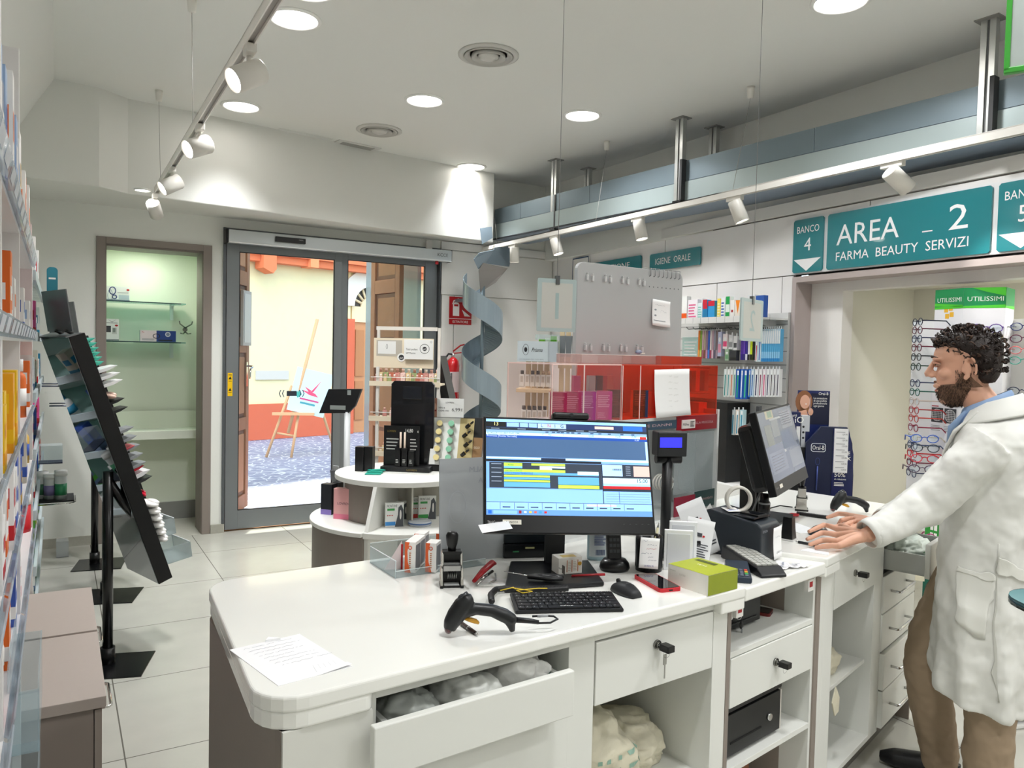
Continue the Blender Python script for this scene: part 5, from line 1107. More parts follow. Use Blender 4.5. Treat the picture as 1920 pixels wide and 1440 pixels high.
# black tower behind it with speaker grille
tw0 = onp(1398, 1000, (2.30, 2.25, 0), (CF.x, CF.y, 0)); tw0.z = T3
t = thing('computer_tower', 'black slim computer case standing behind the far monitor', 'computer', (tw0.x, tw0.y, T3), (0, 0, R(32)))
zt_ = onp(1400, 795, tw0, (CF.x, CF.y, 0)).z-T3
MB(M('#0b0c0d', .5)).prism([(-.04, 0), (.13, 0), (.14, zt_), (-.08, zt_*.97)], -.02, .04, 'y').build('case', t, bevel=.003)
MB(M('#d8d8d8', .5)).box(.03, -.026, zt_*.55, .06, -.0205, zt_*.62).build('label', t)
t2 = thing('speaker_panel', 'grey mesh speaker rising above the black computer case', 'speaker', (tw0.x, tw0.y, T3+zt_*.72), (0, 0, R(32)))
zz = onp(1420, 762, tw0, (CF.x, CF.y, 0)).z-t2.location.z; MB(M('#4a4d50', .7)).prism([(.0, 0), (.055, .0), (.075, zz), (.015, zz)], .022, .034, 'y').build('grille', t2)
tag(MB(M('#77797b', .5)).tube([tw0+Vector((.03, -.06, zt_*.72)), tw0+Vector((.02, -.07, zt_*.55)), tw0+Vector((-.03, -.09, zt_*.3)), tw0+Vector((-.06, -.08, zt_*.1)), tw0+Vector((-.06, -.05, .004))], .004, 8).build('grey_cable', None), 'grey cable hanging down in front of the black computer case', 'cable')
p = at(1432, 985, T3); t = thing('metal_cylinder', 'black ribbed cylinder standing between the far monitor and the tape roll', 'canister', p)
b = MB(M('#141517', .25, .3)); b.lathe([(0, 0), (.022, 0), (.022, .09), (.017, .1), (.017, .125), (0, .125)], n=24); b.build('body', t); MB(M('#8a8c8e', .3, .8)).lathe([(.0225, .085), (.0225, .092), (.02, .092)], n=24).build('band', t)
# far stamp, cable, scanner, scissors
p = at(1502, 956, T3); stamp('silver and black self-inking stamp under the far monitor', (p.x, p.y, T3), R(40), .95)
f0, f1 = at(1556, 962, T3), at(1640, 962, T3); scanner('black barcode scanner lying beside the pharmacist’s hands'.replace('’', ''), (f0.x, f0.y, T3), math.atan2(f1.y-f0.y, f1.x-f0.x)-R(4))
pts = [at(1425, 958, T3+.01), at(1462, 948, T3+.008), at(1486, 951, T3+.005)]; tag(MB(BLK).tube(pts, .0028, 6).build('black_cable', None), 'thin black cable running to the far stamp', 'cable')
A_, B_ = at(1494, 962, T3+.008), at(1552, 970, T3+.008); tag(MB(M('#141416', .5)).tube([A_.lerp(B_, i/40) for i in range(41)], [.0085 if i % 2 else .0065 for i in range(41)], 10).build('coiled_cable', None), 'coiled black cord on the far worktop in front of the stamp', 'cable')
t = thing('scissors', 'red-handled scissors lying behind the black charging stand', 'scissors', at(1470, 968, T3+.004), (0, 0, R(-10)))
for s_ in (-1, 1): MB(M('#b01c28', .35)).tube([(.0, 0, .003), (.03, .010*s_, .004), (.055, .018*s_, .004), (.07, .008*s_, .004), (.05, .0, .004), (.02, 0, .003)], .004, 8).build('handle', t)
MB(CHROME).tube([(0, 0, .003), (-.09, .004, .003)], [.005, .001], 6, flat=.4).build('blade', t)
# mouse under the hand, pen, papers
p = at(1535, 1000, T3); mouse('black and silver mouse under the left hand of the pharmacist', p, R(-75), M('#33363a', .3, .3), False)
pen('black and silver pen on the far worktop in front of the hand', at(1492, 1015, T3+.005), at(1558, 1028, T3+.005), M('#2b2d30', .3))
p = at(1500, 1032, T3+.0005); q = at(1553, 1041, T3+.0005); b = MB(M('#f3f3f5', .5)); b.prism([(0, 0), ((q-p).length, 0), ((q-p).length-.01, .045), (.015, .05)], 0, .001); tag(b.build('paper_note', None, p, (0, 0, math.atan2(q.y-p.y, q.x-p.x))), 'blank white card at the front of the far worktop', 'paper')
p = at(1500, 1000, T3+.0005); b = MB(M('#e6e8ea', .5)); b.prism([(0, 0), (.10, 0), (.10, .16), (0, .16)], 0, .0008); tag(b.build('paper_sheet', None, p, (0, 0, R(-15))), 'white sheet under the pharmacist mouse', 'paper')
# ================================================================= product display with orange acrylic on the counter
uA = at(1040, 990, T1); ud = R(7)
UO = Vector((1.56, 2.165, T1)); UA = R(12)
def upt(px, py, off=0): # px -> local x,z on unit's front plane
    n = Vector((-math.sin(UA), math.cos(UA), 0)); q = onp(px, py, UO+n*off, n)-UO
    return q.x*math.cos(UA)+q.y*math.sin(UA), q.z
x0, zt1 = upt(1036, 684); x1, zt2 = upt(1345, 690); xm, _ = upt(1165, 700); xo, _ = upt(1128, 700); zs_, = (upt(1100, 792)[1],)
_, zl = upt(1300, 822); _, zk = upt(1300, 800)
print('unit', x0, x1, zt1, zt2, zs_)
t = thing('acrylic_display', 'tall counter display with clear and orange acrylic compartments behind the monitors', 'display unit', UO, (0, 0, UA))
PK = glassy('#fdf8f7', .035); OR = glassy('#ffa684', .07); e = .004; D = .22
ztop = max(zt1, zt2)
for nm, xa, xb, mt in (('clear_case', x0, xm, PK), ('orange_case', xm, x1, OR)):
    b = MB(mt); b.box(xa, 0, zs_, xb, .003, ztop); b.box(xa, D, zs_, xb, D+.003, ztop); b.box(xa, 0, ztop, xb, D, ztop+.003); b.box(xa, 0, zs_, xa+.003, D, ztop); b.box(xb-.003, 0, zs_, xb, D, ztop)
    o = b.build(nm, t)
    b = MB(M('#f6d9d2' if nm == 'clear_case' else '#c23a1c', .3))
    for (u, v) in ((xa, 0), (xb, 0), (xa, D), (xb, D)): b.box(u-.0015, v-.0015, zs_, u+.0015, v+.0015, ztop+.003)
    b.box(xa, -.001, ztop, xb, .003, ztop+.004); b.box(xa, D, ztop, xb, D+.004, ztop+.004); b.build('edge', o)
for px in (1095, 1167, 1200):
    x, _ = upt(px, 720); MB(M('#f0dcd8', .3)).box(x-.0015, -.002, zs_, x+.0015, .002, ztop).build('divider', t)
b = MB(M('#dcdedd', .45)); xr, _ = upt(1348, 820)
b.box(x0, 0, zs_-.012, x1, D, zs_); b.box(x0, D-.01, .0, x1, D+.02, zs_); b.box(x0, 0, 0, x1, D, .012); b.box(x1, -.01, 0, x1+.012, D+.05, zs_+.02); b.box(xm-.006, .02, .012, xm+.006, D, zs_); b.build('body', t)
xs0 = upt(1266, 830)[0]
LBc = (('#3c5060', 'CARIE E DANNI', xm, xs0-.003, zs_-.045, zs_-.012), ('#8e1322', 'SALUTE DELLA MUCOSA', xs0, x1, zs_-.06, zs_+.0), ('#8e1f38', 'DOLORE GENGIVALE', xs0, (xs0+x1)/2, .012, .09), ('#2c4a4a', 'SANGUINAMENTO', (xs0+x1)/2, x1, .03, .10))
for c_, tx, xa, xb, za_, zb2 in LBc:
    b = MB(M(c_, .4)); b.box(xa, -.006, za_, xb, -.002, zb2); b.m(M('#c9a9ae', .5)).text(tx, (xa+xb)/2, (za_+zb2)/2-.005, .010, -.0068, 'c', wid=(xb-xa)*.8); b.build('header_label', t)
b = MB(M('#ded5d2', .5)); b.box(xs0+.03, -.010, zs_-.05, xs0+.12, -.006, zs_-.015); b.m(INK).text('PGPme', xs0+.036, zs_-.038, .010, -.0105, wid=.04); b.lines(xs0+.085, xs0+.115, zs_-.045, zs_-.02, 5, -.0105); b.build('price_tag', t)
# lower clear window with cables
b = MB(glassy('#eef2f3', .15)); b.box(xs0, .0, .10, x1-.01, .003, zs_-.07); b.box((xs0+x1)/2-.001, 0, .10, (xs0+x1)/2+.001, .08, zs_-.07); b.build('lower_window', t)
p = UO+Matrix.Rotation(UA, 3, 'Z') @ Vector((xs0+.05, .08, .10)); b = MB(M('#dcd8d0', .5))
for k in range(5): b.tube([(.03*math.cos(a)*(1+.1*k), .012*k-.02, .035+.03*math.sin(a)) for a in [2*PI*i/18 for i in range(19)]], .004, 6)
tag(b.build('cable_coil', None, p, (0, 0, UA)), 'coil of white cable inside the lower display compartment', 'cable')
def cura(label, x, y, z, c_, bright, w_=.052, d=.040, h=.16, ang=-38, grp='mouthwash cartons in the acrylic display'):
    b = MB(M('#ece9e6', .45)); b.box(0, 0, 0, w_, d, h); b.m(M(c_, .4)).rect(0, 0, w_, h, -.0006)
    b.m(M(bright, .5)); b.lines(w_*.1, w_*.85, h*.45, h*.9, 7, -.0012, .35); b.lines(w_*.1, w_*.7, h*.08, h*.3, 3, -.0012, .3)
    b.X = rotm('Z', R(90), (w_, 0, 0)); b.m(M(c_, .4)).rect(w_+0, h*.66, w_+d, h*.78, -.0006); b.m(WHT).text('CURASEPT', w_+.003, h*.69, .007, -.0012, wid=d*.85); b.m(M(c_, .4)); b.ring(w_+d*.4, h*.88, .009, .004, -.0006); b.rect(w_+d*.62, h*.9, w_+d*.74, h*.925, -.0007); b.rect(w_+d*.62, h*.84, w_+d*.74, h*.865, -.0007); b.m(GREYINK).lines(w_+.005, w_+d*.9, h*.2, h*.6, 7, -.0006, .2); b.X = None
    b.m(M(c_, .4)).top(0, 0, w_, d, h+.0005)
    P = UO+Matrix.Rotation(UA, 3, 'Z') @ Vector((x, y, z)); return tag(b.build('mouthwash_carton', None, P, (0, 0, UA+R(ang))), label, 'box', grp)
zc = upt(1100, 735)[1]; hh = .165; zf = max(zs_+.004, zc-hh)
for i, (px, c_, br, lab) in enumerate(((1042, '#a01f4c', '#d0708c', 'magenta mouthwash carton, leftmost in the clear display case'), (1070, '#a32a58', '#d27a98', 'magenta mouthwash carton, second from the left in the clear case'), (1098, '#a03a80', '#c98ab4', 'purple-magenta mouthwash carton, third in the clear case'), (1129, '#b84a80', '#dfa0bc', 'pink mouthwash carton with its white front showing, fourth in the case'), (1170, '#1c2444', '#6b7494', 'navy mouthwash carton partly behind the pink one'), (1198, '#1c2a50', '#8791b0', 'navy mouthwash carton with white front beside the taped list'))):
    x, _ = upt(px, 740); cura(lab, x+.004, .03+(.0 if i != 4 else .05), zf, c_, br, h=zc-zf-.0, w_=.058)
zc2 = upt(1100, 709)[1]
for i, (px, c_, lab) in enumerate(((1076, '#b02a64', 'small magenta carton standing in the second row of the display case'), (1104, '#a8a2a4', 'small grey-white carton in the second row of the display case'), (1118, '#3a4a78', 'small blue carton in the second row of the display case'), (1126, '#b84a9a', 'small violet carton in the second row of the display case'), (1138, '#c8c6ca', 'small silver carton in the second row of the display case'))):
    x, _ = upt(px, 720, .12); b = MB(M(c_, .4)); b.box(0, 0, 0, .026, .03, zc2-zf+.004); P = UO+Matrix.Rotation(UA, 3, 'Z') @ Vector((x, .12, zf)); tag(b.build('small_carton', None, P, (0, 0, UA-R(30))), lab, 'box', 'small cartons in the display case')
for i, (px, c_, lab) in enumerate(((1222, '#c9502c', 'amber carton inside the orange display case, left'), (1292, '#7a4a86', 'violet packet inside the orange display case'), (1312, '#d8721c', 'bright orange packet inside the orange display case'), (1332, '#7a3030', 'dark red packet inside the orange display case'))):
    x, _ = upt(px, 720, .08); P = UO+Matrix.Rotation(UA, 3, 'Z') @ Vector((x, .08+.01*i, zs_+(.004 if i == 0 else .09))); b = MB(M(c_, .5)); b.box(0, 0, 0, .03, .025, .09); tag(b.build('medicine_packet', None, P, (0, 0, UA)), lab, 'box', 'packets inside the orange case')
x, _ = upt(1315, 770, .06); P = UO+Matrix.Rotation(UA, 3, 'Z') @ Vector((x-.02, .06, zs_)); b = MB(M('#c86838', .5)); b.box(0, 0, 0, .06, .06, .045); tag(b.build('paper_box', None, P, (0, 0, UA)), 'low box at the bottom right inside the orange case', 'box')
MB(M('#9c4a30', .5)).box(x-.07, .03, zs_+.085, x1-.004, D-.01, zs_+.088).build('inner_shelf', t)
# list taped on the front
xl, zl_ = upt(1226, 692); xr_, zb3 = upt(1288, 793)
def dl(b):
    b.m(M('#b5b3ad', .7))
    for k in range(6): scrib(b, -.03, -.006, .155-k*.024, .006, -.0035-.0008*k, 4); scrib(b, .004, .034, .152-k*.024, .005, -.0035-.0008*k, 4)
note('paper_list', 'long curling handwritten list taped over the display case', UO+Matrix.Rotation(UA, 3, 'Z') @ Vector(((xl+xr_)/2, -.006, zl_-.185)), tilt(UA, 0, R(1)), abs(xr_-xl), .185, .012, dl)
# clear plastic trays lying on top
for i, (pa, pb, mt, lab) in enumerate((((1082, 662), (1160, 684), glassy('#f3e8e6', .2), 'clear plastic tray lying on top of the display, left'), ((1160, 664), (1232, 684), glassy('#eedad6', .22), 'clear plastic tray lying on top of the display, middle'), ((1222, 664), (1308, 684), glassy('#e04a28', .5), 'orange-red plastic tray lying on top of the display, right'))):
    xa, _ = upt(pa[0], 675, .06); xb, _ = upt(pb[0], 675, .06)
    b = MB(mt); hh_ = .038; b.box(xa, .04, ztop+.005, xb, .043, ztop+hh_); b.box(xa, .16, ztop+.005, xb, .163, ztop+hh_); b.box(xa, .04, ztop+.005, xa+.003, .16, ztop+hh_); b.box(xb-.003, .04, ztop+.005, xb, .16, ztop+hh_); b.box(xa, .04, ztop+.005, xb, .16, ztop+.008)
    b.m(M('#b3321c' if i == 2 else '#e8dedb', .3)); b.box(xa, .039, ztop+hh_-.001, xb, .042, ztop+hh_+.001); b.box(xa, .16, ztop+hh_-.001, xb, .163, ztop+hh_+.001)
    tag(b.build('plastic_tray', None, UO, (0, 0, UA)), lab, 'tray', 'plastic trays on the display')
xa, _ = upt(1205, 660, .08); P = UO+Matrix.Rotation(UA, 3, 'Z') @ Vector((xa, .10, ztop+.044)); b = MB(glassy('#c9d2e6', .4)); b.ell((0, 0, .008), (.025, .012, .009), 12, 6); b.m(M('#e6e2d4', .5)).box(.0, -.008, .0, .05, .012, .005); tag(b.build('wrapped_sachet', None, P, (0, 0, UA+.3)), 'crumpled clear sachet on top of the plastic trays', 'sachet')
# ---- pegboard gondola behind
GA, GB = ray(1080, 490), ray(1277, 512)
PA_ = Vector((0, 0, CAMH))+GA*(3.1/GA.dot(CF)); PB_ = Vector((0, 0, CAMH))+GB*(3.45/GB.dot(CF)); ga = math.atan2(PB_.y-PA_.y, PB_.x-PA_.x); gw = math.hypot(PB_.x-PA_.x, PB_.y-PA_.y); gz = PA_.z
t = thing('pegboard_display', 'grey metal display with rounded top corners and hook holes, seen from behind', 'display stand', (PA_.x, PA_.y, 0), (0, 0, ga))
b = MB(M('#b5b7b8', .5)); b.prism(rnd([(0, .12, 0), (gw, .12, 0), (gw, gz, .035), (0, gz, .035)], 0), -.01, .012, 'y'); b.build('back_panel', t, bevel=.002)
def pegs(fr, z, n2):
    for k in range(n2):
        x = gw*(fr+k*.037)
        b = MB(M('#d6d7d8', .4)); b.cyl((x, -.012, z), (x, -.022, z), .0025, n=8); b.box(x-.004, -.024, z-.028, x+.004, -.014, z-.006); b.build('hook', t, bevel=.002)
for z in (gz-.045, gz-.33):
    for fr in (.075, .235, .395, .55): pegs(fr, z, 1); pegs(fr+.048, z-.002, 1)
for k in range(8):
    x = gw*(.66+k*.042); MB(M('#8f9193', .4, .5)).tube([(x, -.012, gz-.03), (x, -.02, gz-.028), (x, -.02, gz+.004), (x, .02, gz+.008)], .0018, 6).build('wire_hook', t)
    b = MB(M('#5d5f61', .6)); b.disc(x, gz-.075, .003, y=-.0125); b.build('hole', t)
MB(M('#a9abad', .5)).box(.05, .02, 0, gw, .35, .12).build('base', t)
nx = gw*.77
note('paper_note', 'curled note taped to the grey pegboard back', (PA_+Vector((math.cos(ga), math.sin(ga), 0))*nx+Vector((0, 0, -.245)))+Vector((0, -.016, 0)), tilt(ga, 0, R(-4)), .11, .115, .012, lambda b: (b.m(M('#9aa0a6')), scrib(b, -.04, .02, .09, .004, -.003, 6), b.lines(-.05, .05, .022, .028, 1, -.011), b.disc(-.036, .07, .007, .004, y=-.003), b.disc(-.036, .045, .007, .004, y=-.005), scrib(b, -.01, .03, .06, .01, -.005, 4)))
# ---- hanging counter numbers seen from behind (mirrored)
def hang(label, px0, px1, pyt, pyb, dep, ang, ch, wpx):
    c_ = (px0+px1)/2; r_ = ray(c_, pyt); P = Vector((0, 0, CAMH))+r_*(dep/r_.dot(CF)); n = Vector((-math.sin(ang), math.cos(ang), 0))
    a = onp(px0, (pyt+pyb)/2, P, n); b_ = onp(px1, (pyt+pyb)/2, P, n); w_ = (b_-a).length; h = P.z-onp(c_, pyb, P, n).z
    t = thing('hanging_number_sign', label, 'sign', P, (0, 0, ang), 'hanging counter numbers')
    b = MB(M('#aebfbf', .35)); b.prism(rnd([(-w_/2, -h, .006), (w_/2, -h, .006), (w_/2, 0, .006), (-w_/2, 0, .006)], 0), -.003, .003, 'y'); b.m(M('#c4c5bf', .45)).rect(-w_*.40, -h*.93, w_*.40, -h*.08, -.0035); b.m(M('#a3b8b8', .4)).text(ch, 0, -h*.76, h*.52, -.004, 'c', mirror=True); b.build('plate', t)
    b = MB(M('#6b6d6f', .3, .7)); b.box(-.008, -.008, -.022, .008, .008, .012); b.build('clip', t)
    MB(M('#8a8a8a', .4)).cyl((0, 0, .012), (0, 0, CEIL-P.z), .0012, n=6).build('wire', t)
hang('glass plate numbered 1 hanging on a wire, seen from behind', 1009, 1081, 523, 622, 3.0, R(-12), '1', 1060)
hang('grey plate numbered 2 hanging on a wire, seen from behind', 1390, 1431, 561, 640, 3.1, R(20), '2', 1411)
# ================================================================= round gondola near the entrance
def cpt(px, dep): # point on camera depth plane -> plan
    r_ = ray(px, 700); q = Vector((0, 0, CAMH))+r_*(dep/r_.dot(CF)); return Vector((q.x, q.y, 0))
RC = cpt(760, 4.55); va = math.atan2(-RC.y, -RC.x)   # direction to the viewer
DR = M('#857b74', .5); WH = M('#e6e6e1', .35)
t = thing('round_gondola', 'round taupe and white tiered display table near the entrance', 'display table', RC, (0, 0, va))
def arc(r_, a0, a1, n=40): return [(r_*math.cos(R(a0+(a1-a0)*i/n)), r_*math.sin(R(a0+(a1-a0)*i/n))) for i in range(n+1)]
# local +x points to viewer; the viewer's left is -y
pa_ = -24
MB(DR).prism(arc(.525, -180, pa_)+[(0, 0)], 0, .605).build('lower_drum', t)
MB(WH).prism(arc(.54, -180, pa_)+[(0, 0)], .605, .63).build('lower_ledge', t, bevel=.004)
MB(DR).prism(arc(.345, -180, pa_)+[(0, 0)], .63, .855).build('upper_drum', t)
MB(WH).prism(arc(.40, -180, 180, 80)[:-1], .855, .885).build('top_board', t, bevel=.004)
ca_, sa_2 = math.cos(R(pa_)), math.sin(R(pa_))
b = MB(WH); b.X = Matrix.Rotation(R(pa_), 4, 'Z'); b.prism([(.0, 0), (.50, 0), (.50, .63), (.40, .856), (0, .856)], 0, -.022, 'y'); b.X = None; b.build('upright_panel', t)
MB(WH).prism(arc(.52, pa_, 120)+[(0, 0)], .595, .628).build('middle_shelf', t, bevel=.004)
MB(M('#b3b0a6', .5)).prism(arc(.12, pa_, 180)+[(0, 0)], 0, .855).build('core', t)
MB(M('#c9c7bf', .5)).prism(arc(.5, pa_, 140)+[(0, 0)], .0, .08).build('base_shelf', t)
for a in (10, 75): 
    b = MB(M('#bdbab0', .5)); b.X = Matrix.Rotation(R(a), 4, 'Z'); b.box(.1, -.005, .63, .30, .005, .855); b.build('back_panel', t)
def onz(px, py, z): p = at(px, py, z); return p
def pbox(nm, label, px0, px1, pyt, pyb, z, d, mat, draw=None, grp=None, yaw=0, cat='box', lean=0, bev=.001):
    """upright box whose front base edge runs between two pixels of a horizontal surface at height z"""
    c_ = at((px0+px1)/2, pyb, z); n = Vector((CF.x, CF.y, 0)).normalized(); a = math.atan2(-n.x, n.y)
    p0 = onp(px0, pyb, c_, n); p1 = onp(px1, pyb, c_, n); w__ = math.hypot(p1.x-p0.x, p1.y-p0.y); h = onp((px0+px1)/2, pyt, c_, n).z-z
    w2 = w__/max(.4, math.cos(R(abs(yaw)))+.0*d); b = MB(mat); b.box(-w2/2, 0, 0, w2/2, d, h)
    if draw: b.X = Matrix.Translation((-w2/2, 0, 0)); draw(b, w2, h); b.X = None
    return tag(b.build(nm, None, (c_.x, c_.y, z+.0005), (R(-lean), 0, a+R(yaw)), bevel=bev, seg=1), label, cat, grp)
def dlov(col, band):
    def f(b, w_, h): b.m(M(band, .5)).rect(0, 0, w_, h*.17, -.0006); b.m(M(col, .4)).text('LOVREN', w_*.2, h*.48, h*.08, -.0006, wid=w_*.6)
    return f
pbox('gift_box', 'pink LOVREN gift box standing on the round display ledge', 624, 663, 917, 974, .63, .05, M('#e3a9a8', .4), dlov('#5a3a3c', '#e07a94'), yaw=-12)
pbox('gift_box', 'black LOVREN box with a magenta base on the round display ledge', 671, 691, 919, 981, .63, .04, M('#121214', .3), dlov('#d8d8d8', '#d3157a'), yaw=-6)
pbox('gift_box', 'dark box with a violet base at the left of the round display ledge', 600, 622, 908, 965, .63, .06, M('#25272c', .3), dlov('#25272c', '#8f7cc8'), yaw=-20)
pbox('gift_box', 'clear-edged black box at the back of the round display ledge', 622, 636, 905, 955, .63, .05, M('#1a1b1f', .3), None, yaw=-20)
for px, pyt, pyb, c_, ln, lab in ((634, 878, 945, '#7d8086', -14, 'grey card leaning at the back of the round display ledge, left'), (641, 869, 945, '#c6c8ca', -14, 'white card leaning at the back of the round display ledge, right'), (661, 882, 945, '#c4908f', 0, 'pink patterned card above the pink gift box')):
    pbox('leaflet', lab, px-6, px+6, pyt, pyb, .63, .004, M(c_, .4), None, yaw=-30, cat='leaflet', lean=ln)
for px, lab in ((673, 'tall black box on the round display top, left of the pair'), (690, 'tall black box on the round display top, right of the pair')):
    pbox('black_box', lab, px-8, px+8, 838, 884, .885, .05, M('#131315', .3), None, 'pair of tall black boxes', yaw=-8)
p = at(682, 839, 1.0); 
for i in range(3):
    p = at(700+i*3, 889-i*2, .885); b = MB(M('#1f9a86', .5)); b.box(-.045, -.03, 0, .045, .03, .004); tag(b.build('teal_card', None, (p.x, p.y, .886+.0045*i), (0, 0, R(-28+14*i))), ('bottom', 'middle', 'top')[i]+' teal card of the small stack beside the tall black boxes', 'card', 'teal cards on the round display')
# large black stand
bc = at(762, 884, .885); n = Vector((CF.x, CF.y, 0)).normalized(); ba = math.atan2(-n.x, n.y)+R(-6)
def bz(py): return onp(760, py, bc, n).z-.885
def bx(px, py=880): q = onp(px, py, bc, n)-bc; return q.x*math.cos(ba)+q.y*math.sin(ba)
t = thing('cosmetics_stand', 'tall black LOVREN cosmetics stand with a 14,80 price panel on the round display', 'display stand', (bc.x, bc.y, .886), (0, 0, ba))
GLD = M('#a58d4c', .4, .5)
b = MB(M('#17181a', .4)); b.box(bx(714), -.03, 0, bx(808), .13, .028); b.m(GLD).text('LOVREN', bx(765), .008, .010, -.031, wid=.06); b.build('base', t, bevel=.002)
b = MB(M('#111214', .25, coat=.3)); b.prism([(bx(722), .028), (bx(806), .028), (bx(806), bz(722)), (bx(800), bz(716)), (bx(728), bz(716)), (bx(722), bz(722))], -.10, -.125, 'y'); b.m(M('#1d1f22', .12)).box(bx(745), .093, bz(750), bx(782), .1, bz(726)); b.build('back_board', t, bevel=.002)
b = MB(M('#101113', .35)); b.box(bx(715), .03, .028, bx(784), .036, bz(800)); b.m(GLD).text('LOVREN', bx(722), bz(812), .012, .0295, wid=.05); b.m(WHT).text('14,80', bx(757), bz(812), .022, .0295, wid=.045); b.text('E', bx(780), bz(812), .012, .0295); b.m(M('#b8b8b4')); b.lines(bx(720), bx(745), bz(845), bz(820), 4, .0295, .35); b.lines(bx(766), bx(781), bz(845), bz(820), 4, .0295, .35); b.build('price_panel', t)
for i, px in enumerate((745, 758, 771)):
    b = MB(M('#0c0d0e', .3)); x = bx(px); b.box(x-.016, -.01, .028, x+.016, .02, bz(841+5*(i == 2))); b.m(WHT).lines(x-.010, x+.008, .05, bz(860), 3, -.0106, .3); tag(b.build('mascara_box', None, Matrix.Translation(t.location) @ Matrix.Rotation(ba, 4, 'Z') @ Vector((0, 0, .0005)), (0, 0, ba), bevel=.001), ('left', 'middle', 'right')[i]+' small black box in front of the 14,80 price panel', 'box', 'small black boxes on the cosmetics stand')
for px, lab in ((748, 'left pale cosmetics tube standing behind the small black boxes'), (756, 'right pale cosmetics tube standing behind the small black boxes')):
    x = bx(px); tag(MB(M('#d9c6b4', .3)).lathe([(0, .0), (.006, 0), (.006, bz(812)-.028), (0, bz(812)-.028)], n=12).build('cosmetics_tube', None, Matrix.Translation(t.location) @ Matrix.Rotation(ba, 4, 'Z') @ Vector((x, .025, .0285))), lab, 'tube', 'tubes on the cosmetics stand')
# slanted tester tray with price card
sc_ = at(850, 884, .885); 
def sz(py): return onp(850, py, sc_, n).z-.885
def sx(px): q = onp(px, 840, sc_, n)-sc_; return q.x*math.cos(ba)+q.y*math.sin(ba)
h_t = sz(785); t = thing('tester_tray', 'slanted black tray of cream jars and droppers beside the cosmetics stand', 'display stand', (sc_.x, sc_.y, .886), (0, 0, ba))
w0, w1 = sx(800), sx(903); hh = h_t/math.cos(R(24)); TX = Matrix.Translation((0, -.02, 0)) @ Matrix.Rotation(R(-24), 4, 'X')
b = MB(M('#0d0e10', .35)); b.X = TX; b.box(w0, 0, 0, w1, .03, hh); b.build('back_board', t, bevel=.002)
b = MB(M('#dfe0dc', .4)); b.X = TX; b.box(w0+.012, -.006, .04, w0+(w1-w0)*.55, .0, hh-.01); b.m(M('#b8a878', .35)).box(w0+(w1-w0)*.55, -.006, .04, w0+(w1-w0)*.82, 0, hh-.01); b.m(M('#8a6a48', .3)).box(w0+(w1-w0)*.83, -.008, .03, w1, 0, hh*.62); b.m(M('#e0d6c0', .5)).text('GOLD', w0+(w1-w0)*.85, hh*.42, .014, -.009, wid=.035); b.build('insert', t)
for j in range(5):
    for i, c_ in enumerate(('#d9c98f', '#86bfa0')):
        b = MB(M('#8f8a80' if i == 0 else '#a9b4a8', .25)); z = hh*(.22+j*.155); x = w0+(w1-w0)*(.18+i*.22)
        b.cyl((0, -.006, 0), (0, -.030, 0), .017, n=18); b.m(M(c_, .3)).cyl((0, -.030, 0), (0, -.040, 0), .018, n=18)
        tag(b.build('cream_jar', None, Matrix.Translation(t.location) @ Matrix.Rotation(ba, 4, 'Z') @ TX @ Vector((x, 0, z)), tilt(ba, R(24))), f'{ordn(j)} jar from the bottom in the {("gold-lidded", "green-lidded")[i]} row of the tester tray', 'jar', 'cream jars on the tester tray')
for j in range(4):
    z = hh*(.28+j*.17); x = w0+(w1-w0)*(.64+.04*(j % 2)); b = MB(M('#1a1712', .2)); b.lathe([(0, 0), (.012, 0), (.012, .028), (.006, .034), (.006, .045), (.007, .05), (.005, .064), (0, .066)], n=14); b.m(GLD).lathe([(.0075, .034), (.0075, .040)], n=14)
    tag(b.build('dropper_bottle', None, Matrix.Translation(t.location) @ Matrix.Rotation(ba, 4, 'Z') @ TX @ Vector((x, -.02, z)), (R(20), R(50), ba)), f'{ordn(j)} black dropper bottle from the bottom of the tester tray', 'bottle', 'dropper bottles on the tester tray')
cz = sz(789); b = MB(M('#e4e5e3', .4)); b.box(sx(794), -.002, 0, sx(864), 0, sz(753)-cz); H_ = sz(753)-cz
b.m(M('#a97a66', .5)).rect(sx(796), 0, sx(812), H_, -.0026); b.m(M('#d0a58e', .5)).disc(sx(806), H_*.55, .016, .024, -.003); b.m(M('#7d2c2a')).rect(sx(806), H_*.3, sx(811), H_*.38, -.0034)
b.m(INK).text('LOVREN', sx(829), H_*.74, .010, -.0026, wid=.05); b.text('SIERO &', sx(815), H_*.46, .010, -.0026, wid=.04); b.text('CREMA VISO', sx(815), H_*.30, .010, -.0026, wid=.065); b.text('6,99', sx(841), H_*.32, .022, -.0026, wid=.05); b.text('E', sx(859), H_*.34, .016, -.0026)
tag(b.build('price_card', None, t.location+Matrix.Rotation(ba, 3, 'Z') @ Vector((0, .085, cz+.012)), (0, 0, ba)), 'white LOVREN price card reading 6,99 above the slanted tester tray', 'sign')
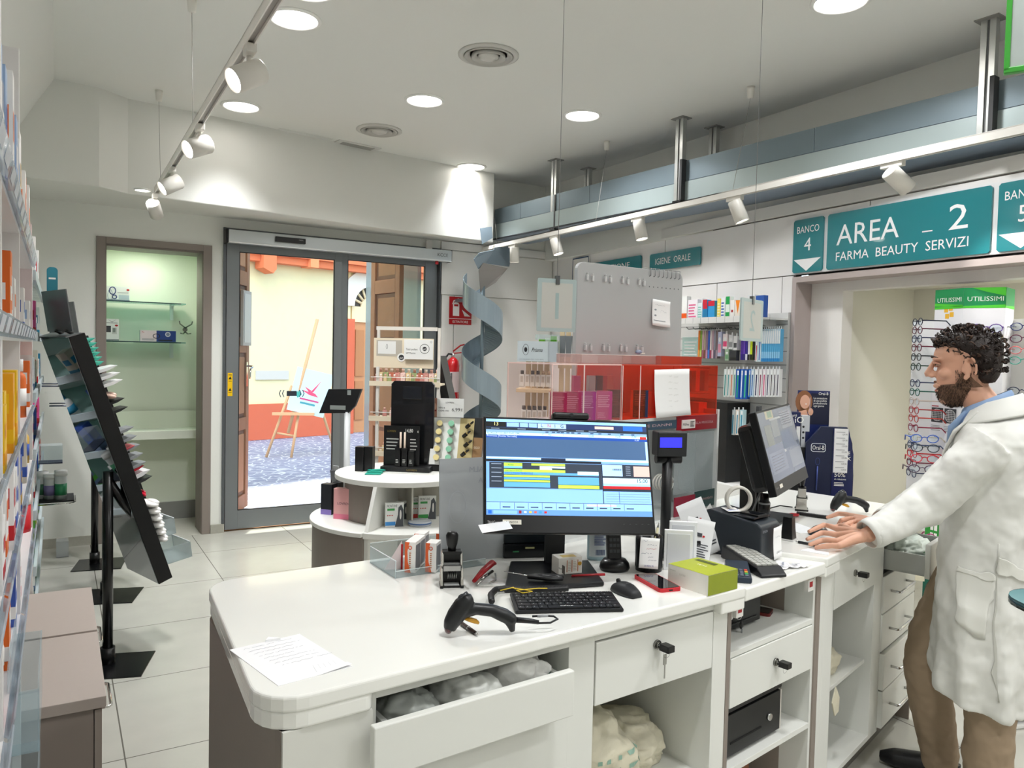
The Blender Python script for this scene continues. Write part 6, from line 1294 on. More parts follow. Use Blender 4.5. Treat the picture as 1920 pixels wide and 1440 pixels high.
# things on the middle shelf of the round table
def dfr(band):
    def f(b, w_, h):
        b.m(M('#12161c')).text('FRONTLINE', w_*.08, h*.82, h*.11, -.0006, wid=w_*.55); b.m(M('#3f9c4f')).rect(w_*.1, h*.68, w_*.5, h*.77, -.0006); b.m(M(band)).rect(0, h*.06 if band != '#b8342c' else 0, w_*.55, h*.22, -.0006)
        b.m(M('#4a4d52', .5)).prism([(w_*.98, 0), (w_*.98, h*.7), (w_*.85, h*.92), (w_*.7, h*.8), (w_*.68, h*.5), (w_*.52, .0)], .0005, .0012, 'y'); b.m(M('#e6e4e0', .5)).disc(w_*.82, h*.5, w_*.05, h*.2, -.0015); b.m(M('#c0392b'))
        for k in range(4): b.disc(w_*(.12+k*.09), h*.48, .003, y=-.0006)
        b.m(M('#2c8a48')).rect(w_*.995, 0, w_, h, -.0006)
    return f
FL_ = 'pet medicine cartons on the middle shelf'
pbox('pet_medicine_carton', 'FRONTLINE carton with a blue stripe and a grey dog, front left of the shelf', 723, 756, 943, 988, .628, .02, M('#eceeec', .4), dfr('#3f8fd6'), FL_, yaw=18)
pbox('pet_medicine_carton', 'FRONTLINE carton with a red stripe and a black and white dog', 772, 806, 933, 972, .628, .02, M('#eceeec', .4), dfr('#b8342c'), FL_, yaw=18)
for i, (px, py, lab) in enumerate(((734, 940, 'green-backed FRONTLINE carton just behind the blue-striped one'), (740, 936, 'tan-edged carton behind the green-backed one on the shelf'), (746, 932, 'rearmost carton of the left row on the middle shelf'), (785, 930, 'carton behind the red-striped FRONTLINE one'), (812, 932, 'carton at the right end of the middle shelf by the frosted holder'))):
    pbox('pet_medicine_carton', lab, px, px+32, py, 978-8*(i % 3)-4, .628, .02, M(('#e6e8e4', '#d9c7a8', '#dcdedb')[i % 3], .4), dfr('#3f9c4f'), FL_, yaw=18)
p = at(787, 984, .628); b = MB(M('#b9bfc6', .15)); b.lathe([(0, 0), (.062, 0), (.066, .008), (.066, .022), (.06, .027), (0, .027)], n=32); b.m(M('#4a6a9a', .3)).lathe([(.0662, .011), (.0665, .019)], n=32); tag(b.build('round_tin', None, p), 'flat round clear-lidded tin on the middle shelf', 'tin')
def dbl(b, w_, h): b.m(M('#2d6fc0')).rect(w_*.45, 0, w_, h*.8, -.0006); b.m(M('#1c3f86')).rect(w_*.45, h*.82, w_, h, -.0006); b.m(WHT).disc(w_*.7, h*.5, w_*.15, h*.08, -.001)
pbox('blue_white_carton', 'blue and white carton on the bottom shelf of the round display', 720, 737, 1005, 1075, .30, .05, M('#dfe2e4', .4), dbl, yaw=10)
# ---- tablet kiosk behind
p = cpt(645, 5.5); kz = onp(640, 753, p, n).z
t = thing('tablet_kiosk', 'black tilted tablet kiosk on a pale post in front of the glass door', 'kiosk', p, (0, 0, ba))
def kx(px): q = onp(px, 753, p, n)-p; return q.x*math.cos(ba)+q.y*math.sin(ba)
def kzz(py): return onp(640, py, p, n).z
b = MB(M('#1b1c1e', .35)); b.prism([(kx(598), kzz(776)), (kx(616), kzz(730)), (kx(680), kzz(728)), (kx(668), kzz(760)), (kx(655), kzz(774))], -.02, .02, 'y'); b.m(M('#8f9694', .3)).rect(kx(653), kzz(740), kx(660), kzz(731), -.021); b.rect(kx(620), kzz(768), kx(650), kzz(760), -.021); b.build('tablet', t, bevel=.004)
MB(M('#c9ccce', .4)).cyl((kx(652), .0, 0), (kx(652), 0, kzz(772)), .022, n=16).build('post', t); MB(M('#b9bcbe', .4)).lathe([(0, 0), (.15, 0), (.15, .01), (0, .012)], (kx(652), 0, 0), 28).build('foot_plate', t)
# ---- perfume rack
PD = 5.05; p = cpt(745, PD); ra = ba+R(2)
def rx(px): q = onp(px, 700, p, n)-p; return q.x*math.cos(ra)+q.y*math.sin(ra)
def rz(py): return onp(745, py, p, n).z
WM = M('#dcd8d2', .4); CRM = M('#e3d6be', .5)
t = thing('perfume_rack', 'cream wire rack of small perfume bottles with a white header card', 'display rack', p, (0, 0, ra))
b = MB(WM)
for px, y in ((697, .16), (816, .16), (712, -.06), (826, -.06)):
    x = rx(px); b.box(x-.009, y-.009, 0, x+.009, y+.009, rz(612) if y > 0 else rz(688))
b.box(rx(693), .15, rz(618), rx(812), .17, rz(611)); b.build('frame', t)
for k, py in enumerate((720, 785, 850, 915)):
    z = rz(py); b = MB(CRM); b.box(rx(697), -.07, z-.006, rx(828), .16, z+.006); b.box(rx(697), -.078, z-.012, rx(830), -.068, z+.02); o = b.build('shelf', t)
    MB(WM).tube([(rx(700), -.075, z+.045), (rx(828), -.075, z+.045)], .003, 6).build('rail', o)
b = MB(CRM); b.box(rx(698), .02, rz(690), rx(812), .03, rz(634)); b.m(M('#b9b2a6')).rect(rx(703), rz(668), rx(752), rz(638), .0195); b.m(M('#e4e4e2')).rect(rx(706), rz(664), rx(740), rz(640), .019); b.m(INK).ring(rx(723), rz(650), .006, .002, .0188, rz=.016)
b.m(WHT).disc(rx(751), rz(670), .028, y=.018); b.m(M('#3b3d40')).disc(rx(751), rz(670), .018, y=.0175); b.m(WHT).text('IAP', rx(751), rz(673), .012, .017, 'c'); b.build('rear_card', t)
b = MB(M('#eeeeec', .4)); b.box(rx(757), .0, rz(673), rx(812), .004, rz(636)); b.m(INK).text('Tutti i profumi', rx(761), rz(656), .013, -.0006, wid=.075); b.text('IAP Pharma', rx(761), rz(663), .012, -.0006, wid=.062); b.ring(rx(796), rz(653), .032, .003, -.0006); b.disc(rx(796), rz(653), .014, y=-.0006); b.m(WHT).text('IAP', rx(796), rz(655), .010, -.001, 'c'); b.m(INK).ring(rx(808), rz(640), .008, .0015, -.0006, n=4); b.build('header_card', t)
def perf(label, P, c_, capc, s=1.0, grp='perfume bottles on the rack', rot=0):
    t2 = thing('perfume_bottle', label, 'bottle', P, (0, 0, ra+rot), grp); t2.scale = (s,)*3
    MB(c_).box(-.013, -.010, 0, .013, .010, .05).build('glass_body', t2, bevel=.003); MB(capc).cyl((0, 0, .05), (0, 0, .068), .007, n=12).build('cap', t2); return t2
pc_ = [M('#c98f88', .15), M('#d9c49a', .15), M('#b9705c', .15), M('#e6c9c4', .15), M('#9aa878', .15)]; pcap = [M('#e6c4bc', .3), M('#f0e8e0', .3), M('#c79a8c', .3)]
PT = Matrix.Translation(p) @ Matrix.Rotation(ra, 4, 'Z'); bb0 = {}
cnames = ['rose', 'honey', 'amber', 'pale pink', 'olive']
k = 0
for row, (z, y, n_, s_, lab) in enumerate(((rz(720)+.007, -.045, 14, .85, 'front row of the rack top shelf'), (rz(712)+.006, .05, 11, 1.35, 'back row of the rack top shelf'), (rz(785)+.007, -.03, 9, 1, 'second shelf of the perfume rack'), (rz(850)+.007, -.03, 9, 1, 'third shelf of the perfume rack'))):
    for i in range(n_):
        ci = (i*3+row) % 5; x = rx(704)+(rx(824)-rx(704))*(i+.5)/n_
        if row == 1: z = rz(720)+.007
        key = (ci, k % 3)
        lb = f'{ordn(i)} bottle from the left, {cnames[ci]}, {lab}'
        if key not in bb0: bb0[key] = perf(lb, PT @ Vector((x, y, z)), pc_[ci], pcap[k % 3], s_)
        else: c = copy_tree(bb0[key], None, PT @ Vector((x, y, z)), None, lb); c.scale = (s_,)*3
        k += 1
# black thin display + scanner on far white counter
p = cpt(845, 5.6); t = thing('tilted_display', 'thin black display tilted beside the fire extinguisher', 'display', p, (0, 0, ba))
def dx_(px): q = onp(px, 700, p, n)-p; return q.x*math.cos(ba)+q.y*math.sin(ba)
def dz_(py): return onp(845, py, p, n).z
MB(M('#101113', .3)).prism([(dx_(831), dz_(672)), (dx_(836), dz_(667)), (dx_(856), dz_(746)), (dx_(840), dz_(746))], .0, .25, 'y').build('screen_slab', t, bevel=.003); MB(PLB).cyl((dx_(838), .1, .95), (dx_(838), .1, dz_(700)), .02).build('neck', t)
b = MB(M('#e3e3df', .3)); b.box(dx_(800), -.15, 0, dx_(915), .45, .95); tag(b.build('side_counter', None, p, (0, 0, ba), bevel=.004), 'white side counter behind the tester tray, under the tilted display', 'counter')
b = MB(PLB); b.tube([(dx_(868), -.05, .96), (dx_(874), -.05, 1.0), (dx_(886), -.05, 1.02), (dx_(905), -.05, .975)], [.02, .028, .02, .012], 10); tag(b.build('black_scanner', None, p, (0, 0, ba)), 'black scanner cradle on the white side counter', 'scanner')
b = MB(M('#cfd8d2', .4)); b.box(dx_(866), -.12, .951, dx_(890), -.02, .985); tag(b.build('stack_of_cards', None, p, (0, 0, ba)), 'pale stack of cards on the white side counter', 'box')
# ---- pale wooden Prisma rack
p = cpt(1012, 4.4); wa = ba+R(-4); WDP = M('#d6c19c', .55, vary=.08, bscale=14)
def wx(px): q = onp(px, 700, p, n)-p; return q.x*math.cos(wa)+q.y*math.sin(wa)
def wz(py): return onp(1012, py, p, n).z
t = thing('wooden_fragrance_rack', 'pale slatted wooden rack of home fragrances with a light blue header', 'display rack', p, (0, 0, wa))
for px in (980, 992, 1004, 1016):
    MB(WDP).box(wx(px), .10, 0, wx(px)+.028, .12, wz(676)).build('slat', t)
for py in (733, 800, 868):
    MB(WDP).box(wx(968), -.02, wz(py)-.01, wx(1034), .12, wz(py)+.012).build('shelf', t, bevel=.002)
MB(WDP).box(wx(968), -.02, 0, wx(1034), .2, .08).build('foot', t)
b = MB(M('#c9d3d8', .45)); b.box(wx(969), -.02, wz(678), wx(1028), .09, wz(640)); b.m(M('#b6bfc6', .5)).box(wx(1028), -.018, wz(678), wx(1044), .09, wz(640)); b.m(INK).ring(wx(985), wz(656), .018, .002, -.0206, rz=.032); b.disc(wx(985), wz(656), .009, .014, -.0206)
b.text('Prisma', wx(996), wz(660), .024, -.0206, wid=.062, sl=.3); b.m(M('#8f989e')).text("L'ECCELLENZA PER I TUOI SENSI", wx(973), wz(675), .006, -.0206, wid=.14); b.build('header', t)
PT = Matrix.Translation(p) @ Matrix.Rotation(wa, 4, 'Z'); fb = {}
for row, (py, n_, dy) in enumerate(((731, 6, 0), (798, 5, .03), (798, 4, -.01))):
    for i in range(n_):
        ck = (0, 1, 0, 0, 1, 1)[i] if row == 0 else 0; x = wx(976+row*3)+i*.031
        z = wz(py)+.0165; lb = f'{ordn(i)} clear fragrance bottle with {"black" if ck == 0 else "beige"} cap, {("upper shelf", "lower shelf back row", "lower shelf front row")[row]} of the wooden rack'
        P = PT @ Vector((x, .04+dy, z))
        if ck not in fb:
            t2 = thing('fragrance_bottle', lb, 'bottle', P, (0, 0, wa), 'fragrance bottles on the wooden rack'); b = MB(M('#e0e3e0', .1)); b.box(-.014, -.012, 0, .014, .012, .07); b.m(M('#b9b4aa', .5)).rect(-.008, .025, .008, .06, -.0126); b.build('glass_body', t2, bevel=.002)
            MB(M('#151515' if ck == 0 else '#b59d80', .4)).cyl((0, 0, .07), (0, 0, .092), .010, n=14).build('cap', t2); fb[ck] = t2
        else: copy_tree(fb[ck], None, P, None, lb)
for i in range(3):
    b = MB(M('#6f7478', .35)); b.prism([(0, 0), (.03, .0), (.034, .12), (-.002, .12)], 0, .012, 'y'); b.m(M('#e4e6e6', .4)).prism([(-.002, .27), (.034, .27), (.034, .36), (-.002, .36)], 0, .008, 'y')
    tag(b.build('hanging_pack', None, PT @ Vector((wx(1047)+i*.036, .06, wz(668))), (0, 0, wa)), ('left', 'middle', 'right')[i]+' grey hanging pack between the wooden rack and the pegboard', 'pack', 'grey hanging packs')
b = MB(WDP); 
for i in range(3): b.box(wx(1046)+i*.036, .08, 0, wx(1046)+i*.036+.026, .1, wz(560))
b.box(wx(1044), .07, wz(690), wx(1080), .1, wz(684)); tag(b.build('slatted_panel', None, p, (0, 0, wa)), 'slatted wooden panel behind the grey hanging packs', 'panel')
b = MB(glassy('#e6ecec', .25)); b.box(wx(996), .12, wz(636), wx(1050), .3, wz(626)); o = b.build('plastic_bin', None, p, (0, 0, wa)); tag(o, 'clear bin above the Prisma header', 'bin')
for i, (px, py, c_, lab) in enumerate(((1008, 634, '#74b82c', 'green carton in the clear bin, left'), (1030, 628, '#5da82a', 'green carton in the clear bin, right'), (1018, 632, '#eef0ee', 'white tube in the clear bin'), (1036, 636, '#f0f2f0', 'white small bottle in the clear bin'))):
    b = MB(M(c_, .4)); x = wx(px); b.box(x-.018, .14+.03*i, wz(660), x+.018, .17+.03*i, wz(py)-.002); tag(b.build('small_pack', None, p, (0, 0, wa)), lab, 'pack', 'packs in the clear bin')
# ================================================================= toothbrush wall
def swl(px, py, off): # -> s, z on a plane off in front of the sign wall
    P0 = SW0-SWn*off; q = onp(px, py, P0, SWn); return (q-P0).dot(SWd), q.z
def swp(s, off, z): return SW0+SWd*s-SWn*off+Vector((0, 0, z))
sA_, zA_ = swl(1272, 600, .05); sB_, _ = swl(1470, 590, .05)
t = thing('wall_slat_panel', 'grey-white slatted wall panel behind the toothbrush hooks', 'wall panel', SW0, (0, 0, SWA))
b = MB(M('#cfcfcd', .5)); b.box(sA_-.05, -.03, .35, sB_+.02, -.005, 1.93)
for k in range(16): b.m(M('#9c9c9a', .6)).box(sA_-.05, -.031, .42+k*.095, sB_+.02, -.0295, .428+k*.095)
b.build('backing', t)
t = thing('wall_shelf', 'white metal shelf with price strip above the toothbrush hooks', 'shelf', SW0, (0, 0, SWA))
s0, z0 = swl(1272, 603, .28); s1, _ = swl(1392, 596, .28); ZS = swl(1300, 598, .28)[1]
MB(M('#dfe0df', .4)).box(s0-.05, -.30, ZS-.02, sB_+.02, -.03, ZS-.008).build('board', t)
b = MB(M('#f0f0f0', .4)); b.box(s0-.05, -.312, ZS-.038, s1+.16, -.30, ZS+.006)
b.m(M('#55585c', .5))
for k in range(13): b.rect(s0-.05+k*.085, ZS-.036, s0-.048+k*.085, ZS+.004, -.3125)
b.build('price_strip', t)
MB(M('#6c6d6e', .5)).tube([(s1+.18, -.29, ZS-.01), (sB_+.02, -.28, ZS-.012)], .008, 6).build('front_bar', t)
for x in (s0+.25, s0+.75): MB(M('#c9c9c8', .5)).prism([(-.03, ZS-.02), (-.26, ZS-.02), (-.03, ZS-.09)], x, x+.012, 'x').build('bracket', t)
TS = 'toothpaste cartons on the wall shelf'
def sbx(px0, px1, pyt, c1, c2, lab, mode='half', off=.25):
    a, _ = swl(px0, 598, off); b2, _ = swl(px1, 598, off); h = swl((px0+px1)/2, pyt, off)[1]-ZS+.008
    b = MB(M(c1, .4)); w__ = b2-a; b.box(0, 0, 0, w__, .04, h); b.m(M(c2, .4))
    if mode == 'top': b.rect(0, h*.72, w__, h, -.0006)
    elif mode == 'bottom': b.rect(0, 0, w__, h*.3, -.0006)
    elif mode == 'tri': b.quad((w__*.1, -.0006, h), (w__*.55, -.0006, h*.25), (w__*.95, -.0006, h))
    elif mode == 'dot': b.disc(w__*.5, h*.4, w__*.25, y=-.0006)
    elif mode == 'ends': b.rect(0, 0, w__, h*.3, -.0006); b.rect(0, h*.65, w__, h, -.0006)
    else: b.lines(w__*.1, w__*.9, h*.15, h*.85, 5, -.0006)
    tag(b.build('toothpaste_carton', None, swp(a, off, ZS-.008), (0, 0, SWA)), lab, 'box', TS)
for q in ((1274, 1287, 556, '#eef0ee', '#e85a1c', 'white and orange upright carton at the left end of the wall shelf', 'bottom'), (1289, 1307, 562, '#f0eaf0', '#d85a8a', 'white carton with pink print on the wall shelf', 'l'), (1307.5, 1316, 568, '#d9e6ea', '#7fc0b0', 'pale green carton on the wall shelf', 'l'),
          (1308, 1316, 560, '#e8e8ea', '#c9c9cc', 'white carton standing taller behind the pale green one', 'l'), (1317, 1325, 562, '#38a0d8', '#c8203a', 'tall blue carton with a red top on the wall shelf', 'top'), (1317.5, 1325.5, 571, '#38a0d8', '#c8203a', 'short blue carton with a red top on the wall shelf', 'top'),
          (1327, 1339, 564, '#2f98d4', '#c8203a', 'blue and red carton right of the pair on the wall shelf', 'top'), (1344, 1350, 560, '#f0dc60', '#f6f0c0', 'yellow carton on the wall shelf', 'l'), (1351, 1358, 558, '#f0f2f6', '#2d5ab0', 'white carton with blue lettering on the wall shelf', 'l'), (1360, 1367, 556, '#e6f2ea', '#1fa050', 'green-ended carton on the wall shelf', 'ends'),
          (1368.5, 1376, 562, '#f2f0ee', '#a8242c', 'white carton with a dark red dot on the wall shelf', 'dot'), (1377.5, 1387, 563, '#f4ece2', '#f08a1c', 'white carton with an orange triangle on the wall shelf', 'tri'), (1400, 1413, 553, '#e6e8ea', '#b0b4b8', 'white carton behind the hanging number 2 plate', 'l'), (1416, 1431, 554, '#2c5aae', '#6a8fd0', 'tall blue carton right of the hanging number 2 plate', 'l')):
    sbx(*q[:6], q[6], off=.25 if 'behind' not in q[5] else .18)
def pack(nm, px, pyt, pyb, wpx, cols, lab, grp, off=.2, kind='strip'):
    s, zt_ = swl(px, pyt, off); s2, _ = swl(px+wpx, pyt, off); zb = swl(px, pyb, off)[1]; w__ = (s2-s)*.86; h = zt_-zb
    b = MB(M(cols[0], .3)); b.box(0, -.012, 0, w__, .02, h)
    e = -.0126
    if kind == 'grad': b.m(M('#e9f3fa', .3)).rect(0, h*.55, w__, h, e); b.m(M('#8cc6ec', .3)).rect(0, h*.1, w__, h*.3, e); b.m(M('#2f86cc', .3)).rect(0, 0, w__, h*.1, e); b.m(M('#a9d8ea', .3)).disc(w__/2, h*.97, w__*.4, w__*.4, e)
    elif kind == 'brush': b.m(M(cols[1], .3)).quad((w__*.3, e, h*.05), (w__*.62, e, h*.05), (w__*.75, e, h*.8), (w__*.4, e, h*.8)); b.m(M('#f0f4f6', .3)).rect(w__*.35, h*.8, w__*.85, h*.95, e)
    elif kind == 'blister': b.m(M(cols[1], .4)).rect(w__*.1, h*.15, w__*.9, h*.5, e); b.m(M('#e8e8ea', .4)).disc(w__*.5, h*.68, w__*.3, h*.1, e)
    else: b.m(M(cols[1], .4)).rect(0, 0, w__, h*.3, e)
    b.m(M('#e3e5e7', .4)).box(w__*.35, .0, h, w__*.65, .004, h+.018)
    tag(b.build(nm, None, swp(s, off, zb), (0, 0, SWA)), lab, 'toothbrush pack', grp)
G1 = 'packs on the upper hook row'
r1 = [('#e07a20', '#f0a050'), ('#8ab040', '#c0d070'), ('#c8a8b0', '#a05a70'), ('#b0a090', '#7a4a3a'), ('#9a7a90', '#c890b0'), ('#2a5ab8', '#4a80d8'), ('#d8d0d0', '#a03a5a'), ('#b898a8', '#d8b8c8'), ('#9090a0', '#605a70'), ('#7a6a70', '#a090a0')]
cn1 = ['orange', 'lime green', 'rose', 'brown', 'mauve', 'blue', 'white and red', 'dusty pink', 'grey', 'dark mauve']
for i in range(10): pack('toothbrush_pack', 1312+i*3.7, 620, 672, 3.7, r1[i], f'{cn1[i]} thin toothbrush pack, {ordn(i)} from the left on the upper hooks', G1)
for i, (px, pyt, pyb, w__, c_, k_, n_) in enumerate(((1349, 622, 668, 8, ('#b8bcd8', '#d890a8'), 'blister', 'lilac blister pack'), (1358, 626, 654, 10, ('#e8dce0', '#d8487a'), 'blister', 'pink and white blister pack'), (1362, 655, 676, 8, ('#a0b8a0', '#6a9a70'), 'blister', 'green blister pack below the pink one'), (1369, 628, 655, 9, ('#d8dadc', '#8a8c90'), 'blister', 'grey blister pack'), (1378, 630, 656, 8, ('#e6e6e8', '#4a4c50'), 'blister', 'silver blister pack'), (1371, 657, 676, 14, ('#3a3c40', '#202224'), 'strip', 'black pack low on the hooks'))):
    pack('blister_pack', px, pyt, pyb, w__, c_, f'{n_} hanging at the middle of the upper hooks', G1, .22, k_)
for i, (c_, n_) in enumerate(((('#5a3aa8', '#3a2a88'), 'violet'), (('#6a48b8', '#2c2a70'), 'deep purple'), (('#3a2f98', '#d8d8e8'), 'indigo'), (('#e8e8ea', '#202224'), 'white and black'), (('#c8e030', '#101214'), 'yellow-green and black'), (('#26282a', '#101214'), 'black'))):
    pack('toothbrush_pack', 1392+i*4.4, 638 if i < 3 else 640, 675, 4.4, c_, f'{n_} pack under the hanging number 2 plate', G1)
pack('toothbrush_pack', 1419, 640, 678, 5, ('#dceaf2', '#d83a3a'), 'white and red toothbrush pack left of the blue row', G1, .2, 'brush'); pack('toothbrush_pack', 1425, 625, 678, 6, ('#d8ecf6', '#2d5ab0'), 'white and blue toothbrush pack left of the blue row', G1, .2, 'brush')
for i in range(9): pack('toothbrush_pack', 1431.5+i*3.9, 617, 678, 3.9, ('#5aaee0', '#fff'), f'{ordn(i)} pack in the row of identical light blue toothbrush packs', 'row of light blue packs', .2, 'grad')
G2 = 'toothbrushes on the lower hook row'
for i, (px, w__, c_, n_) in enumerate(((1360, 6, ('#dfe8e6', '#1f8a8a'), 'teal'), (1366, 6, ('#e3e6e4', '#3a9aa0'), 'aqua'), (1372, 6, ('#dfe0dc', '#c8704a'), 'orange'), (1378, 5, ('#cfe0dc', '#2a8a70'), 'sea green'), (1383, 7, ('#1f5ab8', '#30b070'), 'blue with green'), (1391, 6, ('#2a68c8', '#e8eef6'), 'blue with white'), (1397, 8, ('#1f58b0', '#48c088'), 'blue with mint'),
        (1406, 5, ('#3a78d0', '#c0d050'), 'blue and lime'), (1411, 6, ('#c8dcea', '#2f6ab0'), 'pale blue'), (1418, 7, ('#e8eaee', '#1f2a58'), 'white with navy'), (1426, 6, ('#eceaee', '#8a2a50'), 'white with wine red'), (1433, 6, ('#e8e0e6', '#d04a80'), 'white with pink'), (1440, 6, ('#ecedf0', '#30305a'), 'white with indigo'), (1447, 5.5, ('#e6e8ea', '#4a4048'), 'white with grey'), (1453, 5.5, ('#eaeaec', '#2a2a40'), 'white with black'), (1459, 5.5, ('#e4e6ea', '#3a2f48'), 'white with plum'))):
    pack('toothbrush_pack', px, 692, 748 if 1383 <= px < 1406 else 744, w__, c_, f'{n_} toothbrush pack on the lower hooks', G2, .2, 'brush')
for i, (px, c_) in enumerate(((1358, '#c8e0e4'), (1366, '#a8d0d8'), (1374, '#d8e4e6'), (1382, '#e0d8d0'), (1390, '#b8d8e0'), (1338, '#d0d8dc'), (1346, '#c0d8e0'))):
    pack('toothbrush_pack', px, 768, 815, 7, (c_, '#3a90b0'), f'pale pack, {ordn(i)} on the third hook row below the toothbrushes', 'packs on the third hook row', .2, 'brush')
for i in range(9):
    s, z = swl(1285+i*12+(30 if i > 3 else 0), 617, .30); b = MB(M('#5a5c5e', .4, .6)); b.tube([(0, -.03, .02), (0, -.27, 0), (0, -.29, .015)], .003, 6)
    tag(b.build('display_hook', None, SW0+SWd*s+Vector((0, 0, z)), (0, 0, SWA)), f'dark metal display hook, {ordn(i)} from the left above the upper toothbrush row', 'hook', 'display hooks')
b = MB(glassy('#dff0ee', .3)); s, z = swl(1278, 688, .2); s2, z2 = swl(1312, 632, .2); b.box(0, 0, 0, s2-s, .004, z2-z); b.m(M('#2c3a3a', .4)).box(0, -.001, -.004, s2-s+.02, .1, 0); b.m(M('#e8ecec', .4)); b.lines(.02, s2-s-.02, .02, z2-z-.02, 8, -.001)
tag(b.build('leaflet_holder', None, swp(s, .2, z), (0, 0, SWA)), 'clear leaflet holder with white lined cards beside the toothbrush hooks', 'holder')
b = MB(M('#e3e3e1', .5)); b.box(sA_+.55, -.30, .0, sB_+.02, -.03, .70); tag(b.build('wall_cabinet', None, SW0, (0, 0, SWA), bevel=.004), 'white low cabinet under the toothbrush wall', 'cabinet')
s, z = swl(1345, 780, .2)
b = MB(M('#141517', .5)); b.box(sA_+.2, -.26, .70, sB_-.30, -.04, 1.28); b.m(M('#b4202a', .4)).rect(sA_+.3, 1.10, sA_+.36, 1.15, -.2606); b.m(WHT).rect(sA_+.30, 1.06, sA_+.36, 1.09, -.2606); b.rect(sA_+.3, .92, sA_+.37, .96, -.2606)
tag(b.build('dark_rack', None, SW0, (0, 0, SWA)), 'black rack of small boxes below the toothbrush hooks', 'rack')
# ================================================================= Oral-B floor display
OP = cpt(1558, 4.05); oa = math.atan2(-CF.x, CF.y)*1.0+R(-8); NV = '#131c48'
def ox(px): q = onp(px, 800, OP, (CF.x, CF.y, 0))-OP; return q.dot(Vector((math.cos(oa), math.sin(oa), 0)))
def oz(py): return onp(1558, py, OP, (CF.x, CF.y, 0)).z
t = thing('electric_toothbrush_display', 'navy Oral-B floor display with a rounded bin and a long price list', 'display stand', OP, (0, 0, oa))
b = MB(M('#151d3c', .35)); b.prism([(ox(1514), 0), (ox(1514), oz(832)), (ox(1540), oz(800)), (ox(1588), oz(800)), (ox(1598), oz(830)), (ox(1602), oz(890)), (ox(1602), 0)], .0, -.02, 'y'); b.build('bin_front', t, bevel=.003)
b = MB(M('#0e1228', .4)); b.box(ox(1516), .02, 0, ox(1600), .30, oz(905)); b.m(M('#101a50', .2, coat=.5)).prism([(ox(1562), .3), (ox(1562), oz(803)), (ox(1590), oz(803)), (ox(1600), oz(850)), (ox(1602), .3)], .002, .004, 'y'); b.build('bin_body', t)
b = MB(M('#e8ecf4', .4)); ow = ox(1549)-ox(1523); b.prism(rnd([(ox(1523), oz(848), .012), (ox(1550), oz(848), .012), (ox(1550), oz(832), .012), (ox(1523), oz(832), .012)], 0), .0015, .002, 'y'); b.m(M('#151d3c', .35)).prism(rnd([(ox(1524), oz(847), .011), (ox(1549), oz(847), .011), (ox(1549), oz(833), .011), (ox(1524), oz(833), .011)], 0), .002, .0025, 'y'); b.m(WHT).text('Oral-B', ox(1525.5), oz(844), .024, -.003, wid=ow*.84); b.build('badge', t)
b = MB(M('#e8e8ea', .5)); b.box(ox(1564), -.012, oz(885), ox(1589), -.006, oz(803)); b.m(GREYINK)
for k in range(7): z = oz(810+k*11); b.rect(ox(1567), z, ox(1583), z+.003, -.0126); b.m(INK).text('€129,90'.replace('€', ''), ox(1578), z-.014, .009, -.0126, wid=.026); b.m(GREYINK)
b.build('price_list', t)
b = MB(M('#3a4a8a', .3)); b.tube([(ox(1536), -.006, oz(875)), (ox(1535), -.006, oz(920))], .004, 6); b.ring(ox(1536), oz(866), .012, .002, -.002, rz=.02); b.m(WHT).text('50%', ox(1567), oz(893), .022, -.0046, wid=.055); b.text('di riduzione', ox(1567), oz(899), .010, -.0046, wid=.06); b.lines(ox(1567), ox(1588), oz(910), oz(902), 3, -.0046); b.text('K', ox(1590), oz(862), .02, -.0046); b.text('E', ox(1590), oz(852), .02, -.0046); b.build('print', t)
# poster with a woman (generic)
b = MB(M('#17255c', .35)); X0, X1, Z0, Z1 = ox(1505), ox(1565), .3, oz(735); b.box(X0, .12, Z0, X1, .125, Z1); y = .1194
b.m(M('#0c1230')).quad((ox(1528), y, oz(800)), (X1, y, oz(800)), (X1, y, oz(740)), (ox(1530), y, oz(740)))
b.m(M('#8a5a3a', .5)).disc(ox(1517), oz(757), .045, .062, y-.0004); b.quad((ox(1508), y-.0004, oz(778)), (ox(1520), y-.0004, oz(776)), (ox(1524), y-.0004, oz(750)), (ox(1510), y-.0004, oz(750)))
b.m(M('#d8a58c', .5)).disc(ox(1519), oz(757), .026, .038, y-.0008); b.quad((ox(1503), y-.0008, oz(790)), (ox(1528), y-.0008, oz(790)), (ox(1522), y-.0008, oz(772)), (ox(1508), y-.0008, oz(776))); b.disc(ox(1530), oz(776), .014, .02, y-.0008)
b.m(M('#fff')).rect(ox(1519.5), oz(762), ox(1522.5), oz(760.5), y-.0012); b.m(M('#cfd6f2')).rect(ox(1528), oz(776), ox(1528.6), oz(748), y-.0012)
b.m(WHT).text('Oral-B', ox(1544), oz(743), .016, y-.0006, wid=.05); b.text('La sensazione', ox(1535), oz(751), .011, y-.0006, wid=.07); b.text('di una pulizia', ox(1535), oz(756), .011, y-.0006, wid=.068); b.text('professionale', ox(1535), oz(761), .011, y-.0006, wid=.07); b.text('ogni giorno', ox(1535), oz(766), .011, y-.0006, wid=.055)
b.build('poster', t)
OQ = OP+Vector((math.cos(oa), math.sin(oa), 0))*ox(1485)
t = thing('shelf_riser', 'black riser behind the far monitor holding toothbrush boxes', 'riser', OP, (0, 0, oa)); zr = oz(842); MB(M('#15171a', .4)).box(ox(1478), .03, 0, ox(1524), .118, zr).build('riser_body', t)
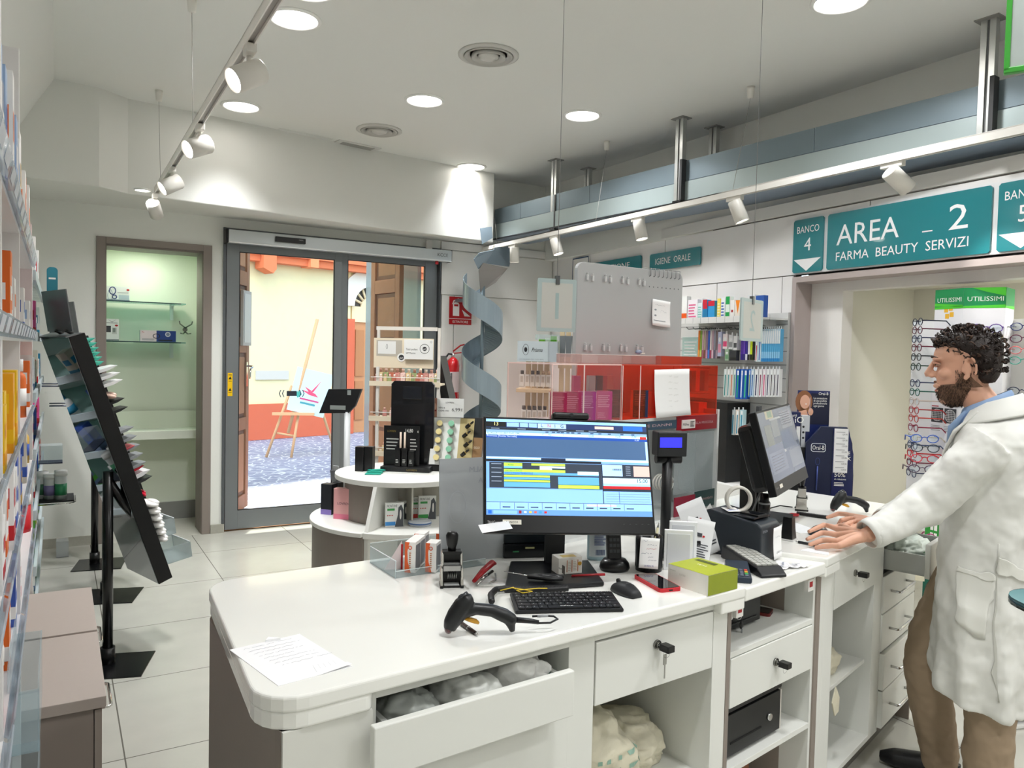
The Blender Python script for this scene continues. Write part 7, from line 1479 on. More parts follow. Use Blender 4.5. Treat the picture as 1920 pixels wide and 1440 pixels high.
b = MB(M('#16204e', .35)); w__ = ox(1507)-ox(1484); b.box(0, 0, 0, w__, .07, oz(776)-zr); b.m(M('#c8ccd4', .35)).quad((w__+.0006, 0, 0), (w__+.0006, .07, 0), (w__+.0006, .07, oz(776)-zr), (w__+.0006, 0, oz(776)-zr)); b.m(WHT).text('iO', w__*.55, (oz(776)-zr)*.7, .035, -.0006); b.text('Oral-B', w__*.08, (oz(776)-zr)*.88, .012, -.0006, wid=.04); b.m(M('#3a90c0', .3)).quad((w__*.2, -.0006, 0), (w__*.35, -.0006, 0), (w__*.42, -.0006, .14), (w__*.25, -.0006, .16)); b.m(M('#d8dadc')).rect(w__*.7, 0, w__, (oz(776)-zr)*.6, -.0004)
tag(b.build('toothbrush_box', None, OP+Matrix.Rotation(oa, 3, 'Z') @ Vector((ox(1482), .035, zr)), (0, 0, oa)), 'navy iO toothbrush box behind the far monitor', 'box')
b = MB(M('#c3c7cd', .35)); w__ = ox(1523)-ox(1508); b.box(0, 0, 0, w__, .06, oz(782)-zr); b.m(M('#1a2450', .35)).rect(w__*.5, 0, w__, (oz(782)-zr)*.5, -.0006); b.m(INK)
for k in range(3): b.disc(w__*.25, .05+k*.03, .006, y=-.0006)
tag(b.build('toothbrush_box', None, OP+Matrix.Rotation(oa, 3, 'Z') @ Vector((ox(1508), .045, zr)), (0, 0, oa)), 'silver toothbrush box right of the navy iO one', 'box')
# ================================================================= reading glasses display in the opening
GC = cpt(1812, 4.35); gaN = math.atan2(-GC.y, -GC.x)+PI/2
def gx(px, y=0): q = onp(px, 700, GC, (CF.x, CF.y, 0))-GC; return q.dot(Vector((math.cos(gaN), math.sin(gaN), 0)))
def gz_(py): return onp(1812, py, GC, (CF.x, CF.y, 0)).z
t = thing('glasses_display', 'tall white and green UTILISSIMI display of reading glasses behind the pharmacist', 'display stand', GC, (0, 0, gaN))
XA, XB, XC, XD = gx(1745), gx(1800), gx(1878), gx(1896); ZT = gz_(540); ZB = .06
YA, YB, YC, YD = .10, -.02, -.02, .16
plan = [(XA, YA), (XB, YB), (XC, YC), (XD, YD), ((XA+XD)/2, .40)]
b = MB(M('#e9e9ef', .35)); b.prism(plan, ZB, ZT)
def face(i, u0, v0, u1, v1, m_, e=.001):
    P, Q = Vector((*plan[i], 0)), Vector((*plan[i+1], 0)); d = Q-P; nn = Vector((d.y, -d.x, 0)).normalized()*e
    b.m(m_).quad(*[tuple(P+d*u+nn+Vector((0, 0, v))) for u, v in ((u0, v0), (u1, v0), (u1, v1), (u0, v1))])
def faceP(i, pts, m_, e=.0015):
    P, Q = Vector((*plan[i], 0)), Vector((*plan[i+1], 0)); d = Q-P; nn = Vector((d.y, -d.x, 0)).normalized()*e
    b.m(m_).quad(*[tuple(P+d*u+nn+Vector((0, 0, v))) for u, v in pts])
DG, LG = M('#1f8a52', .35), M('#52c83a', .35)
for i in (0, 1, 2): face(i, 0, gz_(575), 1, ZT, DG)
for i in (0, 1, 2): faceP(i, [(0, gz_(578)), (1, gz_(578)), (1, gz_(572)), (0, gz_(574))], LG)
faceP(1, [(0.2, ZT), (.55, gz_(548)), (1, gz_(556)), (1, ZT)], LG); faceP(0, [(0, gz_(566)), (1, gz_(572)), (1, gz_(576)), (0, gz_(572))], LG)
yl = M('#f0b93a', .4)
for (u, z) in ((.42, 580), (.58, 577), (.46, 592), (.62, 589)): face(0, u-.07, gz_(z+4.5), u+.07, gz_(z-4.5), yl)
for i in (0, 1):
    P, Q = Vector((*plan[i], 0)), Vector((*plan[i+1], 0)); a = math.atan2((Q-P).y, (Q-P).x); b.X = Matrix.Translation(P) @ Matrix.Rotation(a, 4, 'Z'); L_ = (Q-P).length
    b.m(M('#e6f2ea', .4)).text('UTILISSIMI', L_*.1, gz_(565), .026, -.003, wid=L_*.85); b.X = None
gq = M('#3b3d42', .5)
for k, u in enumerate((.05, .52)):
    face(0, u, gz_(796), u+.42, gz_(768), gq); 
    b.X = None; P, Q = Vector((*plan[0], 0)), Vector((*plan[1], 0)); a = math.atan2((Q-P).y, (Q-P).x); L_ = (Q-P).length; b.X = Matrix.Translation(P) @ Matrix.Rotation(a, 4, 'Z'); b.m(M('#e6e6e8', .5))
    zc_ = (gz_(796)+gz_(768))/2; rr_ = .036
    for j in range(-3-k*0, 4): o_ = j*.010; hh_ = math.sqrt(max(0, rr_**2-o_**2)); xx = L_*(u+.21)+o_; b.rect(xx-.0008, zc_-hh_, xx+.0008, zc_+hh_, -.0022); b.rect(L_*(u+.21)-hh_, zc_+o_-.0008, L_*(u+.21)+hh_, zc_+o_+.0008, -.0022)
    b.ring(L_*(u+.21), zc_, rr_, .002, -.0023); b.m(GREYINK).lines(L_*u, L_*(u+.35), gz_(812), gz_(800), 4, -.002, .3); b.X = None
face(0, .05, gz_(764), .95, gz_(640), M('#f2eff4', .4)); face(0, .05, gz_(766), .30, gz_(764), M('#b02a40'))
faceP(0, [(0, .75), (1, .75), (1, gz_(1040)), (.3, gz_(1020)), (0, gz_(1050))], M('#2f9a3c', .4)); face(0, .35, gz_(1062), .7, gz_(1044), yl, .002); face(0, .35, gz_(1086), .7, gz_(1068), yl, .002)
face(0, 0, .35, 1, .75, M('#f0a02c', .4)); face(0, 0, ZB, 1, .35, M('#0f5a48', .4))
for (u, z) in ((.2, .62), (.34, .62), (.2, .56), (.34, .56)): face(0, u, z, u+.11, z+.045, WHT, .002)
b.build('panel_column', t)
MB(M('#cfcfd2', .4)).lathe([(0, 0), (.30, 0), (.30, .02), (.2, .06), (0, .06)], (0, .12, 0), 28).build('base', t)
MB(M('#eeeef0', .4)).prism([(gx(1702), .12), (XA, .10), (XA, .13), (gx(1702), .15)], gz_(1010), gz_(600)).build('left_rack', t)
MB(M('#e6e4e0', .4)).prism([(XD, .16), (gx(1960), .05), (gx(1960), .08), (XD, .19)], gz_(1010), gz_(596)).build('right_rack', t)
def glasses(label, P, ang, col, s=1.0, grp='reading glasses on the display'):
    fm = M(col, .3); s *= 1.22; t2 = thing('reading_glasses', label, 'glasses', P, (0, 0, ang), grp); t2.scale = (s,)*3
    b = MB(fm)
    for sx in (-1, 1): b.tube([(sx*.035+.024*math.cos(a), 0, .018*math.sin(a)) for a in [2*PI*i/16 for i in range(17)]], .0023, 5)
    b.tube([(-.011, 0, .004), (0, -.003, .008), (.011, 0, .004)], .0023, 5); b.build('frame', t2)
    for sx in (-1, 1): MB(fm).tube([(sx*.059, 0, .006), (sx*.063, .02, .006), (sx*.062, .11, .004), (sx*.058, .135, -.02)], .0032, 5).build('temple', t2)
    b = MB(glassy('#f4fbff', .12))
    for sx in (-1, 1): b.disc(sx*.035, 0, .0235, .0175)
    b.build('lens_pair', t2); return t2
GT = Matrix.Translation(GC) @ Matrix.Rotation(gaN, 4, 'Z'); gc = {}
cols = [('#1c2238', 'navy'), ('#5a1a30', 'wine red'), ('#1f2a50', 'dark blue'), ('#6a1c34', 'burgundy'), ('#23262c', 'black'), ('#17382c', 'dark green'), ('#1c2a54', 'blue'), ('#0f5a4c', 'teal'), ('#c9b8b0', 'pale pink'), ('#a82c30', 'red'), ('#b83a30', 'orange-red'), ('#8a1f3c', 'crimson'), ('#c9c0b0', 'beige'), ('#26406a', 'steel blue'), ('#c01f28', 'bright red'), ('#7a2038', 'dark crimson'), ('#2a3458', 'indigo')]
ys = [603, 619, 636, 653, 671, 690, 722, 739, 757, 774, 790, 808, 826, 842, 858, 876, 896]
for i, py in enumerate(ys):
    c_, nme = cols[i]; P = GT @ Vector((gx(1713), .03, gz_(py))); lb = f'{nme} reading glasses, {ordn(i)} from the top in the left column of the display'
    glasses(lb, P, gaN-R(66), c_, .95)
for i, (px, py, c_, nme) in enumerate(((1730, 826, '#3a68c8', 'bright blue'), (1732, 844, '#3c4650', 'dark grey'), (1732, 864, '#d0283c', 'red and clear'), (1728, 884, '#4a3450', 'plum'))):
    glasses(f'{nme} glasses with green lens sticker, sticking out left of the shoulder', GT @ Vector((gx(px+8), -.05, gz_(py))), gaN+R(14), c_, 1.0)
for i, (py, c_, nme) in enumerate(((616, '#5a3a8a', 'purple'), (633, '#8a7a3a', 'olive'))): glasses(f'{nme} glasses with yellow sticker on the front of the display above the hair', GT @ Vector((gx(1845), -.035, gz_(py))), gaN, c_, 1.05)
for i, (py, c_, nme) in enumerate(((612, '#1c2c68', 'navy'), (634, '#5a1a3a', 'plum'), (655, '#d06a6a', 'salmon'), (674, '#3aa08c', 'turquoise'), (730, '#26304a', 'dark'), (748, '#5a3a3a', 'brown'))):
    glasses(f'{nme} glasses, {ordn(i)} from the top on the right rack behind the head', GT @ Vector((gx(1915), .02, gz_(py))), gaN+R(-16), c_, .95)
glasses('magenta glasses low on the display beside the open drawer', GT @ Vector((gx(1742), .02, gz_(1018))), gaN+R(30), '#c02a80', 1.0)
b = MB(M('#e8e2c8', .4)); b.box(gx(1725), -.06, gz_(1095), gx(1750), -.03, gz_(1080)); tag(b.build('booklet', None, GC, (0, 0, gaN)), 'yellow booklet in the lower pocket of the glasses display', 'booklet')
# ================================================================= left wall shelving
SHX = -.09; WS = M('#e6e3e2', .4); LIP = glassy('#e6ecf2', .22, .12)
LBK = -.545
def upright(y, z0, z1, label):
    tag(MB(WS).box(LBK, y, z0, SHX, y+.024, z1).build('shelf_upright', None, (0, 0, 0), bevel=.001), label, 'shelving', 'uprights of the left shelving')
upright(1.72, 0, 2.55, 'white shelving upright nearest the camera on the left wall'); upright(2.52, 0, 2.4, 'white shelving upright, second from the camera on the left wall'); upright(3.76, 0, 2.02, 'wide white shelving upright behind the low taupe cabinets')
b = MB(M('#e9d9d8', .4)); b.prism([(LBK, 1.55), (SHX-.0, 1.55), (SHX, 2.08), (SHX-.05, 2.16), (LBK, 2.16)], -3.70, -3.72, 'y'); b.X = None
tag(b.build('rounded_divider', None), 'pale pink rounded end board at the top of the left shelving', 'divider')
ZL = [.84, 1.12, 1.345, 1.62, 1.915]; ZN = ['lowest', 'second', 'third', 'fourth', 'top']
bays = [('nearest bay', .9, 1.72), ('second bay', 1.745, 2.52), ('third bay', 2.545, 3.70)]
for bn, y0, y1 in bays:
    for k, z in enumerate(ZL):
        t = thing('shelf', f'white {ZN[k]} shelf in the {bn} of the left shelving', 'shelf', (0, 0, 0), group='boards of the left shelving')
        MB(WS).box(LBK, y0, z-.016, SHX+.0, y1, z).build('board', t)
        b = MB(LIP)
        V = [(SHX, z-.004), (SHX+.010, z-.010), (SHX+.019, z+.028), (SHX+.016, z+.029), (SHX+.008, z-.006), (SHX, z)]
        b.prism(V, -y0, -y1, 'y'); b.m(M('#c9cdd6', .4))
        nn_ = 5
        for i in range(nn_):
            ya = y0+(y1-y0)*(i+.1)/nn_; yb = y0+(y1-y0)*(i+.75)/nn_; b.quad((SHX+.0125, ya, z-.003), (SHX+.0125, yb, z-.003), (SHX+.0185, yb, z+.024), (SHX+.0185, ya, z+.024))
        b.build('price_strip', t)
rp = random.Random(5)
def product(kind, label, x, y, z, w_, h, c1, c2, grp, nm=None):
    b = MB(M(c1, .4)); d = w_
    if kind == 'box':
        b.box(-.05, 0, 0, .0, d, h); b.m(M(c2, .4)); b.box(-.0505, -.0006, h*.12, .0005, d+.0006, h*.3); b.quad((.0006, d*.15, h*.5), (.0006, d*.85, h*.5), (.0006, d*.85, h*.72), (.0006, d*.15, h*.72)); b.quad((-.045, -.0006, h*.5), (-.008, -.0006, h*.5), (-.008, -.0006, h*.75), (-.045, -.0006, h*.75))
        nm = nm or 'medicine_box'
    elif kind == 'bottle':
        r = w_/2; b.lathe([(0, 0), (r, 0), (r, h*.66), (r*.8, h*.74), (r*.42, h*.78), (r*.42, h*.8)], (-r, r, 0), 18, sx=.8); b.m(M(c2, .4)); b.lathe([(r*.5, h*.79), (r*.5, h), (0, h)], (-r, r, 0), 16); b.lathe([(r*1.01, h*.2), (r*1.01, h*.5)], (-r, r, 0), 18, sx=.8)
        nm = nm or 'cosmetic_bottle'
    else:
        r = w_/2; b.lathe([(0, 0), (r, 0), (r*1.02, h*.1), (r, h*.72), (0, h*.72)], (-r, r, 0), 24); b.m(M(c2, .35)); b.lathe([(r*1.04, h*.74), (r*1.04, h*.98), (r*.95, h), (0, h)], (-r, r, 0), 24)
        nm = nm or 'supplement_jar'
    tag(b.build(nm, None, (x, y, z)), label, {'box': 'box', 'bottle': 'bottle', 'jar': 'jar'}[kind], grp)
CN = {'#f2c21a': 'yellow', '#f0a81c': 'golden', '#e8702c': 'orange', '#f4f2f0': 'white', '#3a5ab0': 'blue', '#c3242c': 'red', '#e9e3ea': 'off-white', '#e85a9a': 'pink', '#5aa83c': 'green', '#2f8ab0': 'teal-blue', '#d8d0c0': 'cream', '#b8d040': 'lime', '#6a7a9a': 'slate', '#9ab4d8': 'pale blue', '#c9a24a': 'tan'}
near = {('second bay', 4): [('box', '#9ab4d8', '#f4f2f0'), ('box', '#6a7a9a', '#f4f2f0'), ('box', '#9ab4d8', '#3a5ab0'), ('box', '#f4f2f0', '#e8702c'), ('box', '#9ab4d8', '#f4f2f0'), ('box', '#f4f2f0', '#9ab4d8')],
    ('third bay', 4): [('box', '#c9a24a', '#f4f2f0'), ('box', '#f4f2f0', '#c9a24a'), ('box', '#f4f2f0', '#e8702c'), ('box', '#e8702c', '#f4f2f0'), ('bottle', '#f4f2f0', '#e9e3ea'), ('box', '#f4f2f0', '#e8702c')],
    ('second bay', 3): [('box', '#e8702c', '#c3242c'), ('box', '#e8702c', '#f4f2f0'), ('box', '#e8702c', '#f4f2f0'), ('box', '#f4f2f0', '#e8702c')],
    ('third bay', 3): [('box', '#e8702c', '#f4f2f0'), ('box', '#f4f2f0', '#3a5ab0'), ('box', '#f4f2f0', '#9ab4d8'), ('box', '#e9e3ea', '#e8702c')],
    ('second bay', 2): [('box', '#f2c21a', '#f0a81c'), ('box', '#f2c21a', '#c3242c'), ('box', '#f0a81c', '#f2c21a'), ('box', '#f2c21a', '#f0a81c'), ('bottle', '#e8702c', '#f4f2f0')],
    ('third bay', 2): [('bottle', '#e8702c', '#f4f2f0'), ('bottle', '#e8702c', '#f4f2f0'), ('box', '#e8702c', '#f4f2f0')],
    ('second bay', 1): [('box', '#f4f2f0', '#c3242c'), ('box', '#f4f2f0', '#e8702c'), ('box', '#f4f2f0', '#c3242c'), ('box', '#f4f2f0', '#3a5ab0'), ('box', '#3a5ab0', '#f4f2f0')],
    ('third bay', 1): [('box', '#3a5ab0', '#c9a24a'), ('box', '#d8d0c0', '#3a5ab0'), ('bottle', '#c9a24a', '#3a5ab0')],
    ('second bay', 0): [('jar', '#c3242c', '#f4f2f0'), ('box', '#e8702c', '#f4f2f0'), ('box', '#3a5ab0', '#f4f2f0')],
    ('third bay', 0): [('box', '#f4f2f0', '#c3242c'), ('jar', '#c3242c', '#f4f2f0')]}
for bn, y0, y1 in bays:
    for k, z in enumerate(ZL):
        L_ = near.get((bn, k))
        if not L_: continue
        n_ = len(L_); gap = (ZL[k+1]-z if k < 4 else .42)
        for i, (kd, c1, c2) in enumerate(L_):
            h = min(gap-.03, rp.uniform(.13, .2)) if k < 4 else rp.uniform(.2, .33)
            w_ = .10 if kd == 'jar' else .075 if kd == 'box' else .06
            y = y0+.03+(y1-y0-.14)*i/max(1, n_-1)
            if kd == 'jar': h = .15
            product(kd, f'{CN[c1]} and {CN[c2]} {kd}, {ordn(i)} from the camera on the {ZN[k]} shelf, {bn}', SHX+.004-rp.uniform(0, .012), y, z, w_, h, c1, c2, 'products on the left shelving')
# far glass-shelved bay
GSH = glassy('#cfe6e2', .35, .06); ZF = [.42, .62, .86, 1.12, 1.36, 1.62, 1.875]; FN = ['bottom', 'second', 'third', 'fourth', 'fifth', 'sixth', 'top']
MB_ = MB(M('#dcdbd8', .5)); MB_.box(LBK, 3.80, 0, LBK+.04, 5.95, 2.2); tag(MB_.build('back_board', None), 'white back board of the far glass shelving', 'board')
for k, z in enumerate(ZF):
    t = thing('glass_shelf', f'{FN[k]} glass shelf of the far left shelving', 'shelf', (0, 0, 0), group='glass boards of the far shelving')
    MB(GSH).box(LBK+.04, 3.80, z-.008, SHX, 5.9, z).build('glass_pane', t); MB(M('#1e2c3a', .3)).box(LBK+.04, 3.79, z-.008, SHX, 3.80, z).build('dark_edge', t); MB(M('#c9d4d8', .3)).box(SHX, 3.80, z-.012, SHX+.012, 5.9, z+.03).build('price_strip', t)
FP = [['#d8d0c0', '#f4f2f0', '#5aa83c', '#d8d0c0', '#f4f2f0', '#5aa83c'], ['#b8d040', '#5aa83c', '#b8d040', '#f4f2f0', '#5aa83c', '#f4f2f0'], ['#f4f2f0', '#f4f2f0', '#e9e3ea', '#3a5ab0', '#f4f2f0', '#c3242c'], ['#f4f2f0', '#e9e3ea', '#3a5ab0', '#f4f2f0', '#e85a9a', '#f4f2f0'], ['#2f8ab0', '#f4f2f0', '#d8d0c0', '#d8d0c0', '#f4f2f0', '#2f8ab0'], ['#9ab4d8', '#f4f2f0', '#e85a9a', '#f4f2f0', '#f4f2f0', '#f4f2f0', '#e9e3ea'], ['#f4f2f0', '#e9e3ea', '#f4f2f0', '#f4f2f0', '#e9e3ea', '#f4f2f0', '#e9e3ea', '#f4f2f0']]
for k, z in enumerate(ZF):
    gap = (ZF[k+1]-z) if k < 6 else .3; L_ = FP[k]
    for i, c1 in enumerate(L_):
        kd = 'bottle' if (k in (5, 6) and i % 3 != 2) or (k == 3 and i % 2) else 'box'; c2 = ['#f4f2f0', '#6a7a9a', '#2f8ab0', '#c3242c'][(i+k) % 4]
        h = (gap-.05)*rp.uniform(.7, .98)
        product(kd, f'{CN[c1]} {kd}, {ordn(i)} along the {FN[k]} glass shelf', SHX-.002, 3.86+i*1.95/len(L_), z, .075, h, c1, c2, 'products on the far glass shelves')
# hooks, tubs, signs at the far end
def farpt(px, py, Y): return onp(px, py, (0, Y, 0), (0, 1, 0))
p = farpt(97, 540, 5.2); b = MB(M('#2a7a8c', .4)); b.prism(rnd([(-.025, -.11, .02), (.03, -.11, .02), (.03, .12, .02), (-.025, .12, .02)], 0), 0, .006, 'y'); b.m(M('#c9503c')).rect(-.02, -.09, .026, -.07, -.0066); b.m(WHT).rect(-.015, .05, .02, .06, -.0066)
tag(b.build('shelf_flag', None, p), 'teal hanging flag beyond the top glass shelf', 'sign')
for i, (px, py, lab) in enumerate(((104, 724, 'upper small metal hook arm at the end of the glass shelving'), (118, 761, 'lower double metal hook arm at the end of the glass shelving'))):
    p = farpt(px-14, py, 5.0); b = MB(M('#5a5e6a', .3, .6)); b.tube([(-.03, 0, 0), (.09 if i else .06, 0, 0)], .005, 6); b.tube([(-.03, .03, .012), (.08 if i else .05, .03, .012)], .004, 6); b.m(M('#2a3060', .4)).box(.085 if i else .055, -.01, -.018, .1 if i else .07, .04, .018)
    tag(b.build('display_hook', None, p), lab, 'hook')
p = farpt(105, 850, 4.7); b = MB(ACR); b.box(-.08, 0, -.05, .03, .12, .04); b.m(M('#1c2440', .4)).box(-.08, 0, -.055, .03, .12, -.05); tag(b.build('acrylic_bin', None, p), 'small clear bin with dark base on the end of the glass shelving', 'bin')
p = farpt(110, 938, 4.6); b = MB(M('#14161c', .4)); b.box(-.12, -.02, -.008, .07, .2, 0); b.m(CHROME).tube([(-.12, -.03, -.014), (.06, -.03, -.014), (.075, -.02, -.008), (.075, .15, -.006)], .004, 6); tag(b.build('metal_tray', None, p), 'dark tray with chrome rail holding white tubs', 'tray')
for i, (dx, h, c2, lab) in enumerate(((-.01, .15, '#3f9a6a', 'wide-lidded tub with green label on the dark tray'), (-.06, .13, '#8f86b8', 'white tube with violet label on the dark tray'), (-.095, .14, '#3f7a5a', 'pale tub at the back of the dark tray'))):
    b = MB(M('#d9dedc', .3)); r = .028; b.lathe([(0, 0), (r, 0), (r, h*.8), (r*.9, h*.84), (0, h*.84)], n=20); b.m(M(c2, .4)).lathe([(r*1.01, h*.15), (r*1.01, h*.55)], n=20); b.m(WHT).lathe([(r*1.08, h*.82), (r*1.08, h), (0, h)], n=20)
    tag(b.build('supplement_tub', None, p+Vector((dx+.02, .04+.03*i, 0))), lab, 'tub', 'tubs on the dark tray')
p = at(120, 1040, .02); b = MB(glassy('#dfe3e4', .4)); b.box(-.03, 0, 0, .05, .12, .12); b.m(M('#55595c')).box(-.03, 0, 0, .05, .12, .004); tag(b.build('acrylic_block', None, (p.x-.02, p.y, 0)), 'clear acrylic box on the floor by the front wall', 'box')
# ---- low taupe cabinets
for i, (y0, y1, lab) in enumerate(((2.55, 3.150, 'low taupe drawer cabinet under the left shelving, nearer one'), (3.17, 3.745, 'low taupe drawer cabinet under the left shelving, farther one'))):
    t = thing('low_cabinet', lab, 'cabinet', (0, y0, 0), group='low taupe cabinets'); L_ = y1-y0
    MB(M('#b0a49c', .45, vary=.03, bscale=70)).box(LBK, 0, .515, .125, L_, .55).build('top_board', t, bevel=.002)
    MB(M('#8f837c', .5)).box(LBK, .012, .05, .092, L_-.004, .515).build('carcass', t, bevel=.001)
    MB(M('#9a8e86', .5)).box(.094, .010, .06, .114, L_-.002, .508).build('drawer_front', t, bevel=.001)
    b = MB(CHROME); ya, yb = L_*.30, L_*.62; b.tube([(.114, ya, .44), (.142, ya, .44), (.148, ya+.008, .44), (.148, yb-.008, .44), (.142, yb, .44), (.114, yb, .44)], .005, 8); b.build('handle', t)
    MB(M('#5f5852', .6)).box(LBK, .02, 0, .06, L_-.01, .05).build('plinth', t)
# clear acrylic pockets hanging near the camera
for i, (y0, z, w_, lab) in enumerate(((1.95, .70, .34, 'clear acrylic pocket below the near left shelves, upper one'), (1.75, .52, .3, 'clear acrylic pocket below the near left shelves, lower one'))):
    b = MB(ACR); b.box(SHX, y0, z, SHX+.055, y0+w_, z+.004); b.box(SHX+.052, y0, z, SHX+.055, y0+w_, z+.16); b.box(SHX, y0, z, SHX+.055, y0+.003, z+.14); b.box(SHX, y0+w_-.003, z, SHX+.055, y0+w_, z+.16); b.box(SHX-.004, y0, z-.01, SHX, y0+w_, z+.2)
    tag(b.build('acrylic_pocket', None), lab, 'holder', 'acrylic pockets')
# ================================================================= leaning black hook stands
SA = R(107.5); tl = R(18.6)
t = thing('hook_stand', 'leaning glossy black hook stand in the left aisle, nearest and fully visible', 'display stand', (.215, 4.25, 0), group='leaning black hook stands')
GBK = M('#050506', .35); MI2 = Matrix.Translation((-.215, -4.25, 0))
b = MB(M('#0d0d0f', .25)); b.X = Matrix.Rotation(R(-17), 4, 'Z'); b.box(-.13, -.17, 0, .19, .15, .006); b.build('base_plate', t, bevel=.002)
b = MB(M('#0b0b0c', .3)); b.cyl((0, .03, 0), (0, .03, .085), .034, n=24); b.build('collar', t)
b = MB(M('#0b0b0c', .25)); b.cyl((0, .03, .08), (0, .03, .97), .024, n=24); b.tube([(0, .03, .93), (.07, .06, .80), (.17, .10, .66)], .022, 12); b.build('pole', t)
b = MB(GBK); BX = MI2 @ Matrix.Translation((.52, 4.33, .385)) @ Matrix.Rotation(SA, 4, 'Z') @ Matrix.Rotation(-tl, 4, 'X')
b.X = BX; HH = 1.34; b.box(0, 0, 0, .40, .074, HH); b.build('slab', t, bevel=.003)
b = MB(M('#85888c', .04, 1.)); b.X = BX; b.box(.006, .0742, .006, .394, .0765, HH-.006); b.build('mirror_back', t)
b = MB(M('#6e7073', .35, .5)); b.X = BX @ Matrix.Translation((0, .05, HH)) @ Matrix.Rotation(R(10), 4, 'X'); b.box(.0, 0, .02, .34, .005, .22); b.build('sign_plate', t)
b = MB(BLK); b.X = BX
for x in (.06, .2): b.cyl((x, .03, HH), (x, .06, HH+.03), .008, n=8)
b.m(M('#77797c', .3, .6)).box(-.01, .02, HH, .40, .09, HH+.006); b.build('clip_rail', t)
hook_root = t
def pk(fr, ln, wd, th_, c_, lab, shape='pk', grp='packs on the near black stand', x=.02):
    z = HH*(1-fr); b = MB(M(c_, .35)); X = Matrix.Translation((.215, 4.25, 0)) @ BX @ Matrix.Translation((x, 0, z)) @ Matrix.Rotation(tl, 4, 'X') @ Matrix.Rotation(R(-12 if shape != 'bag' else 5), 4, 'X')
    if shape == 'bag': b.ell((.07, -ln*.5, -.01), (wd, ln*.55, th_), 10, 6); b.ell((.05, -ln*.7, .0), (wd*.6, ln*.35, th_*.8), 8, 5)
    else: b.prism([(0, -th_), (0, 0), (-ln*.55, th_*.55), (-ln, th_*.25+.004), (-ln*.5, -th_*.6)], 0, wd, 'x')
    o = b.build('hanging_pack', None); o.matrix_world = X; tag(o, lab, 'pack', grp)
i = 0
for fr, ln, th_, c_, nme, sh in [(.03+.018*k, .045, .009, '#3fb8a0', 'mint green small pack', 'pk') for k in range(6)]+[(.145+.028*k, .10, .014, '#e3e3e3', 'white pointed packet', 'pk') for k in range(3)]+[(.235, .06, .016, '#d8b8a8', 'skin-coloured pack', 'bag')]+[(.27, .08, .012, '#17181a', 'black packet', 'pk'), (.305, .08, .012, '#1d1e20', 'black thin packet', 'pk')]+[(.385+.036*k, .075, .012, '#8a8d90', 'grey pointed pack', 'pk') for k in range(5)]+[(.455, .05, .01, '#c8505a', 'red pack', 'pk'), (.54, .06, .01, '#a8182a', 'dark red pack', 'pk'), (.565, .08, .018, '#d8d8da', 'white paper pack', 'pk'), (.59, .08, .012, '#2a2b2e', 'black pack', 'pk'), (.635, .03, .014, '#d01c38', 'bright red round pack', 'bag')]+[(.68+.03*k, .085-.004*k, .018, '#ecebe8', 'white puffy pack', 'bag') for k in range(6)]:
    i += 1; pk(fr, ln, .10, th_, c_, f'{nme}, {ordn(i-1) if i <= 24 else "last"} down the near black stand', sh)
for fr, ln, lab in ((.84, .11, 'clear plastic bin on the near black stand, upper one'), (.955, .15, 'clear plastic tray at the foot of the near black stand')):
    z = HH*(1-fr); b = MB(glassy('#e3e9ea', .22)); b.box(0, -ln, 0, .22, -ln+.003, .085); b.box(0, -ln, 0, .003, 0, .085); b.box(.217, -ln, 0, .22, 0, .085); b.box(0, -ln, 0, .22, 0, .003); b.m(M('#cfd6d8', .3)).box(0, -ln, .084, .22, -ln+.004, .087)
    o = b.build('plastic_bin', None); o.matrix_world = Matrix.Translation((.215, 4.25, 0)) @ BX @ Matrix.Translation((.05, 0, z)) @ Matrix.Rotation(tl-R(8), 4, 'X'); tag(o, lab, 'bin', 'clear bins on the black stand')
copy_tree(hook_root, None, (.265, 5.45, 0), None, 'leaning black hook stand, second one, mostly hidden behind the nearest')
copy_tree(hook_root, None, (.235, 6.28, 0), (0, 0, R(6)), 'leaning black hook stand farthest away, only its base showing')
# ================================================================= foreground right: green framed glass and glass shelf, shoe
F1 = Vector((0, 0, CAMH))+ray(1885, 60)*(1.5/ray(1885, 60).dot(CF)); fa_ = R(-62)
t = thing('green_framed_display', 'green-edged glass display hanging at the top right corner', 'display', F1, (0, 0, fa_))
b = MB(M('#3f9a3a', .3)); zb_f = onp(1888, 136, F1, (CF.x, CF.y, 0)).z-F1.z
b.box(0, -.004, zb_f, .010, .010, .5); b.box(0, -.004, zb_f-.004, .42, .010, zb_f+.008); b.build('green_edge', t, bevel=.002)
MB(glassy('#dfe6e4', .45)).box(.010, 0, zb_f+.008, .42, .004, .5).build('glass_pane', t)
b = MB(M('#4f9aa0', .4)); b.box(.06, -.003, zb_f+.05, .30, -.001, .30); b.build('print', t); MB(M('#9a9c9e', .3, .6)).cyl((.2, .005, .5), (.2, .005, CEIL-F1.z), .004).build('hanger', t)
F2 = Vector((0, 0, CAMH))+ray(1873, 1110)*(1.15/ray(1873, 1110).dot(CF)); 
t = thing('glass_shelf', 'rounded dark-edged glass shelf at the lower right edge, very near', 'shelf', (F2.x, F2.y, 0), (0, 0, R(-30)))
b = MB(glassy('#7fb0b4', .55)); ol = rnd([(.0, -.16, .06), (.5, -.16, .06), (.5, .02, .06), (.0, .02, .06)], 0); b.prism(ol, F2.z-.010, F2.z); b.build('glass_pane', t)
b = MB(M('#0f3438', .15)); 
b.ringloft([[(x, y, F2.z-.0105), (x, y, F2.z+.0005), (x*1.0+(.0008 if x > .2 else -.0008), y, F2.z-.005)] for x, y in ol+[ol[0]]], False); b.build('edge', t)
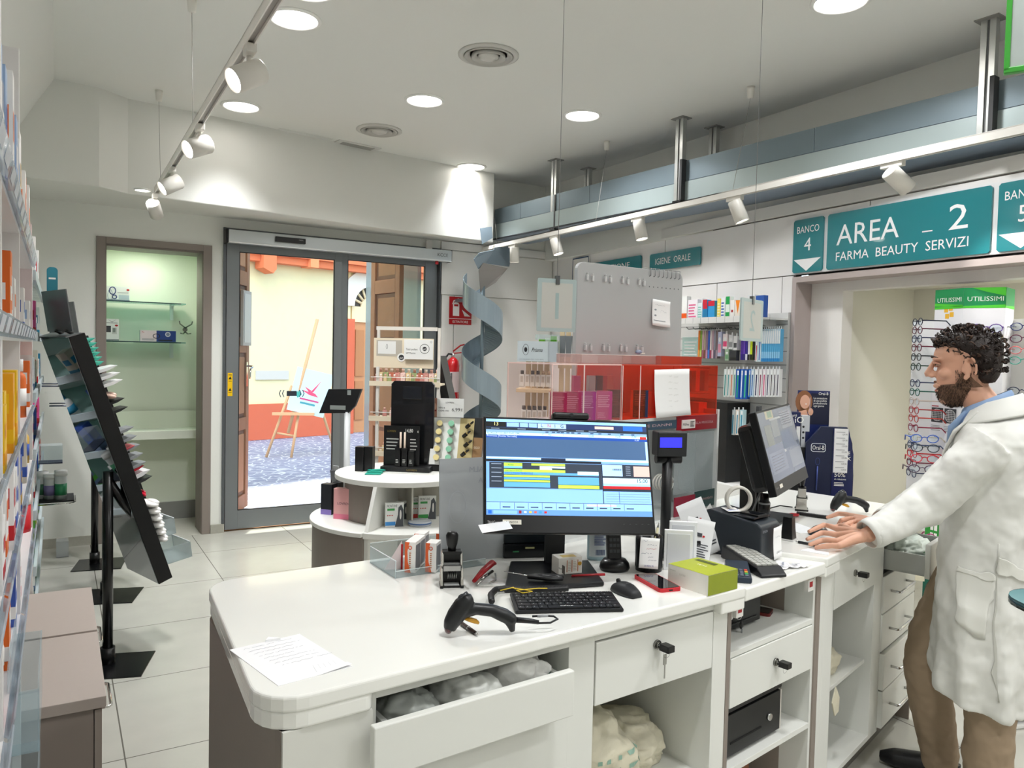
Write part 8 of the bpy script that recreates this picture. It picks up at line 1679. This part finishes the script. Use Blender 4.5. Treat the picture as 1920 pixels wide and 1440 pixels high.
MB(M('#c9c9c9', .3, .7)).cyl((.40, -.07, 0), (.40, -.07, 1.7), .015).build('post', t); MB(M('#c9c9c9', .3, .7)).cyl((.40, -.07, 0), (.40, -.07, .015), .15, n=28).build('foot', t)
b = MB(WHT); b.box(.06, -.13, F2.z+.001, .12, -.03, F2.z+.05); tag(b.build('small_carton', None, (F2.x, F2.y, 0), (0, 0, R(-30))), 'white carton on the near rounded glass shelf', 'box')
sp = at(1912, 1358, 0); t = thing('shoe', 'black sports shoe with a white sole at the right edge', 'shoe', (sp.x, sp.y, 0), (0, 0, R(-20)))
b = MB(M('#121214', .6)); b.tube([(-.10, 0, .045), (-.05, 0, .06), (.05, 0, .075), (.14, 0, .08), (.18, 0, .06)], [.025, .036, .042, .045, .03], 16); b.tube([(.13, 0, .06), (.14, 0, .13)], [.04, .036], 14); remesh(b.build('upper', t), .005, 2)
MB(M('#e3e3e1', .5)).prism([(-.13, -.02), (-.10, -.045), (.17, -.035), (.19, 0), (.17, .035), (-.10, .045), (-.13, .02)], 0, .022).build('sole', t, bevel=.006)
# ================================================================= the pharmacist
mc = Vector((2.83, 1.6, 0)); mF = Vector((math.sin(R(-26)), math.cos(R(-26)), 0)); mL = Vector((-mF.y, mF.x, 0))
def P(s, l, z): return mc+mF*s+mL*l+Vector((0, 0, z))
def V3(*a): return tuple(P(*a))
SKIN = M('#d3a188', .48, bump=.04, bscale=120, sub=.06); SKIN2 = M('#c48f78', .5)
man = thing('person', 'dark-haired bearded person in a white coat leaning to type at the far worktop', 'person', P(-.1, 0, 0))
MI_ = Matrix.Translation(man.location).inverted()
HT = Matrix.Translation(P(-.030, 0, 1.580)) @ Matrix((( mF.x, mL.x, 0, 0), (mF.y, mL.y, 0, 0), (0, 0, 1, 0), (0, 0, 0, 1))) @ Matrix.Rotation(R(7), 4, 'Y')
def slices(tb, n=36, e=0., a0=0, a1=360, inc=True):
    rg = []
    for h, f, b_, w_ in tb:
        c_ = (f+b_)/2; a = (f-b_)/2+e; w_ += e; ring = []
        for i in range(n+(1 if a1-a0 < 360 else 0)):
            t_ = R(a0+(a1-a0)*i/n); co, si = math.cos(t_), math.sin(t_)
            ring.append((c_+a*co, w_*math.copysign(abs(si)**.85, si)*(1-.20*max(0, co)), h))
        rg.append(ring)
    return rg
HTB = [(-.130, .040, .005, .015), (-.122, .060, -.01, .026), (-.105, .076, -.03, .040), (-.085, .083, -.055, .050), (-.060, .086, -.075, .058), (-.035, .087, -.088, .064), (-.01, .085, -.098, .069), (.015, .080, -.106, .073), (.030, .078, -.109, .075), (.045, .089, -.112, .0755), (.065, .088, -.113, .075), (.085, .080, -.108, .070), (.103, .062, -.092, .058), (.116, .035, -.065, .040), (.123, .005, -.03, .018)]
b = MB(SKIN); b.X = MI_ @ HT
b.ringloft(slices(HTB), True)
b.tube([(.086, 0, .040), (.100, 0, .018), (.114, 0, -.006), (.112, 0, -.016)], [.0075, .0095, .0125, .0095], 12)
b.tube([(.085, 0, -.002), (.098, 0, -.014)], [.014, .012], 10)
for sx in (-1, 1): b.ell((.100, sx*.0095, -.015), (.010, .007, .0075), 10, 6)
b.ell((.078, 0, -.052), (.022, .028, .012), 16, 8); b.ell((.074, 0, -.072), (.020, .025, .009), 16, 8); b.ell((.062, 0, -.105), (.024, .024, .020), 14, 8)
for sx in (-1, 1):
    b.ell((.070, sx*.030, .046), (.022, .026, .010), 14, 8); b.ell((.052, sx*.045, -.010), (.026, .018, .020), 14, 8)
    er = [(-.012+.0*0+.024*math.cos(a)*.72-.006, sx*(.0795+.008*(1-math.cos(a))*.5), .004+.036*math.sin(a)) for a in [R(-70+20*k) for k in range(16)]]
    b.tube([(x-.012, y, z) for x, y, z in er], .0048, 8); b.ell((-.018, sx*.078, .0), (.015, .006, .025), 12, 8); b.ell((-.012, sx*.079, -.030), (.009, .006, .010), 10, 6)
    b.ell((-.004, sx*.0795, -.004), (.005, .005, .009), 8, 5)
b.X = MI_
# neck, torso core, limbs
b.tube([HT @ Vector((-.02, 0, -.07)), HT @ Vector((-.045, 0, -.12)), P(-.125, 0, 1.42), P(-.15, 0, 1.36)], [.052, .056, .062, .08], 20)
b.ringloft([[V3(s+a*math.cos(t_), w_*math.sin(t_), z) for t_ in [2*PI*i/28 for i in range(28)]] for z, s, a, w_ in ((.92, -.13, .11, .15), (1.05, -.14, .10, .14), (1.2, -.14, .11, .155), (1.32, -.15, .11, .17), (1.38, -.15, .08, .12))], True)
def limb(pts, rr): b.tube([P(*p) for p in pts], rr, 16)
WL = at(1622, 1005, 1.0); WR = at(1650, 985, 1.0)
limb([(-.13, .17, 1.33), (-.04, .23, 1.22), (.055, .22, 1.10)], [.044, .036, .030]); limb([(-.13, -.17, 1.33), (-.03, -.2, 1.2), (.06, -.17, 1.09)], [.044, .036, .030])
EL, ER = P(.055, .22, 1.10), P(.06, -.17, 1.09)
b.tube([EL, EL.lerp(WL, .4), WL], [.030, .034, .026], 16); b.tube([ER, ER.lerp(WR, .4), WR], [.030, .034, .026], 16)
limb([(-.10, -.09, .92), (.03, -.10, .60), (.055, -.10, .46), (.02, -.10, .25), (-.005, -.10, .09)], [.085, .07, .055, .05, .038]); limb([(-.15, .09, .92), (-.165, .10, .5), (-.165, .10, .09)], [.085, .06, .038])
# hands: palm + five fingers each
def hand(W, tips, kn_side, palm_r=.030, flip=1):
    K = tips[0][0]
    # tips: list of (knuckle, mid, tip) world points
    for kn, mid, tp in tips:
        r0 = .0098; b.tube([W.lerp(kn, .35), kn, kn.lerp(mid, .5)+Vector((0, 0, .002)), mid, mid.lerp(tp, .55), tp], [.011, .0115, .0102, .0100, .0088, .0068], 10)
    ks = [t_[0] for t_ in tips[1:]]
    cen = sum(ks, Vector())/len(ks)
    for a in ks: b.tube([W, W.lerp(a, .5)+Vector((0, 0, .003)), a], [.021, .0165, .0115], 12)
Z0 = T3
def hp(px, py, dz): return at(px, py, Z0+dz)
# left hand (near), on the mouse: index and middle over the mouse, ring and little on the worktop, thumb on far side
tl_ = [(hp(1590, 990, .030), hp(1575, 985, .024), hp(1560, 990, .014)),                       # thumb (far side)
       (hp(1571, 992, .040), hp(1545, 984, .042), hp(1516, 997, .032)),
       (hp(1569, 1003, .036), hp(1540, 999, .036), hp(1512, 1012, .016)),
       (hp(1568, 1015, .030), hp(1542, 1013, .026), hp(1516, 1022, .010)),
       (hp(1572, 1024, .024), hp(1549, 1024, .018), hp(1527, 1027, .008))]
hand(WL, tl_, 1)
tr_ = [(hp(1618, 985, .028), hp(1600, 990, .022), hp(1585, 992, .012)),
       (hp(1596, 967, .040), hp(1572, 963, .036), hp(1549, 971, .018)),
       (hp(1600, 972, .040), hp(1577, 976, .040), hp(1571, 986, .016)),
       (hp(1605, 978, .036), hp(1585, 984, .034), hp(1580, 991, .012)),
       (hp(1610, 985, .030), hp(1594, 992, .026), hp(1590, 997, .010))]
hand(WR, tr_, -1)
body = b.build('body', man); remesh(body, .0038, 2)
def mpart(bb, name, vox=None, sm=2, bevel=0, par=None):
    o = bb.build(name, man if par is None else par, bevel=bevel)
    if vox: remesh(o, vox, sm)
    return o
# face details
b = MB(M('#b9a79a', .4)); b.X = MI_ @ HT
for sx in (-1, 1): b.ell((.0725, sx*.031, .0265), (.0095, .0110, .0048), 14, 10)
b.m(M('#4a3a2a', .15))
for sx in (-1, 1): b.ell((.0815, sx*.031, .0255), (.0035, .0052, .0050), 12, 8)
mpart(b, 'eyes')
b = MB(SKIN2); b.X = MI_ @ HT
for sx in (-1, 1):
    b.tube([(.076, sx*.0165, .030), (.0865, sx*.026, .0335), (.082, sx*.040, .0315), (.068, sx*.047, .027)], [.0022, .0045, .0045, .0022], 8); b.tube([(.077, sx*.018, .0195), (.084, sx*.028, .0185), (.077, sx*.042, .0205)], [.002, .0032, .002], 8)
mpart(b, 'eyelids')
b = MB(M('#b5625c', .4)); b.X = MI_ @ HT
b.tube([(.072, -.022, -.056), (.0915, -.008, -.050), (.0945, 0, -.0515), (.0915, .008, -.050), (.072, .022, -.056)], [.002, .0042, .0045, .0042, .002], 10); b.tube([(.070, -.020, -.064), (.087, -.008, -.0695), (.0905, 0, -.0705), (.087, .008, -.0695), (.070, .020, -.064)], [.002, .005, .0056, .005, .002], 10)
b.m(M('#efe9e0', .3)).ell((.083, 0, -.060), (.006, .012, .0035), 10, 6); mpart(b, 'lips')
HB = M('#231813', .55, bump=.3, bscale=200); HB2 = M('#463226', .6, bump=.3, bscale=200)
b = MB(HB); b.X = MI_ @ HT
for sx in (-1, 1): b.tube([(.093, sx*.014, .052), (.0935, sx*.028, .0585), (.085, sx*.042, .056), (.070, sx*.052, .049)], [.003, .0045, .004, .0015], 8, flat=.6)
mpart(b, 'eyebrows')
# hair: base cap + many curls
rh = random.Random(11); import mathutils.noise as nz2
b = MB(HB); b.X = MI_ @ HT
cap = []
for h, f, b_, w_ in [(-.055, -.045, -.092, .045), (-.035, -.028, -.108, .062), (-.01, -.030, -.118, .073), (.02, -.022, -.124, .079), (.045, .004, -.128, .081), (.065, .030, -.128, .082), (.085, .060, -.124, .080), (.105, .072, -.112, .072), (.122, .060, -.092, .058), (.135, .038, -.062, .040), (.143, .008, -.03, .018)]: cap.append((h, f, b_, w_))
rg = slices(cap, 40, .004)
rg = [[(x+.006*nz2.noise(Vector((x, y, z))*55), y+.006*nz2.noise(Vector((y, z, x))*55), z+.005*nz2.noise(Vector((z, x, y))*60)) for x, y, z in r_] for r_ in rg]
b.ringloft(rg, True)
for i in range(430):
    k = rh.randrange(2, len(rg)); q = Vector(rg[k][rh.randrange(40)]); c0 = Vector((-.03, 0, .03)); nn = (q-c0).normalized(); q = q+nn*rh.uniform(-.003, .004)
    u = nn.orthogonal().normalized(); v = nn.cross(u); a0_ = rh.uniform(0, 6.28); rc = rh.uniform(.005, .010); tw = rh.uniform(-1, 1)
    dirv = (u*math.cos(a0_)+v*math.sin(a0_)); pts = []
    for j in range(8):
        a = j*.75; pts.append(q+dirv*(rc*math.sin(a))+nn*(rc*(1-math.cos(a))*.8+.001*j)+(nn.cross(dirv))*(tw*.0022*j))
    b.m(HB if rh.random() < .7 else HB2); b.tube(pts, [.0024]*6+[.0016, .0006], 5)
for i in range(60):     # loose curls over the forehead
    a = rh.uniform(-.055, .055); q = Vector((.078+rh.uniform(-.012, .006)-abs(a)*.3, a, .103+rh.uniform(-.006, .012))); rc = rh.uniform(.006, .011); ph = rh.uniform(0, 6.3)
    b.m(HB2 if rh.random() < .5 else HB); b.tube([q+Vector((rc*math.cos(ph+j*.8), rh.uniform(-.001, .001)+.001*j, rc*math.sin(ph+j*.8))) for j in range(8)], [.0017]*6+[.0012, .0005], 5)
mpart(b, 'hair')
# sideburns / nape
# beard: thin shell over the jaw plus short strands
BD = M('#7a5c49', .8, bump=.8, bscale=300, vary=.4); BD2 = M('#3b2a20', .7); b = MB(BD); b.X = MI_ @ HT
JT = [(-.134, .040, .000, .018), (-.122, .062, -.012, .030), (-.105, .079, -.032, .043), (-.085, .086, -.055, .0525), (-.068, .086, -.062, .058), (-.050, .080, -.055, .0625)]
b.ringloft(slices(JT, 40, .0022, -118, 118), True, False)
for sx in (-1, 1): 
    rg = []
    for h, x0_, x1_, w_ in ((-.068, -.062, .045, .0605), (-.045, -.040, .020, .0645), (-.02, -.024, .002, .0695), (.01, -.020, -.006, .0735), (.03, -.019, -.009, .0745)):
        rg.append([(x0_+(x1_-x0_)*i/5, sx*(w_+.003-.22*max(0, x0_+(x1_-x0_)*i/5)**1.0), h) for i in range(6)])
    b.ringloft(rg, False, False)
b.tube([(.060, -.034, -.060), (.078, -.020, -.046), (.0915, 0, -.038), (.078, .020, -.046), (.060, .034, -.060)], [.004, .005, .005, .005, .004], 10); b.ell((.077, 0, -.082), (.012, .012, .006), 10, 6)
b.m(BD2)
for i in range(1500):
    t_ = R(rh.uniform(-115, 115)); k = rh.uniform(0, len(JT)-1.01); i0_ = int(k); fr = k-i0_; h, f, b_, w_ = [JT[i0_][q]*(1-fr)+JT[i0_+1][q]*fr for q in range(4)]
    if rh.random() < .25: sx = rh.choice((-1, 1)); x = rh.uniform(-.03, .02); h = rh.uniform(-.06, .0); q = Vector((x, sx*.066, h)); nn = Vector((0, sx, 0))
    else: c_ = (f+b_)/2; a = (f-b_)/2+.003; q = Vector((c_+a*math.cos(t_), (w_+.003)*math.sin(t_)*(1-.2*max(0, math.cos(t_))), h)); nn = Vector((math.cos(t_), math.sin(t_), 0))
    d = (nn*.6+Vector((.1, rh.uniform(-.5, .5), -.9))).normalized(); b.tube([q-nn*.001, q+d*.004+nn*.001, q+d*.0085], [.0007, .0006, .0002], 3, False)
mpart(b, 'beard')
# ---- clothes
COAT = M('#dcdcd7', .55, bump=.12, bscale=9, vary=.03)
def wrinkle(o, st, sz, seed=0):
    tx = bpy.data.textures.new('folds', 'CLOUDS'); tx.noise_scale = sz; tx.noise_depth = 2; d = o.modifiers.new('d', 'DISPLACE'); d.texture = tx; d.strength = st; d.mid_level = .5; d.texture_coords = 'LOCAL'
    s_ = o.modifiers.new('s2', 'SMOOTH'); s_.iterations = 2; s_.factor = .5
b = MB(COAT); b.X = MI_
TR = [(.425, -.125, .150, .215), (.50, -.125, .155, .218), (.65, -.125, .150, .205), (.82, -.125, .150, .192), (.98, -.13, .150, .184), (1.08, -.135, .150, .184), (1.18, -.14, .155, .192), (1.27, -.15, .155, .200), (1.33, -.155, .150, .200), (1.375, -.155, .130, .170), (1.405, -.155, .105, .115), (1.425, -.155, .09, .085)]
rg = []
for z, s, a, w_ in TR:
    ring = []
    for i in range(56):
        t_ = 2*PI*i/56; co, si = math.cos(t_), math.sin(t_); fold = (.010*math.sin(t_*9+z*4)+.006*math.sin(t_*5-z*7))*max(0, min(1, (1.0-z)/.5)); hemz = (-.045*(.5-.5*co) if z < .47 else 0)+(.03*max(0, co) if z < .47 else 0)
        ring.append(V3(s+(a+fold)*math.copysign(abs(co)**.85, co), (w_+fold)*math.copysign(abs(si)**.85, si), z+hemz))
    rg.append(ring)
b.ringloft(rg, True)
CL = WL+(EL-WL)*.10; CR_ = WR+(ER-WR)*.12
for sh, el, w_, sx in ((P(-.135, .165, 1.335), EL, CL, 1), (P(-.135, -.165, 1.335), ER, CR_, -1)):
    el2 = el+Vector((0, 0, -.005)); m1 = sh.lerp(el2, .33)+mL*.012*sx; m2 = sh.lerp(el2, .7)
    pts = [sh, m1, m2, el2, el2.lerp(w_, .22)+Vector((0, 0, .006)), el2.lerp(w_, .5), el2.lerp(w_, .78), w_]
    b.tube(pts, [.080, .078, .074, .074, .066, .058, .053, .050], 24)
coat = mpart(b, 'lab_coat', .0065, 2)
wrinkle(coat, .022, .085)
b = MB(COAT); b.X = MI_ # collar folded
b.ringloft([[V3(-.135+a*math.cos(t_), w_*math.sin(t_), z+dz*math.cos(t_)) for t_ in [R(40+280*i/30) for i in range(31)]] for z, a, w_, dz in ((1.475, .080, .078, -.028), (1.46, .095, .095, -.03), (1.405, .13, .135, -.03), (1.400, .122, .126, -.03), (1.455, .088, .088, -.03), (1.472, .076, .074, -.028))], False, False)
cl = mpart(b, 'coat_collar', None); sm_ = cl.modifiers.new('sd', 'SUBSURF'); sm_.levels = 1; sm_.render_levels = 1
b = MB(COAT); b.X = MI_ # lapels down the front
for sx in (-1, 1):
    b.prism([(0, 0), (.05, .0), (.055, -.10), (.02, -.22), (0, -.22)], 0, .004, 'y') if 0 else b.tube([P(-.09, sx*.085, 1.435), P(-.02, sx*.085, 1.36), P(.012, sx*.055, 1.28), P(.024, sx*.02, 1.17)], [.012, .022, .018, .006], 10, flat=.35)
mpart(b, 'lapel', .004, 2)
def patch(c4, nm, m_, off=.0035):
    A, B_, C_, D_ = [P(*p)+mL*.05 for p in c4]; n = 12; b = MB(m_); b.X = MI_
    b.add([tuple(A.lerp(B_, i/n).lerp(D_.lerp(C_, i/n), j/n)) for j in range(n+1) for i in range(n+1)], [(j*(n+1)+i, j*(n+1)+i+1, (j+1)*(n+1)+i+1, (j+1)*(n+1)+i) for j in range(n) for i in range(n)], True)
    o = b.build(nm, man); sw = o.modifiers.new('w', 'SHRINKWRAP'); sw.target = coat; sw.wrap_method = 'NEAREST_SURFACEPOINT'; sw.wrap_mode = 'OUTSIDE_SURFACE'; sw.offset = off
    so = o.modifiers.new('t', 'SOLIDIFY'); so.thickness = .0022; so.offset = 0
patch([(-.015, .19, .90), (-.165, .205, .885), (-.150, .216, .665), (-.01, .19, .715)], 'pocket', M('#dfdfd9', .55))
patch([(-.015, .19, .905), (-.166, .205, .89), (-.165, .205, .868), (-.015, .19, .883)], 'pocket_hem', M('#e2e2dc', .55), .006)
patch([(-.175, .205, .945), (-.33, .165, .915), (-.33, .168, .87), (-.175, .208, .90)], 'belt', M('#dcdcd5', .55), .006)
patch([(-.172, .21, 1.0), (-.178, .21, 1.0), (-.178, .22, .47), (-.172, .22, .47)], 'seam', M('#c6c6bf', .6), .002)
# cuffs
b = MB(COAT); b.X = MI_
for w_, el in ((CL, EL), (CR_, ER)):
    d = (el-w_).normalized(); a = d.orthogonal().normalized(); c_ = d.cross(a)
    b.ringloft([[tuple(w_+d*o_+(a*math.cos(t_)+c_*math.sin(t_))*r_) for t_ in [2*PI*i/28 for i in range(28)]] for o_, r_ in ((.0, .044), (-.016, .0465), (-.018, .050), (.0, .0525), (.02, .052))], False)
mpart(b, 'cuff', None)
# blue shirt collar
b = MB(M('#8ea8cc', .6)); b.X = MI_
b.ringloft([[V3(-.112+a*math.cos(t_), w_*math.sin(t_), z-.035*math.cos(t_)) for t_ in [2*PI*i/36 for i in range(36)]] for z, a, w_ in ((1.478, .070, .066), (1.468, .078, .074), (1.43, .088, .086), (1.40, .09, .09), (1.44, .072, .068))], False)
for sx in (-1, 1): b.tube([P(-.05, sx*.05, 1.43), P(-.012, sx*.03, 1.37), P(.0, sx*.012, 1.31)], [.012, .028, .014], 10, flat=.5)
mpart(b, 'shirt_collar')
# trousers and shoes
TRO = M('#9b8770', .75, bump=.12, bscale=14, vary=.04); b = MB(TRO); b.X = MI_
b.tube([P(-.10, -.085, .93), P(-.02, -.095, .72), P(.035, -.10, .55), P(.052, -.10, .43), P(.022, -.10, .25), (P(-.008, -.10, .10)), P(-.006, -.10, .045)], [.085, .085, .084, .082, .076, .066, .066], 28)
b.tube([P(-.16, .085, .93), P(-.165, .095, .70), P(-.165, .10, .45), P(-.165, .10, .22), P(-.168, .10, .09), P(-.165, .10, .045)], [.085, .078, .080, .078, .070, .068], 28)
b.ell(tuple(P(-.13, 0, .93)), (.10, .13, .08), 20, 10)
tro = mpart(b, 'trousers', .007, 2); wrinkle(tro, .016, .05)
SHO = M('#17171a', .35)
for nm, s0, l0 in (('shoe', .0, -.10), ('shoe', -.16, .10)):
    b = MB(SHO); b.X = MI_; b.tube([P(s0-.075, l0, .045), P(s0-.02, l0, .055), P(s0+.06, l0, .045), P(s0+.15, l0, .035), P(s0+.20, l0, .028)], [.036, .046, .044, .040, .022], 18, flat=.85); mpart(b, nm, .005, 2)
